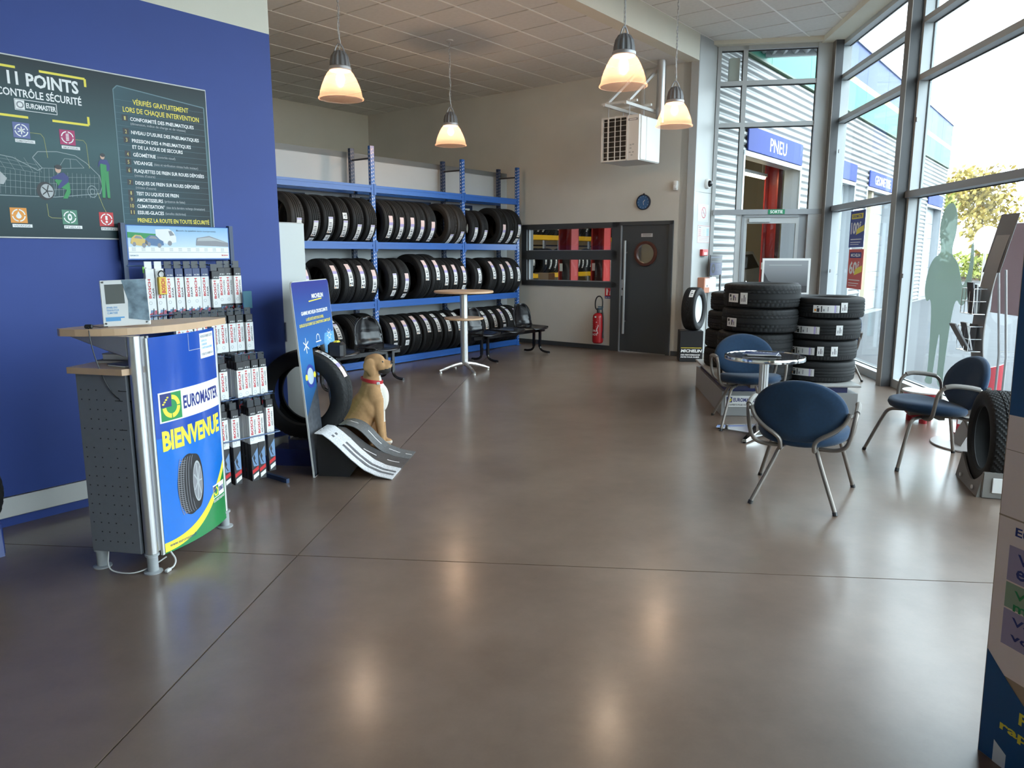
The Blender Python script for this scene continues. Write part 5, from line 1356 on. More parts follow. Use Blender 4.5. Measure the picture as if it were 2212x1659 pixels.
for q in range(8): c, s_ = math.cos(q * PI / 4), math.sin(q * PI / 4); ic.line([(.635 + c * .035, .955 + s_ * .035), (.635 + c * .052, .955 + s_ * .052)], .006, 0, M=LX(.002))
tag(ic.build('weather_icons', 'ink_white', brd, smooth=False), kind='stuff')
dmb().ring(.155, .71, .062, .085, 0, M=LX(.002), n=28).build('badge_ring', mat('ink_badge', (.03, .05, .30), .4), brd, smooth=False)
dmb().disc(.155, .71, .06, z=0, M=LX(.002)).build('badge_disc', mat('ink_paleblue', (.45, .55, .62), .4), brd, smooth=False)
dmb().disc(.075, .71, .022, z=0, M=LX(.0026)).build('badge_dot', 'ink_yellow', brd, smooth=False); dmb().disc(.235, .71, .022, z=0, M=LX(.0026)).build('badge_dot', 'ink_yellow', brd, smooth=False)
dmb().rect(.585, .735, .69, .86, 0, M=LX(.002)).build('info_patch', mat('patch_green', (.09, .22, .12), .4), brd, smooth=False)
# tyre cradle
MB().box(-.42, -.01, .28, .46, .0, .13).build('cradle', 'navy_gloss', ds, smooth=False)
MB().box(-.30, .0, .29, .45, .13, .20).build('cradle_step', 'navy_gloss', ds, smooth=False)
MB().rbox(-.02, .10, .42, .52, .80, .92, .02).build('clamp', 'black_plastic', ds)
MB().rbox(.02, .06, .44, .50, .86, .93, .008).build('clamp_band', 'ink_yellow', ds)
# road strips: three wavy boards meeting at the front lip
def strip(y0, y1, f, name, m, thick=.006):
    mb = MB(); vs = []; fs = []; n = 28
    for i in range(n + 1):
        t = i / n; x = .012 + t * .55
        z = f(t)
        for y in (y0, y1): vs += [(x, y, z), (x, y, z - thick)]
    for i in range(n):
        a, b = 4 * i, 4 * (i + 1)
        fs += [(a, a + 2, b + 2, b), (a + 1, b + 1, b + 3, a + 3), (a, b, b + 1, a + 1), (a + 2, a + 3, b + 3, b + 2)]
    fs += [(0, 1, 3, 2), (4 * n, 4 * n + 2, 4 * n + 3, 4 * n + 1)]
    o = mb.add(vs, fs).build(name, m, ds, ang=.9)
    return o
KN = [(0, 1.0), (.10, .985), (.20, .86), (.30, .71), (.46, .44), (.63, .20), (.80, .07), (1.0, .0)]
def wave(h, dip=0.):
    def f(t):
        t = min(1, max(0, t))
        for (t0, v0), (t1, v1) in zip(KN[:-1], KN[1:]):
            if t <= t1:
                return .008 + h * (v0 + (v1 - v0) * (t - t0) / (t1 - t0)) - dip * math.sin(PI * min(1, t / .7)) ** 2
        return .008
    return f
def marks(o, f, ys, w, m, segs, lift=.0012):
    mb = MB()
    for (t0, t1) in segs:
        for y in ys:
            vs = []; fs = []
            for i in range(7):
                t = t0 + (t1 - t0) * i / 6; vs += [(.012 + t * .55, y - w / 2, f(t) + lift), (.012 + t * .55, y + w / 2, f(t) + lift)]
            for i in range(6): fs.append((2 * i, 2 * i + 2, 2 * i + 3, 2 * i + 1))
            mb.add(vs, fs)
    tag(mb.build('road_markings', m, o, smooth=False), kind='stuff')
f1, f2, f3 = wave(.320), wave(.25, .02), wave(.262)
s1 = strip(-.0, .27, f1, 'snow_strip', mat('snow_print', (.62, .62, .64), .6, noise=.35, nscale=120))
marks(s1, f1, (.09, .16), .035, mat('tyre_tracks', (.12, .12, .13), .7, noise=.7, nscale=150), [(.02, .98)])
marks(s1, f1, (.125,), .008, 'label_white', [(.05, .3), (.42, .62), (.75, .95)])
s2 = strip(.272, .52, f2, 'wet_strip', mat('road_wet', (.055, .055, .058), .45, noise=.3, nscale=60))
marks(s2, f2, (.395,), .014, 'label_white', [(.08, .25), (.42, .60), (.75, .92)])
f3w = lambda t: f3(t) + (.035 * math.sin(PI * t / .6) ** 2 if t < .6 else 0)
s3 = strip(.522, .745, f3w, 'dry_strip', mat('road_dry', (.11, .115, .12), .6, noise=.3, nscale=60))
marks(s3, f3w, (.64,), .012, 'label_white', [(.05, .22), (.36, .55), (.66, .82), (.9, .99)])
mb = MB(); sp = [(.012, .0)] + [(.012 + t * .55, f1(t) - .007) for t in [i / 20 for i in range(12)]] + [(.24, 0)]
MB().prism(sp, .0, .006, M=frame((0, .05, 0), (1, 0, 0), (0, 0, 1))).build('side_cheek', 'black_plastic', ds, smooth=False)
# tyre held upright in the display, passing behind the board edge
TYD = tyre_mesh('tyre_display_kind', .335, .225, .215, 'vee')
def display_tyre():
    o = place('tyre', TYD); o.location = wpt(5.345, -2.075, .13 + .335 + .075); o.rotation_euler = (0, 0, PI / 2 - AW + .0)
    tag(o, 'upright all season tyre mounted through the blue display board', 'tyre')
    add_tag(o, .335, .070, .30, C_PINK, PI - .85, x=.0)
    return o
dtyre = display_tyre()
# ================================================================== sitting dog
def ell(bm, c, r, rot=None):
    M = Matrix.Translation(c) @ (rot or Matrix.Identity(4)) @ Matrix.Diagonal((*r, 1))
    bmesh.ops.create_icosphere(bm, subdivisions=3, radius=1, matrix=M)
def cap(bm, p0, r0, p1, r1, n=7):
    p0, p1 = Vector(p0), Vector(p1)
    for i in range(n + 1):
        t = i / n; r = r0 + (r1 - r0) * t; ell(bm, p0.lerp(p1, t), (r, r, r))
bm = bmesh.new()
RY = lambda a: Matrix.Rotation(a, 4, 'Y')
RX = lambda a: Matrix.Rotation(a, 4, 'X')
ell(bm, (.045, 0, .718), (.078, .064, .062)); ell(bm, (.015, 0, .712), (.062, .060, .060))          # skull
ell(bm, (.085, .030, .735), (.030, .026, .020)); ell(bm, (.085, -.030, .735), (.030, .026, .020))     # brows
ell(bm, (.126, 0, .682), (.052, .046, .046)); ell(bm, (.158, 0, .692), (.024, .036, .030))           # muzzle, nose pad
for s in (-1, 1):
    ell(bm, (.122, s * .030, .656), (.050, .025, .046), RY(-.25)); ell(bm, (.085, s * .045, .68), (.04, .02, .04))
    ell(bm, (-.006, s * .066, .692), (.044, .015, .060), RY(.35)); ell(bm, (.014, s * .073, .648), (.034, .012, .042), RY(.2))   # ears
ell(bm, (.130, 0, .638), (.040, .030, .018))                                                          # jaw
cap(bm, (.025, 0, .675), .062, (.005, 0, .53), .078); ell(bm, (.012, 0, .555), (.080, .076, .075))     # neck
cap(bm, (.018, 0, .50), .092, (-.02, 0, .34), .128)
ell(bm, (.058, 0, .405), (.088, .088, .135), RY(.12)); ell(bm, (.028, .06, .42), (.072, .06, .12)); ell(bm, (.028, -.06, .42), (.072, .06, .12))
cap(bm, (-.03, 0, .36), .125, (-.15, 0, .18), .135); ell(bm, (-.165, 0, .135), (.125, .125, .125))     # back and rump
for s in (-1, 1):
    cap(bm, (.055, s * .072, .40), .052, (.065, s * .075, .25), .042); cap(bm, (.065, s * .075, .25), .040, (.085, s * .072, .07), .029)
    ell(bm, (.108, s * .072, .028), (.052, .034, .028)); ell(bm, (.14, s * .058, .022), (.018, .013, .018)); ell(bm, (.144, s * .075, .022), (.018, .013, .018)); ell(bm, (.138, s * .092, .022), (.018, .013, .018))
    ell(bm, (-.085, s * .112, .135), (.115, .058, .105), RY(.3)); cap(bm, (-.02, s * .125, .10), .05, (-.085, s * .130, .035), .034)
    cap(bm, (-.09, s * .132, .03), .029, (.04, s * .135, .026), .030); ell(bm, (.055, s * .135, .024), (.04, .034, .025))
cap(bm, (-.27, .02, .08), .022, (-.20, .14, .03), .014)
me = bpy.data.meshes.new('dog'); bm.to_mesh(me); bm.free()
tmp = bpy.data.objects.new('dog_tmp', me); COL.objects.link(tmp)
md = tmp.modifiers.new('r', 'REMESH'); md.mode = 'VOXEL'; md.voxel_size = .0065
sm = tmp.modifiers.new('s', 'SMOOTH'); sm.factor = .5; sm.iterations = 6
dg = bpy.context.evaluated_depsgraph_get(); dg.update()
dme = bpy.data.meshes.new_from_object(tmp.evaluated_get(dg)); dme.name = 'dog_body'
bpy.data.objects.remove(tmp); bpy.data.meshes.remove(me)
dme.materials.clear()
for mm in ('dog_tan', 'dog_white', 'dog_dark'): dme.materials.append(MATS[mm])
for p in dme.polygons:
    x, y, z = p.center
    k = 0
    if x > .062 + .35 * abs(y) and .20 < z < .60 and abs(y) < .075: k = 1
    if z < .60 and x > .045 and abs(y) < .03 and z > .5: k = 1
    if x > .070 and z < .646 + .20 * (x - .07) and z > .575 and x > .07 + (.62 - z) * .6: k = 2
    if x > .166 and z > .694: k = 2
    if z < .018 and x > 0: k = 2 if z < .008 else k
    if x > -.12 and z < .03 and abs(y) < .06: k = 1 if False else k
    if x > .10 and z < .05: k = 1 if abs(y) < .085 and z < .035 else k
    p.material_index = k; p.use_smooth = True
dog = thing('dog_figure', 'tan boxer dog with red collar sitting behind the road strips', 'dog', (-1.155, 5.985, 0), .10)
place('body', dme, dog)
for s in (-1, 1):
    e = MB(); e.lathe([(.001, -.011), (.008, -.008), (.011, 0), (.008, .008), (.001, .011)], 12)
    o = e.build('eye', 'gloss_black', dog); o.location = (.103, s * .040, .714)
    MB().poly([(.108, s * .0515, .702), (.092, s * .0555, .70), (.098, s * .054, .672), (.104, s * .052, .680)]).build('cheek_mark', 'dog_dark', dog, smooth=False)
MB().lathe([(.001, -.012), (.012, -.008), (.016, 0), (.010, .010), (.001, .012)], 14).build('nose', 'dog_dark', dog, M=Matrix.Translation((.174, 0, .706)) @ Matrix.Scale(1.3, 4, (0, 1, 0)))
cl = MB(); n = 40; vs = []; fs = []
for i in range(n):
    q = 2 * PI * i / n; c, s_ = math.cos(q), math.sin(q)
    for r, dz in ((.084, -.014), (.0885, -.012), (.0885, .012), (.084, .014)):
        vs.append((.012 + r * 1.02 * c, r * .97 * s_, .562 - .20 * c * r + dz))
for i in range(n):
    a, b = 4 * i, 4 * ((i + 1) % n); fs += [(a, b, b + 1, a + 1), (a + 1, b + 1, b + 2, a + 2), (a + 2, b + 2, b + 3, a + 3), (a + 3, b + 3, b, a)]
cl = cl.add(vs, fs).build('collar', 'collar_red', dog)
MB().rbox(.055, .080, -.080, -.062, .535, .556, .003).build('collar_tag', 'label_white', cl)

# ================================================================== podium with tyre stacks
pd = thing('tyre_podium', 'low grey podium carrying three stacks of tyres', 'podium', M=WF @ Matrix.Translation((1.36, 7.36, 0)))
MB().rbox(0, 1.29, 0, 1.70, 0, .245, .004).build('base', mat('podium_grey', (.26, .26, .26), .5), pd, smooth=False)
MB().box(.04, 1.20, .04, 1.64, .245, .305).build('recess', 'navy_gloss', pd, smooth=False)
MB().rbox(-.012, 1.31, -.015, 1.72, .305, .327, .004).build('top_board', mat('podium_top', (.34, .34, .33), .4), pd, smooth=False)
pl = MB().rbox(.035, .36, -.006, 0, .092, .205, .002).build('name_plate', 'label_white', pd, smooth=False)
PX = frame((.035, -.0066, .092), (1, 0, 0), (0, 0, 1))
MB().rect(.006, .319, .040, .107, 0).build('plate_panel', 'ink_white', pl, M=PX, smooth=False)
def flatlogo(x0, z0, s, parent, M):
    MB().rect(x0, x0 + s, z0, z0 + s, .0004).build('emblem_ground', 'ink_navy', parent, M=M, smooth=False)
    MB().ring(x0 + s / 2, z0 + s / 2, s * .22, s * .4, .0008).build('emblem_ring', 'ink_yellow', parent, M=M, smooth=False)
flatlogo(.012, .045, .055, pl, PX)
MB().text('EUROMASTER', .078, .310, .055, .090, .0006, bold=.035).build('brand_lettering', 'ink_navy', pl, M=PX, smooth=False)
MB().text('DES EXPERTS POUR VOTRE VOITURE', .010, .312, .014, .030, .0006, bold=.02).build('slogan_lettering', 'ink_black', pl, M=PX, smooth=False)
SK = {'A': (tyre_mesh('tyre_stack_a', .372, .240, .228, 'suv'), .372, .240), 'B': (tyre_mesh('tyre_stack_b', .360, .208, .228, 'rib'), .360, .208), 'C': (tyre_mesh('tyre_stack_c', .345, .208, .215, 'suv'), .345, .208)}
C_WIDE = [(.05, .12, .2, .5, 5), (.14, .24, .1, .6, 3), (.14, .20, .7, .85, 3), (.30, .34, .1, .9, 3), (.38, .44, .2, .5, 4), (.55, .58, .2, .8, 4), (.80, .86, 0, 1, 2), (.88, .90, .1, .9, 4)]
POS = {'A': (wpt(7.775, 1.765), 'left front'), 'B': (wpt(7.80, 2.395), 'right'), 'C': (wpt(8.62, 1.74), 'rear left')}
LVL = ['lowest', 'second lowest', 'third from below', 'topmost']
for key in 'ABC':
    me, R, w = SK[key]; p, nm = POS[key]
    for i in range(4):
        o = place('tyre', me)
        dx, dy = ((0, 0), (-.02, .01), (.012, -.008), (.02, .0))[i] if key == 'A' else ((-.02, 0), (-.01, .01), (.005, -.01), (.03, .0))[i]
        o.location = (p.x + dx, p.y + dy, .328 + w * (i + .5)); 
        # axis vertical: local x -> z ; local y faces the camera side
        face = math.atan2(-p.y, -p.x) + (.0)
        o.rotation_euler = (Matrix.Rotation(face - PI / 2, 3, 'Z') @ Matrix.Rotation(-PI / 2, 3, 'Y')).to_euler()
        tag(o, '%s tyre in the %s stack on the grey podium' % (LVL[i], nm), 'tyre', 'stacked tyres on the podium')
        if key == 'A':
            add_tag(o, R, .085, .13 if i != 0 else .17, C_SMALL + [(.1, .3, .6, .9, 3), (.5, .7, .5, .8, 2)], -.80, x=-.02)
            if i == 3: add_tag(o, R, .11, .075, C_SMALL, -.46, x=-.02)
        elif key == 'B':
            add_tag(o, R, .072, .24 if i in (3, 0) else .26, C_WIDE, (-.38, -.45, -.42, .02)[i], x=-.005)
            if i: add_tag(o, R, .095, .065, C_SMALL, (0, .42, .45, .48)[i], x=.0 if i < 3 else .01)
            if i == 1: add_tag(o, R, .09, .06, C_SMALL, .06, x=0)

# ================================================================== round-back blue armchairs
def armchair(label, loc, heading):
    """heading: direction the sitter faces, clockwise from the camera axis"""
    t = thing('armchair', label, 'chair', loc, -heading, 'blue upholstered armchairs around the small table')
    # seat cushion: ellipse, sloping down to the back
    seat = MB(); n = 40
    prof = [(.0, .470), (.16, .470), (.235, .464), (.268, .448), (.275, .425), (.262, .402), (.235, .392), (.0, .392)]
    vs = []; fs = []
    for r, z in prof:
        for i in range(n):
            q = 2 * PI * i / n; x, y = r * math.cos(q) * 1.03, r * math.sin(q) * .98
            vs.append((x, y + .02, z + .085 * y + .02 * (x * x) / .07 * (1 if z > .43 else .5)))
    for j in range(len(prof) - 1): fs += [(j * n + i, j * n + (i + 1) % n, (j + 1) * n + (i + 1) % n, (j + 1) * n + i) for i in range(n)]
    seat.add(vs, fs).build('seat_cushion', 'blue_fabric', t, ang=1.2)
    # oval back cushion, tilted and gently wrapped
    bk = MB(); vs = []; fs = []
    prof = [(.0, .030), (.70, .030), (.93, .024), (1.0, .004), (1.0, -.012), (.94, -.026), (.70, -.030), (.0, -.030)]
    for r, d in prof:
        for i in range(n):
            q = 2 * PI * i / n; x, z = r * .278 * math.cos(q), r * .205 * math.sin(q)
            vs.append((x, -.275 + d - .24 * z + .55 * x * x, .610 + z))
    for j in range(len(prof) - 1): fs += [(j * n + i, j * n + (i + 1) % n, (j + 1) * n + (i + 1) % n, (j + 1) * n + i) for i in range(n)]
    bk.add(vs, fs).build('backrest', 'blue_fabric', t, ang=1.2)
    for s in (-1, 1):
        MB().tube([(s * .10, -.12, .365), (s * .10, -.235, .360), (s * .10, -.275, .375), (s * .10, -.278, .425), (s * .135, -.287, .462), (s * .20, -.285, .50), (s * .262, -.272, .555), (s * .288, -.262, .615)], .0135, n=10, smooth=2).build('back_support', 'tube_taupe', t)
        MB().tube([(s * .285, -.266, .603), (s * .29, -.260, .622)], .0155, n=10).build('end_cap', 'arm_rubber', t)
        arm = [(s * .14, .12, .375), (s * .235, .12, .372), (s * .285, .115, .395), (s * .300, .11, .47), (s * .308, .10, .575), (s * .312, .06, .625), (s * .318, .0, .640), (s * .322, -.12, .628), (s * .320, -.19, .612), (s * .312, -.225, .56), (s * .300, -.225, .47), (s * .278, -.215, .40), (s * .22, -.19, .368), (s * .12, -.17, .365)]
        MB().tube(arm, .0135, n=10, smooth=2).build('arm_frame', 'tube_taupe', t)
        MB().tube([(s * .312, .055, .627), (s * .318, .0, .641), (s * .322, -.12, .629), (s * .320, -.18, .615)], .0175, n=10, smooth=2).build('arm_pad', 'arm_rubber', t)
        MB().tube([(s * .12, .05, .372), (s * .17, .16, .375), (s * .205, .215, .365), (s * .225, .245, .30), (s * .305, .335, .012)], .0135, n=10, smooth=2).build('leg', 'tube_taupe', t)
        MB().tube([(s * .06, -.05, .365), (s * .10, -.19, .368), (s * .115, -.215, .35), (s * .135, -.235, .29), (s * .250, -.335, .012)], .0135, n=10, smooth=2).build('leg', 'tube_taupe', t)
        for x, y in ((.308, .338), (.253, -.338)):
            MB().cyl((s * x, y, 0), (s * (x - .006), y * .985, .022), .0155, n=10).build('foot_cap', 'black_plastic', t)
    MB().box(-.20, .20, -.02, .02, .362, .392).box(-.02, .02, -.15, .15, .362, .392).build('seat_frame', 'tube_taupe', t, smooth=False)
armchair('nearest blue armchair, seen from behind', (1.905, 4.745, 0), math.radians(28))
armchair('blue armchair facing the small table from the window side', (3.19, 5.57, 0), math.radians(-86))
armchair('blue armchair facing the camera behind the small table', (2.215, 6.865, 0), math.radians(184))
armchair('mostly hidden blue armchair by the window behind the right tyre stack', (4.02, 9.40, 0), math.radians(-95))

# ================================================================== small round table with magazines
st = thing('cafe_table', 'small round table with dark top and polished metal rim', 'table', (2.20, 6.42, 0), .3)
MB().lathe([(.001, .695), (.322, .695), (.322, .703), (.001, .703)], 56).build('table_top', mat('table_dark', (.030, .028, .032), .12), st)
MB().lathe([(.316, .672), (.338, .674), (.340, .690), (.336, .706), (.322, .708), (.320, .696), (.316, .690)], 56, closed=True).build('rim', 'chrome', st)
fl_ = MB(); n = 48; vs = []; fs = []
for z in (.05, .675):
    for i in range(n): q = 2 * PI * i / n; r = .040 * (1 if i % 4 < 2 else .93); vs.append((r * math.cos(q), r * math.sin(q), z))
fs = [(i, (i + 1) % n, n + (i + 1) % n, n + i) for i in range(n)]
fl_.add(vs, fs).build('fluted_column', 'brushed', st, ang=.3)
for i in range(4):
    q = PI / 2 * i + .62; M = Matrix.Rotation(q, 4, 'Z')
    MB().add([(.02, -.055, .015), (.40, -.022, .012), (.40, .022, .012), (.02, .055, .015), (.02, -.045, .085), (.39, -.016, .035), (.39, .016, .035), (.02, .045, .085)],
             [(0, 3, 2, 1), (4, 5, 6, 7), (0, 1, 5, 4), (1, 2, 6, 5), (2, 3, 7, 6), (3, 0, 4, 7)], M=M).build('base_leg', 'chrome', st, smooth=False)
    MB().cyl((.375, 0, 0), (.375, 0, .014), .016, n=10, M=M).build('glide', 'black_plastic', st)
for i, (dx, dy, rz, z, lb) in enumerate(((.0, .04, .25, .7085, 'magazine lying underneath on the small round table'), (-.02, .05, .05, .7145, 'blue covered magazine on top on the small round table'))):
    mg = thing('magazine', lb, 'magazine', (2.20 + dx, 6.42 + dy, z), rz - .5, 'magazines on the small table')
    MB().rbox(-.14, .14, -.10, .10, 0, .0055, .0015).build('pages', 'paper', mg, smooth=False)
    MB().rect(-.138, .138, -.098, .098, .0058).build('cover', ramp_mat('mag_%d' % i, (.02, .03, .10), (.12, .14, .22), 0, -.14, .14, .3), mg, smooth=False)
    MB().text('AUTO', -.09, .09, .03, .07, .0063).build('cover_lettering', 'label_white', mg, smooth=False)
# ================================================================== leaflet stand, stools and signs by the window
ls = thing('leaflet_stand', 'grey leaflet stand with wire baskets beside the window', 'stand', (3.86, 6.02, 0), -.12)
MB().lathe([(.001, 0), (.33, 0), (.335, .006), (.33, .014), (.001, .016)], 48).build('base_disc', mat('stand_grey', (.30, .28, .27), .4, metal=.2), ls)
wf2 = 'stand_grey'
pk = [(-.16, .016), (.02, .38), (-.06, .70), (-.085, .95), (-.06, 1.25), (-.01, 1.55), (.075, 1.86)]
mb = MB(); vs = []; fs = []
PP = [Vector((x, 0, z)) for x, z in pk]
for _ in range(2):
    Q = [PP[0]]
    for a, b in zip(PP[:-1], PP[1:]): Q += [a * .75 + b * .25, a * .25 + b * .75]
    PP = Q + [PP[-1]]
for p in PP: vs += [(p.x, -.10, p.z), (p.x, .10, p.z), (p.x + .008, .10, p.z), (p.x + .008, -.10, p.z)]
for i in range(len(PP) - 1):
    a, b = 4 * i, 4 * i + 4; fs += [(a + q, a + (q + 1) % 4, b + (q + 1) % 4, b + q) for q in range(4)]
fs += [(3, 2, 1, 0), tuple(4 * (len(PP) - 1) + q for q in range(4))]
mb.add(vs, fs).build('curved_panel', wf2, ls, ang=.8)
MB().box(.015, .02, -.135, .135, 1.40, 1.87, M=Matrix.Translation((-.34, 0, .065)) @ Matrix.Rotation(.215, 4, 'Y')).build('title_board', mat('board_grey', (.13, .12, .125), .4), ls, smooth=False)
for y in (-.05, .06): MB().tube([(.14, y, .016), (.135, y, .75), (.06, y, 1.45)], .010, n=8).build('rear_post', 'grey_metal', ls)
for k, (x, z) in enumerate(((-.105, 1.10), (-.11, .80))):
    b = MB()
    for zz in (0, .10, .20):
        b.tube([(x + .02, -.10, z + zz), (x - .075, -.10, z + zz), (x - .075, .10, z + zz), (x + .02, .10, z + zz)], .003, n=5)
    for y in (-.10, -.03, .04, .10): b.tube([(x + .02, y, z), (x - .075, y, z), (x - .075, y, z + .20)], .003, n=5)
    b.build('wire_basket', 'chrome', ls)
    MB().box(x - .070, x + .02, -.098, .098, z - .002, z + .001).build('basket_floor', 'grey_metal', ls, smooth=False)
    for j in range(3):
        l = thing('leaflet_bundle', ['upper', 'lower'][k] + ' basket leaflets, ' + ['front', 'middle', 'rear'][j] + ' bundle on the grey stand', 'leaflets', M=Matrix.Translation((3.86, 6.02, 0)) @ Matrix.Rotation(-.12, 4, 'Z') @ Matrix.Translation((x - .055 + .026 * j, -.085 + .03 * j, z + .004)) @ Matrix.Rotation((-.55, -.25, .03)[j] if k else (-.12, -.05, .02)[j], 4, 'Y'), group='leaflets in the wire baskets')
        MB().rbox(0, .014, 0, .10, 0, .25 - .02 * j, .002).build('sheets', 'paper' if j == 1 else mat('leaflet_grey', (.20, .20, .21), .5), l, smooth=False)
        MB().box(-.001, 0, 0, .10, 0, .25 - .02 * j).build('cover', mat('leaflet_dark', (.07, .065, .075), .4), l, smooth=False)
rt = thing('red_stool', 'small red drum stool with white top by the window', 'stool', (3.90, 6.95, 0), .3)
MB().lathe([(.001, .285), (.168, .285), (.175, .292), (.172, .302), (.001, .304)], 40).build('white_top', 'label_white', rt)
MB().lathe([(.10, .05), (.15, .10), (.165, .20), (.160, .285), (.001, .286)], 36).build('drum', 'red_gloss', rt)
for q in range(3): MB().cyl((.09 * math.cos(q * 2.09), .09 * math.sin(q * 2.09), 0), (.09 * math.cos(q * 2.09), .09 * math.sin(q * 2.09), .06), .035, n=14).build('leg', 'red_gloss', rt)
ks = thing('red_display', 'curved red tyre brand display stand with white name label', 'display', (4.12, 6.42, 0), .12)
mb = MB(); vs = []; fs = []; n = 16
for i in range(n + 1):
    t = -1 + 2 * i / n; x = .20 * t; y = -.06 * (1 - t * t)
    h = .58 + .05 * (t + 1) / 2
    vs += [(x, y, .0), (x, y, h), (x, y + .012, h), (x, y + .012, .0)]
for i in range(n):
    a, b = 4 * i, 4 * i + 4; fs += [(a + q, b + q, b + (q + 1) % 4, a + (q + 1) % 4) for q in range(4)]
fs += [(0, 1, 2, 3), tuple(4 * n + 3 - q for q in range(4))]
mb.add(vs, fs).build('curved_sheet', 'red_gloss', ks, ang=.8)
def kcurve(v): t = v.x / .20; return Vector((v.x, -.06 * (1 - t * t) - .0008 - v.z, v.y))
k1 = MB(); k1.T = kcurve
for i in range(16): k1.poly([(-.2 + .025 * i, .10, 0), (-.175 + .025 * i, .10, 0), (-.175 + .025 * i, .255, 0), (-.2 + .025 * i, .255, 0)])
k1.build('name_label', 'label_white', ks, ang=1.)
k2 = MB(); k2.T = kcurve; k2.text('Kleber', -.185, .12, .155, .205, .0008, bold=.05); k2.build('name_lettering', 'ink_black', ks, smooth=False)
k3 = MB(); k3.T = kcurve
for i in range(3): k3.poly([(-.02 + .03 * i, .222, .0008), (.0 + .03 * i, .222, .0008), (.015 + .03 * i, .236, .0008), (-.005 + .03 * i, .236, .0008)])
tag(k3.build('red_ticks', 'ink_red', ks, smooth=False), kind='stuff')
MB().box(-.18, .18, .0, .10, 0, .012).build('foot_plate', 'red_gloss', ks, smooth=False)

TYS = tyre_mesh('tyre_floor_kind', .325, .215, .21, 'vee')
def floor_stand(nm, label, lt, loc, rz, body, plate, letters=None, wheel=False):
    t = thing(nm, label, 'stand', loc, rz)
    # moulded cradle: two low curved shells joined at the floor
    mb = MB(); vs = []; fs = []; n = 18; L = .27
    for i in range(n + 1):
        u = -1 + 2 * i / n; y = L * u; h = .05 + .125 * abs(u) ** 1.6; w0, w1 = .155, .125
        vs += [(-w0, y, 0), (-w1, y, h), (-w1 + .012, y, h), (-w0 + .03, y, .012), (w0 - .03, y, .012), (w1 - .012, y, h), (w1, y, h), (w0, y, 0)]
    for i in range(n):
        a, b = 8 * i, 8 * i + 8; fs += [(a + q, a + (q + 1) % 8, b + (q + 1) % 8, b + q) for q in range(8)]
    fs += [tuple(range(7, -1, -1)), tuple(8 * n + q for q in range(8))]
    mb.add(vs, fs).build('cradle', body, t, ang=.5)
    for s in (-1, 1): MB().rbox(-.13, .13, s * L - .012, s * L + .012, 0, .175, .006).build('end_wall', body, t, smooth=False)
    MB().rbox(-.075, .075, -L - .020, -L - .012, .04, .14, .003).build('name_plate', plate, t, smooth=False)
    for y in (-.15, .15): MB().cyl((-.150, y, .035), (-.158, y, .035), .014, n=12).build('rivet', 'label_white', t)
    o = place('tyre', TYS); o.location = (loc[0], loc[1], .345); o.rotation_euler = (0, 0, rz)
    tag(o, lt, 'tyre')
    return t, o
t, o = floor_stand('tyre_stand', 'grey moulded tyre stand beside the cardboard display', 'upright tyre in the grey floor stand beside the cardboard display', (3.28, 4.90, 0), math.radians(-18), mat('stand_taupe', (.21, .20, .19), .5), 'label_white')
add_tag(o, .325, .06, .16, C_WHITE, PI + -.35, x=.03)
t, o = floor_stand('tyre_stand', 'blue tyre stand cut off at the left edge of the picture', 'upright tyre in the blue stand at the left edge', (-2.965, 3.60, 0), -AM, mat('stand_navy', (.02, .05, .25), .35), 'label_white')
add_tag(o, .325, .09, .16, C_SMALL, -.25, x=.02)
MB().rbox(-.13, .13, -.285, -.283, .10, .112, .001).build('white_stripe', 'label_white', t, smooth=False)

# cardboard display at the right edge
# local x runs towards the camera, y up, z faces the showroom
cdm = Matrix.Translation((1.500, 2.16, 0)) @ frame((0, 0, 0), Vector((.245, -.97, 0)), Vector((-.028, -.007, 1)))
cb = thing('cardboard_display', 'tall printed cardboard display cut off at the right edge', 'display', M=cdm)
MB().box(0, .62, 0, 1.75, -.22, 0).build('carton', 'card_edge', cb, smooth=False)
def csheet(x0, x1, f0, f1, z, n=24):
    mb = MB(); vs = []; fs = []
    for i in range(n + 1):
        x = x0 + (x1 - x0) * i / n; vs += [(x, f0(x), z), (x, f1(x), z)]
    for i in range(n): fs.append((2 * i, 2 * i + 2, 2 * i + 3, 2 * i + 1))
    return mb.add(vs, fs)
csheet(.003, .62, lambda x: .30, lambda x: 1.30, .0008).build('text_panel', 'card_cream', cb, smooth=False)
csheet(.003, .62, lambda x: .002, lambda x: .36 - .20 * math.sin(min(1, x / .35) * PI / 2), .0014).build('wave_base', mat('card_blue', (.012, .085, .22), .5), cb, smooth=False)
csheet(.003, .62, lambda x: 1.105 + .02 * x, lambda x: 1.748, .0014).build('upper_print', 'card_blue', cb, smooth=False)
MB().rect(.0, .62, .795, .800, .0012).build('fold_line', 'card_edge', cb, smooth=False)
MB().rect(.0, .62, 1.000, 1.002, .0012).build('fold_line', 'card_edge', cb, smooth=False)
for i, (z0, z1, m_, rows) in enumerate(((.605, .715, 'box_lilac', ('Vous avez', 'en cours')), (.520, .600, 'box_sage', ('Vous pouvez', 'même offrir')), (.400, .515, 'box_lilac', ('Vous gérez', 'vos points')))):
    mat('box_lilac', (.40, .32, .42), .6); mat('box_sage', (.30, .38, .24), .6)
    MB().rect(.045, .60, z0, z1, .0014).build('text_box', m_, cb, smooth=False)
    for j, r in enumerate(rows):
        x0 = .075
        MB().text(r, x0, x0 + .028 * len(r), z1 - .050 - j * (z1 - z0) * .42, z1 - .018 - j * (z1 - z0) * .42, .002, bold=.02).build('lettering', 'ink_navy' if i != 1 else 'ink_green', cb, smooth=False)
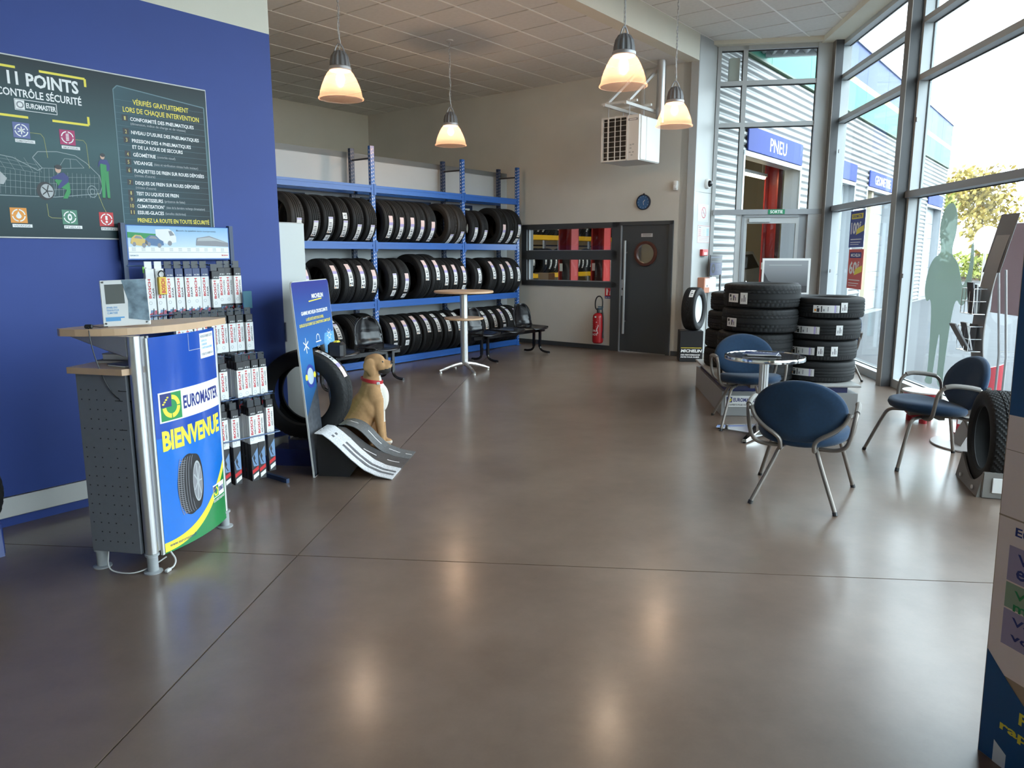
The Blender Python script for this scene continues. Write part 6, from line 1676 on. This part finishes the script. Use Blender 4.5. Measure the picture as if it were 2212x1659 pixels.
MB().text('Euromaster vous propose', .06, .60, .740, .775, .002, bold=.02).build('lettering', 'ink_navy', cb, smooth=False)
for i, r in enumerate(('Services auto', 'Atelier mobile', 'Garantie pneus')):
    y = .935 - .042 * i
    MB().disc(.085, y + .012, .006, z=.002, n=12).build('bullet', 'ink_navy', cb, smooth=False)
    MB().text(r, .125, .125 + .026 * len(r), y, y + .030, .002, bold=.02).build('lettering', 'ink_navy', cb, smooth=False)
MB().text('Pour vous', .13, .40, .175, .215, .0022, bold=.03).build('lettering', 'ink_yellow', cb, smooth=False)
MB().text('rapprocher', .07, .42, .115, .155, .0022, bold=.03).build('lettering', 'ink_yellow', cb, smooth=False)
MB().poly([(.055, .0, .002), (.10, .0, .002), (.10, .05, .002), (.055, .075, .002)]).build('white_corner', 'label_white', cb, smooth=False)

# ================================================================== notices on the white pier
CX = lambda a, z, d=.0045: MF @ frame((BB + d, a, z), (0, 1, 0), (0, 0, 1))
ns = thing('no_smoking_notice', 'no smoking notice sheet on the white pier', 'notice', M=CX(10.86, 2.07))
MB().rbox(0, .40, 0, .26, 0, .002, .0005).build('sheet', 'paper', ns, smooth=False)
MB().ring(.22, .135, .070, .085, .0026).line([(.165, .190), (.275, .080)], .014, .0028).build('red_ring', mat('ink_rose', (.48, .10, .12), .5), ns, smooth=False)
tag(MB().line([(.15, .13), (.27, .13)], .014, .0024).line([(.25, .14), (.27, .17), (.26, .19)], .006, .0024).line([(.06, .245), (.34, .245)], .004, .0024).line([(.06, .02), (.34, .02)], .004, .0024).build('print', 'ink_lightgrey', ns, smooth=False), kind='stuff')
nt2 = thing('safety_notice', 'printed safety instructions sheet below the no smoking notice', 'notice', M=CX(10.88, 1.745))
MB().rbox(0, .46, 0, .27, 0, .002, .0005).build('sheet', 'paper', nt2, smooth=False)
rd = MB(); bl = MB(); bk_ = MB()
rd.line([(.01, .262), (.45, .262)], .006, .0024).line([(.01, .10), (.45, .10)], .004, .0024).line([(.01, .008), (.45, .008)], .004, .0024).line([(.01, .008), (.01, .262)], .004, .0024).line([(.45, .008), (.45, .262)], .004, .0024)
for i in range(6): rd.line([(.04, .205 - i * .018), (.13, .205 - i * .018)], .006, .0024); bl.line([(.33, .215 - i * .019), (.42, .215 - i * .019)], .010, .0024); bk_.line([(.18, .205 - i * .018), (.27, .205 - i * .018)], .003, .0024)
for i in range(4): rd.line([(.06, .085 - i * .016), (.38, .085 - i * .016)], .003, .0024)
tag(rd.build('red_print', 'ink_rose', nt2, smooth=False), kind='stuff'); tag(bl.build('teal_print', mat('ink_pale_teal', (.20, .45, .50), .5), nt2, smooth=False), kind='stuff'); tag(bk_.rect(.04, .12, .23, .245, .0024).build('black_print', 'ink_grey', nt2, smooth=False), kind='stuff')
fc = thing('fire_call_point', 'red fire alarm call point on the white pier', 'alarm', M=CX(11.0, 1.55))
MB().rbox(0, .20, 0, .10, 0, .05, .006).build('housing', 'call_red', fc, smooth=False)
MB().rect(.05, .16, .015, .055, .0505).build('glass_front', 'label_white', fc, smooth=False)
ds2 = thing('dome_camera', 'small white dome camera high on the white pier', 'camera', M=CX(11.14, 2.64))
MB().lathe([(.001, 0), (.075, 0), (.075, .03), (.065, .045), (.001, .045)], 28).build('base', 'heater_white', ds2)
MB().lathe([(.052, .043), (.050, .06), (.038, .082), (.018, .094), (.001, .096)], 24).build('dome', 'gloss_black', ds2)

# tall black counter card and document box beside the pier, on a slim post
fs2 = thing('poster_totem', 'slim black totem with dark tyre poster in front of the pier', 'totem', M=MF @ Matrix.Translation((-4.72, 11.03, 0)))
MB().box(-.10, .14, .26, .44, 0, .012).build('foot_plate', 'black_plastic', fs2, smooth=False)
MB().box(0, .02, .40, .44, .012, 1.26).build('post', 'black_plastic', fs2, smooth=False)
MB().rbox(0, .012, .0, .46, 1.245, 1.565, .003).build('poster_board', 'black_plastic', fs2, smooth=False)
TX = frame((.0125, 0, 1.245), (0, 1, 0), (0, 0, 1))
MB().rect(.008, .452, .008, .200, 0).build('poster_lower', mat('totem_navy', (.02, .028, .09), .4), fs2, M=TX, smooth=False)
MB().ring(.12, .11, .028, .075, .0006, e=1.0).build('tyre_print', 'ink_black', fs2, M=TX, smooth=False)
tag(MB().line([(.04, .215), (.40, .215)], .010, .0006).line([(.22, .165), (.40, .165)], .010, .0006).line([(.22, .14), (.38, .14)], .006, .0006).line([(.22, .115), (.40, .115)], .006, .0006).line([(.22, .09), (.36, .09)], .006, .0006).line([(.02, .28), (.42, .285)], .022, .0006).build('poster_print', mat('ink_dim', (.12, .13, .17), .5), fs2, M=TX, smooth=False), kind='stuff')
db = thing('sanitiser_box', 'white and copper dispenser box fixed low on the pier', 'dispenser', M=CX(10.96, .98, .0045))
MB().rbox(.10, .50, 0, .24, 0, .10, .015).build('white_body', 'label_white', db, smooth=False)
MB().rbox(0, .20, 0, .24, .0, .115, .006).build('copper_frame', mat('copper_card', (.48, .20, .12), .5), db, smooth=False)
MB().rbox(.03, .19, .085, .225, .11, .118, .004).build('white_window', 'label_white', db, smooth=False)
MB().disc(.10, .11, .016, z=.119).build('button', 'ink_black', db, smooth=False)
# black tyre tower beside the pier
ts = thing('tyre_tower', 'black tyre tower with white brand lettering near the grey door', 'stand', (2.66, 11.02, 0), -.10)
MB().rbox(-.17, .17, -.08, .20, 0, .46, .006).build('tower', 'black_plastic', ts, smooth=False)
MB().text('MICHELIN', -.15, .15, .145, .185, .0006, M=frame((0, -.0806, 0), (1, 0, 0), (0, 0, 1)), bold=.04, shear=.2).build('brand_lettering', 'ink_white', ts, smooth=False)
MB().rect(-.15, .15, .205, .212, .0006, M=frame((0, -.0806, 0), (1, 0, 0), (0, 0, 1))).build('yellow_rule', 'ink_yellow', ts, smooth=False)
tag(MB().text('DES PERFORMANCES', -.15, .13, .095, .115, .0006, M=frame((0, -.0806, 0), (1, 0, 0), (0, 0, 1)), bold=.03, shear=.2).text('FAITES POUR DURER', -.15, .12, .062, .082, .0006, M=frame((0, -.0806, 0), (1, 0, 0), (0, 0, 1)), bold=.03, shear=.2).build('slogan_lettering', 'ink_white', ts, smooth=False), kind='stuff')
tw = place('tyre', TY['vee'][0]); tw.location = (2.70, 11.07, .46 + .318); tw.rotation_euler = (0, 0, -.55)
tag(tw, 'upright tyre standing on the black tower near the door', 'tyre')
add_tag(tw, .318, .062, .15, C_SMALL, PI + -.85, x=.03)
hubc = MB().lathe([(.001, .0), (.15, .0), (.205, .012), (.205, .03), (.15, .02), (.001, .02)], 32).build('hub_disc', mat('hub_white', (.55, .57, .58), .4), tw, M=frame((.03, 0, 0), (0, 1, 0), (0, 0, 1)))

# poster card standing on the floor behind the stacks
pc2 = thing('poster_easel', 'grey landscape poster on an easel behind the tyre stacks', 'poster', M=WF @ frame((2.40, 9.3, 0), (1, 0, 0), (0, 0, 1)))
MB().rbox(-.28, .28, .82, 1.525, -.01, .004, .003).build('board', 'label_white', pc2, smooth=False)
MB().rect(-.255, .255, 1.12, 1.50, .0048).build('photo_print', ramp_mat('print_dusk', (.06, .06, .065), (.30, .31, .33), 1, 1.12, 1.45, .4), pc2, smooth=False)
MB().poly([(-.255, 1.12, .0052), (.255, 1.12, .0052), (.255, 1.20, .0052), (-.06, 1.20, .0052), (-.20, 1.26, .0052), (-.255, 1.36, .0052)]).build('hill_print', mat('print_hill', (.045, .045, .05), .4), pc2, smooth=False)
MB().poly([(.05, 1.19, .0056), (.07, 1.235, .0056), (.15, 1.238, .0056), (.18, 1.21, .0056), (.19, 1.17, .0056), (.06, 1.165, .0056)]).build('car_print', 'ink_grey', pc2, smooth=False)
MB().line([(-.20, 1.445), (.18, 1.445)], .008, .0056).build('caption', 'ink_lightgrey', pc2, smooth=False)
MB().rect(-.255, .255, .845, 1.10, .0048).build('blue_band', mat('band_blue', (.03, .06, .22), .4), pc2, smooth=False)
MB().line([(-.22, 1.045), (.20, 1.045)], .010, .0054).line([(-.22, 1.01), (.14, 1.01)], .008, .0054).build('caption', 'label_white', pc2, smooth=False)
for s in (-1, 1): MB().tube([(s * .22, 0, .12), (s * .20, .84, -.012)], .012, n=8).build('easel_leg', 'grey_metal', pc2)
MB().tube([(0, 0, -.30), (0, .90, -.012)], .012, n=8).build('easel_leg', 'grey_metal', pc2)

# ================================================================== sheets and films on the glass
GX = lambda w, z: WF @ frame((3.812, w, z), (0, -1, 0), (0, 0, 1))              # x towards the camera, y up, z into the room
def promo(nm, label, w, z0, z1, base, big, small, stripe):
    t = thing(nm, label, 'poster', M=GX(w, z0))
    W_ = .58; H_ = z1 - z0
    MB().rbox(0, W_, 0, H_, 0, .002, .0006).build('sheet', base, t, smooth=False)
    MB().text(big, .05, .36, H_ * .38, H_ * .68, .0026, bold=.03).text('€', .37, .44, H_ * .52, H_ * .68, .0026, bold=.03).build('price_lettering', 'ink_white', t, smooth=False)
    MB().poly([(.26, H_ * .34, .003), (.56, H_ * .44, .003), (.56, H_ * .60, .003), (.30, H_ * .50, .003)]).build('yellow_flash', 'ink_yellow', t, smooth=False)
    tag(MB().line([(.06, H_ * .22), (.50, H_ * .22)], .012, .0026).line([(.06, H_ * .14), (.46, H_ * .14)], .010, .0026).line([(.06, H_ * .08), (.40, H_ * .08)], .008, .0026).build('small_print', 'label_white', t, smooth=False), kind='stuff')
    MB().rect(.05, .50, H_ * .78, H_ * .92, .0026).build('name_band', stripe, t, smooth=False)
    MB().text(small, .09, .46, H_ * .81, H_ * .89, .003, bold=.03).build('name_lettering', 'ink_navy' if stripe == 'ink_yellow' else 'ink_white', t, smooth=False)
promo('promotion_poster', 'blue promotion poster with 100 offer on the window', 11.42, 1.67, 2.18, mat('promo_blue', (.03, .05, .28), .4), '100', 'EUROMASTER', 'ink_yellow')
promo('promotion_poster', 'red promotion poster with 60 offer on the window', 11.38, 1.09, 1.645, mat('promo_red', (.62, .07, .05), .4), '60', 'MICHELIN', 'sign_blue')
pp = thing('window_sheet', 'plain rose grey sheet hung on the window behind the leaflet stand', 'sheet', M=GX(7.42, 1.035))
MB().rbox(0, .52, 0, .81, .002, .006, .001).build('sheet', 'film_rose', pp, smooth=False)
MB().rbox(.0, .02, .0, .02, .006, .010, .002).build('suction_clip', 'label_white', pp, smooth=False)
sil = thing('window_sticker', 'pale green standing person silhouette film on the window', 'sticker', M=GX(8.41, 0))
def blob(pts, it=3):
    P = [Vector((x, y, 0)) for x, y in pts]
    for _ in range(it):
        Q = []
        for i in range(len(P)): a, b = P[i], P[(i + 1) % len(P)]; Q += [a * .75 + b * .25, a * .25 + b * .75]
        P = Q
    return [(p.x, p.y, 0) for p in P]
S = MB()
S.prism([(p[0], p[1]) for p in blob([(-.13, 1.66), (-.20, 1.80), (-.19, 1.94), (-.10, 2.09), (.06, 2.11), (.17, 1.98), (.18, 1.80), (.12, 1.66), (.13, 1.56), (.26, 1.50), (.34, 1.38), (.42, 1.22), (.52, 1.46), (.50, 1.66), (.55, 1.70), (.59, 1.50), (.56, 1.18), (.44, 1.03), (.30, 1.14), (.24, .92), (.20, .50), (.19, .24), (.26, .17), (.05, .17), (.06, .50), (.02, .80), (-.03, .50), (-.05, .24), (-.04, .16), (-.24, .16), (-.17, .25), (-.18, .55), (-.21, .92), (-.26, 1.10), (-.36, 1.04), (-.44, 1.18), (-.38, 1.42), (-.27, 1.54), (-.14, 1.57)], 2)], .001, .0035)
S.build('figure_film', 'film_green', sil, smooth=False)

# ================================================================== signs on the workshop facade
for i, s in enumerate(BAYSTART):
    g = thing('bay_sign', ['blue PNEU sign above the first workshop bay', 'blank blue sign above the second workshop bay', 'blue GEOMETRIE sign above the third workshop bay', 'blue sign above the fourth workshop bay', 'blue sign above the last workshop bay'][i], 'sign',
              M=MF @ frame((-4.885, s + .08, DH + .06), (0, 1, 0), (0, 0, 1)), group='signs above the workshop bays')
    MB().rbox(0, 2.92, 0, .40, 0, .03, .004).build('sign_board', 'sign_blue', g, smooth=False)
    if i in (0, 2): MB().text(('PNEU', '', 'GEOMETRIE')[i], *((1.05, 1.95) if i == 0 else (.55, 2.4)), .085, .315, .031, bold=.005).build('lettering', 'ink_white', g, smooth=False)

# ================================================================== inside the workshop
wk = thing('workshop_rack', 'yellow beamed tyre shelving inside the workshop', 'rack', M=MF)
WB0, WB1 = -10.55, -11.0
for a in (11.3, 13.4, 15.5, 17.6, 19.7):
    for b in (WB0, WB1): MB().box(b - .05, b, a - .03, a + .03, 0, 3.4).build('upright', 'grey_metal', wk, smooth=False)
for z in (.20, 1.02, 1.92, 2.72):
    for a0 in (11.3, 13.4, 15.5, 17.6):
        for b in (WB0, WB1 + .05): MB().box(b - .045, b + .005, a0 + .03, a0 + 2.07, z, z + .11).build('beam', 'rack_yellow', wk, smooth=False)
rnw = random.Random(21)
for li, z in enumerate((1.02, 1.92)):
    a = 12.6
    while a < 19.4:
        me, R, w = TY[rnw.choice(('rib', 'vee', 'rib', 'small'))]
        o = place('tyre', me); o.location = mpt(a, -10.755, z + .11 + math.sqrt(R * R - .16 ** 2)); o.rotation_euler = (0, 0, RZT)
        tag(o, 'black tyre on the %s yellow workshop shelf seen through the interior window' % ('lower', 'upper')[li], 'tyre', 'tyres on the %s workshop shelf' % ('lower', 'upper')[li])
        add_tag(o, R, .062, .26, C_WHITE, rnw.uniform(-.2, .55)); a += w + .012 + (.25 if rnw.random() < .10 else 0)
for i, (a, b, lb) in enumerate(((12.35, -8.20, 'left red vehicle lift column seen through the workshop window'), (13.1, -7.92, 'right red vehicle lift column seen through the workshop window'), (16.45, -5.68, 'red lift column seen through the open workshop bay'))):
    t = thing('vehicle_lift', lb, 'lift', M=MF @ Matrix.Translation((b, a, 0)), group='red vehicle lifts')
    MB().box(-.20, .20, -.20, .20, 0, .03).build('base_plate', 'lift_red', t, smooth=False)
    MB().box(-.15, .15, .10, .13, 0, 3.6).box(-.15, -.12, -.13, .13, 0, 3.6).box(.12, .15, -.13, .13, 0, 3.6).build('column', 'lift_red', t, smooth=False)
    MB().box(-.11, .11, -.05, .09, .4, 1.5).build('carriage', 'dark_metal', t, smooth=False)
    MB().box(-.06, .06, -.70, -.02, .42, .52).build('lift_arm', 'lift_red', t, smooth=False)
    MB().rect(-.12, -.05, 1.25, 1.40, 0, M=frame((-.0, -.131, 0), (1, 0, 0), (0, 0, 1))).build('sticker', 'label_white', t, smooth=False)
bx = thing('cardboard_carton', 'brown cardboard carton on the workshop bench behind the window', 'carton', M=MF @ Matrix.Translation((-8.75, 12.1, .95)))
MB().rbox(0, .25, 0, .22, 0, .26, .004).build('carton', 'card_edge', bx, smooth=False)
MB().box(-.09, .0, 0, .22, .24, .26, M=Matrix.Rotation(.0, 4, 'Y')).build('flap', 'card_edge', bx, smooth=False)
wb2 = thing('workbench', 'grey workbench in the workshop below the interior window', 'bench', M=MF @ Matrix.Translation((-9.3, 11.75, 0)))
MB().box(0, .85, 0, .7, .90, .95).build('bench_top', 'oil_grey', wb2, smooth=False)
for x in (.05, .75):
    for y in (.05, .60): MB().box(x, x + .05, y, y + .05, 0, .90).build('leg', 'dark_metal', wb2, smooth=False)
tc = thing('tool_cabinet', 'white drawer cabinet in the workshop behind the interior window', 'cabinet', M=MF @ Matrix.Translation((-8.35, 13.9, 0)))
MB().box(0, .5, 0, .45, 0, 1.45).build('body', 'heater_white', tc, smooth=False)
for j in range(6): MB().rbox(.02, .48, -.015, 0, .10 + j * .22, .30 + j * .22, .004).build('drawer', 'heater_white', tc, smooth=False)
# tyre changer seen through the open bay
tm = thing('tyre_changer', 'teal tyre changing machine seen through the exit door glass', 'machine', M=MF @ Matrix.Translation((-6.6, 14.1, 0)))
MB().rbox(-.35, .35, -.3, .3, 0, .75, .02).build('base_cabinet', mat('machine_teal', (.10, .26, .28), .45), tm, smooth=False)
MB().rbox(-.08, .08, .15, .30, .75, 1.75, .01).build('column', 'machine_teal', tm, smooth=False)
MB().cyl((0, .2, 1.60), (-.05, -.28, 1.72), .03, n=10).build('swing_arm', 'dark_metal', tm)
MB().cyl((0, -.05, .75), (0, -.05, .82), .24, n=28).build('turntable', 'grey_metal', tm)
vn = thing('parked_car', 'white car raised inside the workshop behind the exit door', 'car', M=MF @ Matrix.Translation((-7.6, 17.6, .25)) @ Matrix.Rotation(PI / 2, 4, 'Z'))
bd = [(-2.0, .25), (-2.02, .62), (-1.7, .78), (-.95, .88), (-.35, 1.36), (.9, 1.40), (1.55, 1.02), (2.0, .92), (2.05, .30)]
MB().prism(bd, -.80, .80, M=frame((0, 0, 0), (1, 0, 0), (0, 0, 1))).build('body', 'heater_white', vn, smooth=False)
MB().prism([(-.86, .90), (-.33, 1.30), (.86, 1.33), (1.38, 1.0)], -.81, .81, M=frame((0, 0, 0), (1, 0, 0), (0, 0, 1))).build('windows', 'gloss_black', vn, smooth=False)
for x in (-1.3, 1.3):
    for y in (-.80, .80): MB().cyl((x, y - .1, .06), (x, y + .1, .06), .31, n=24).build('wheel', 'rubber', vn)
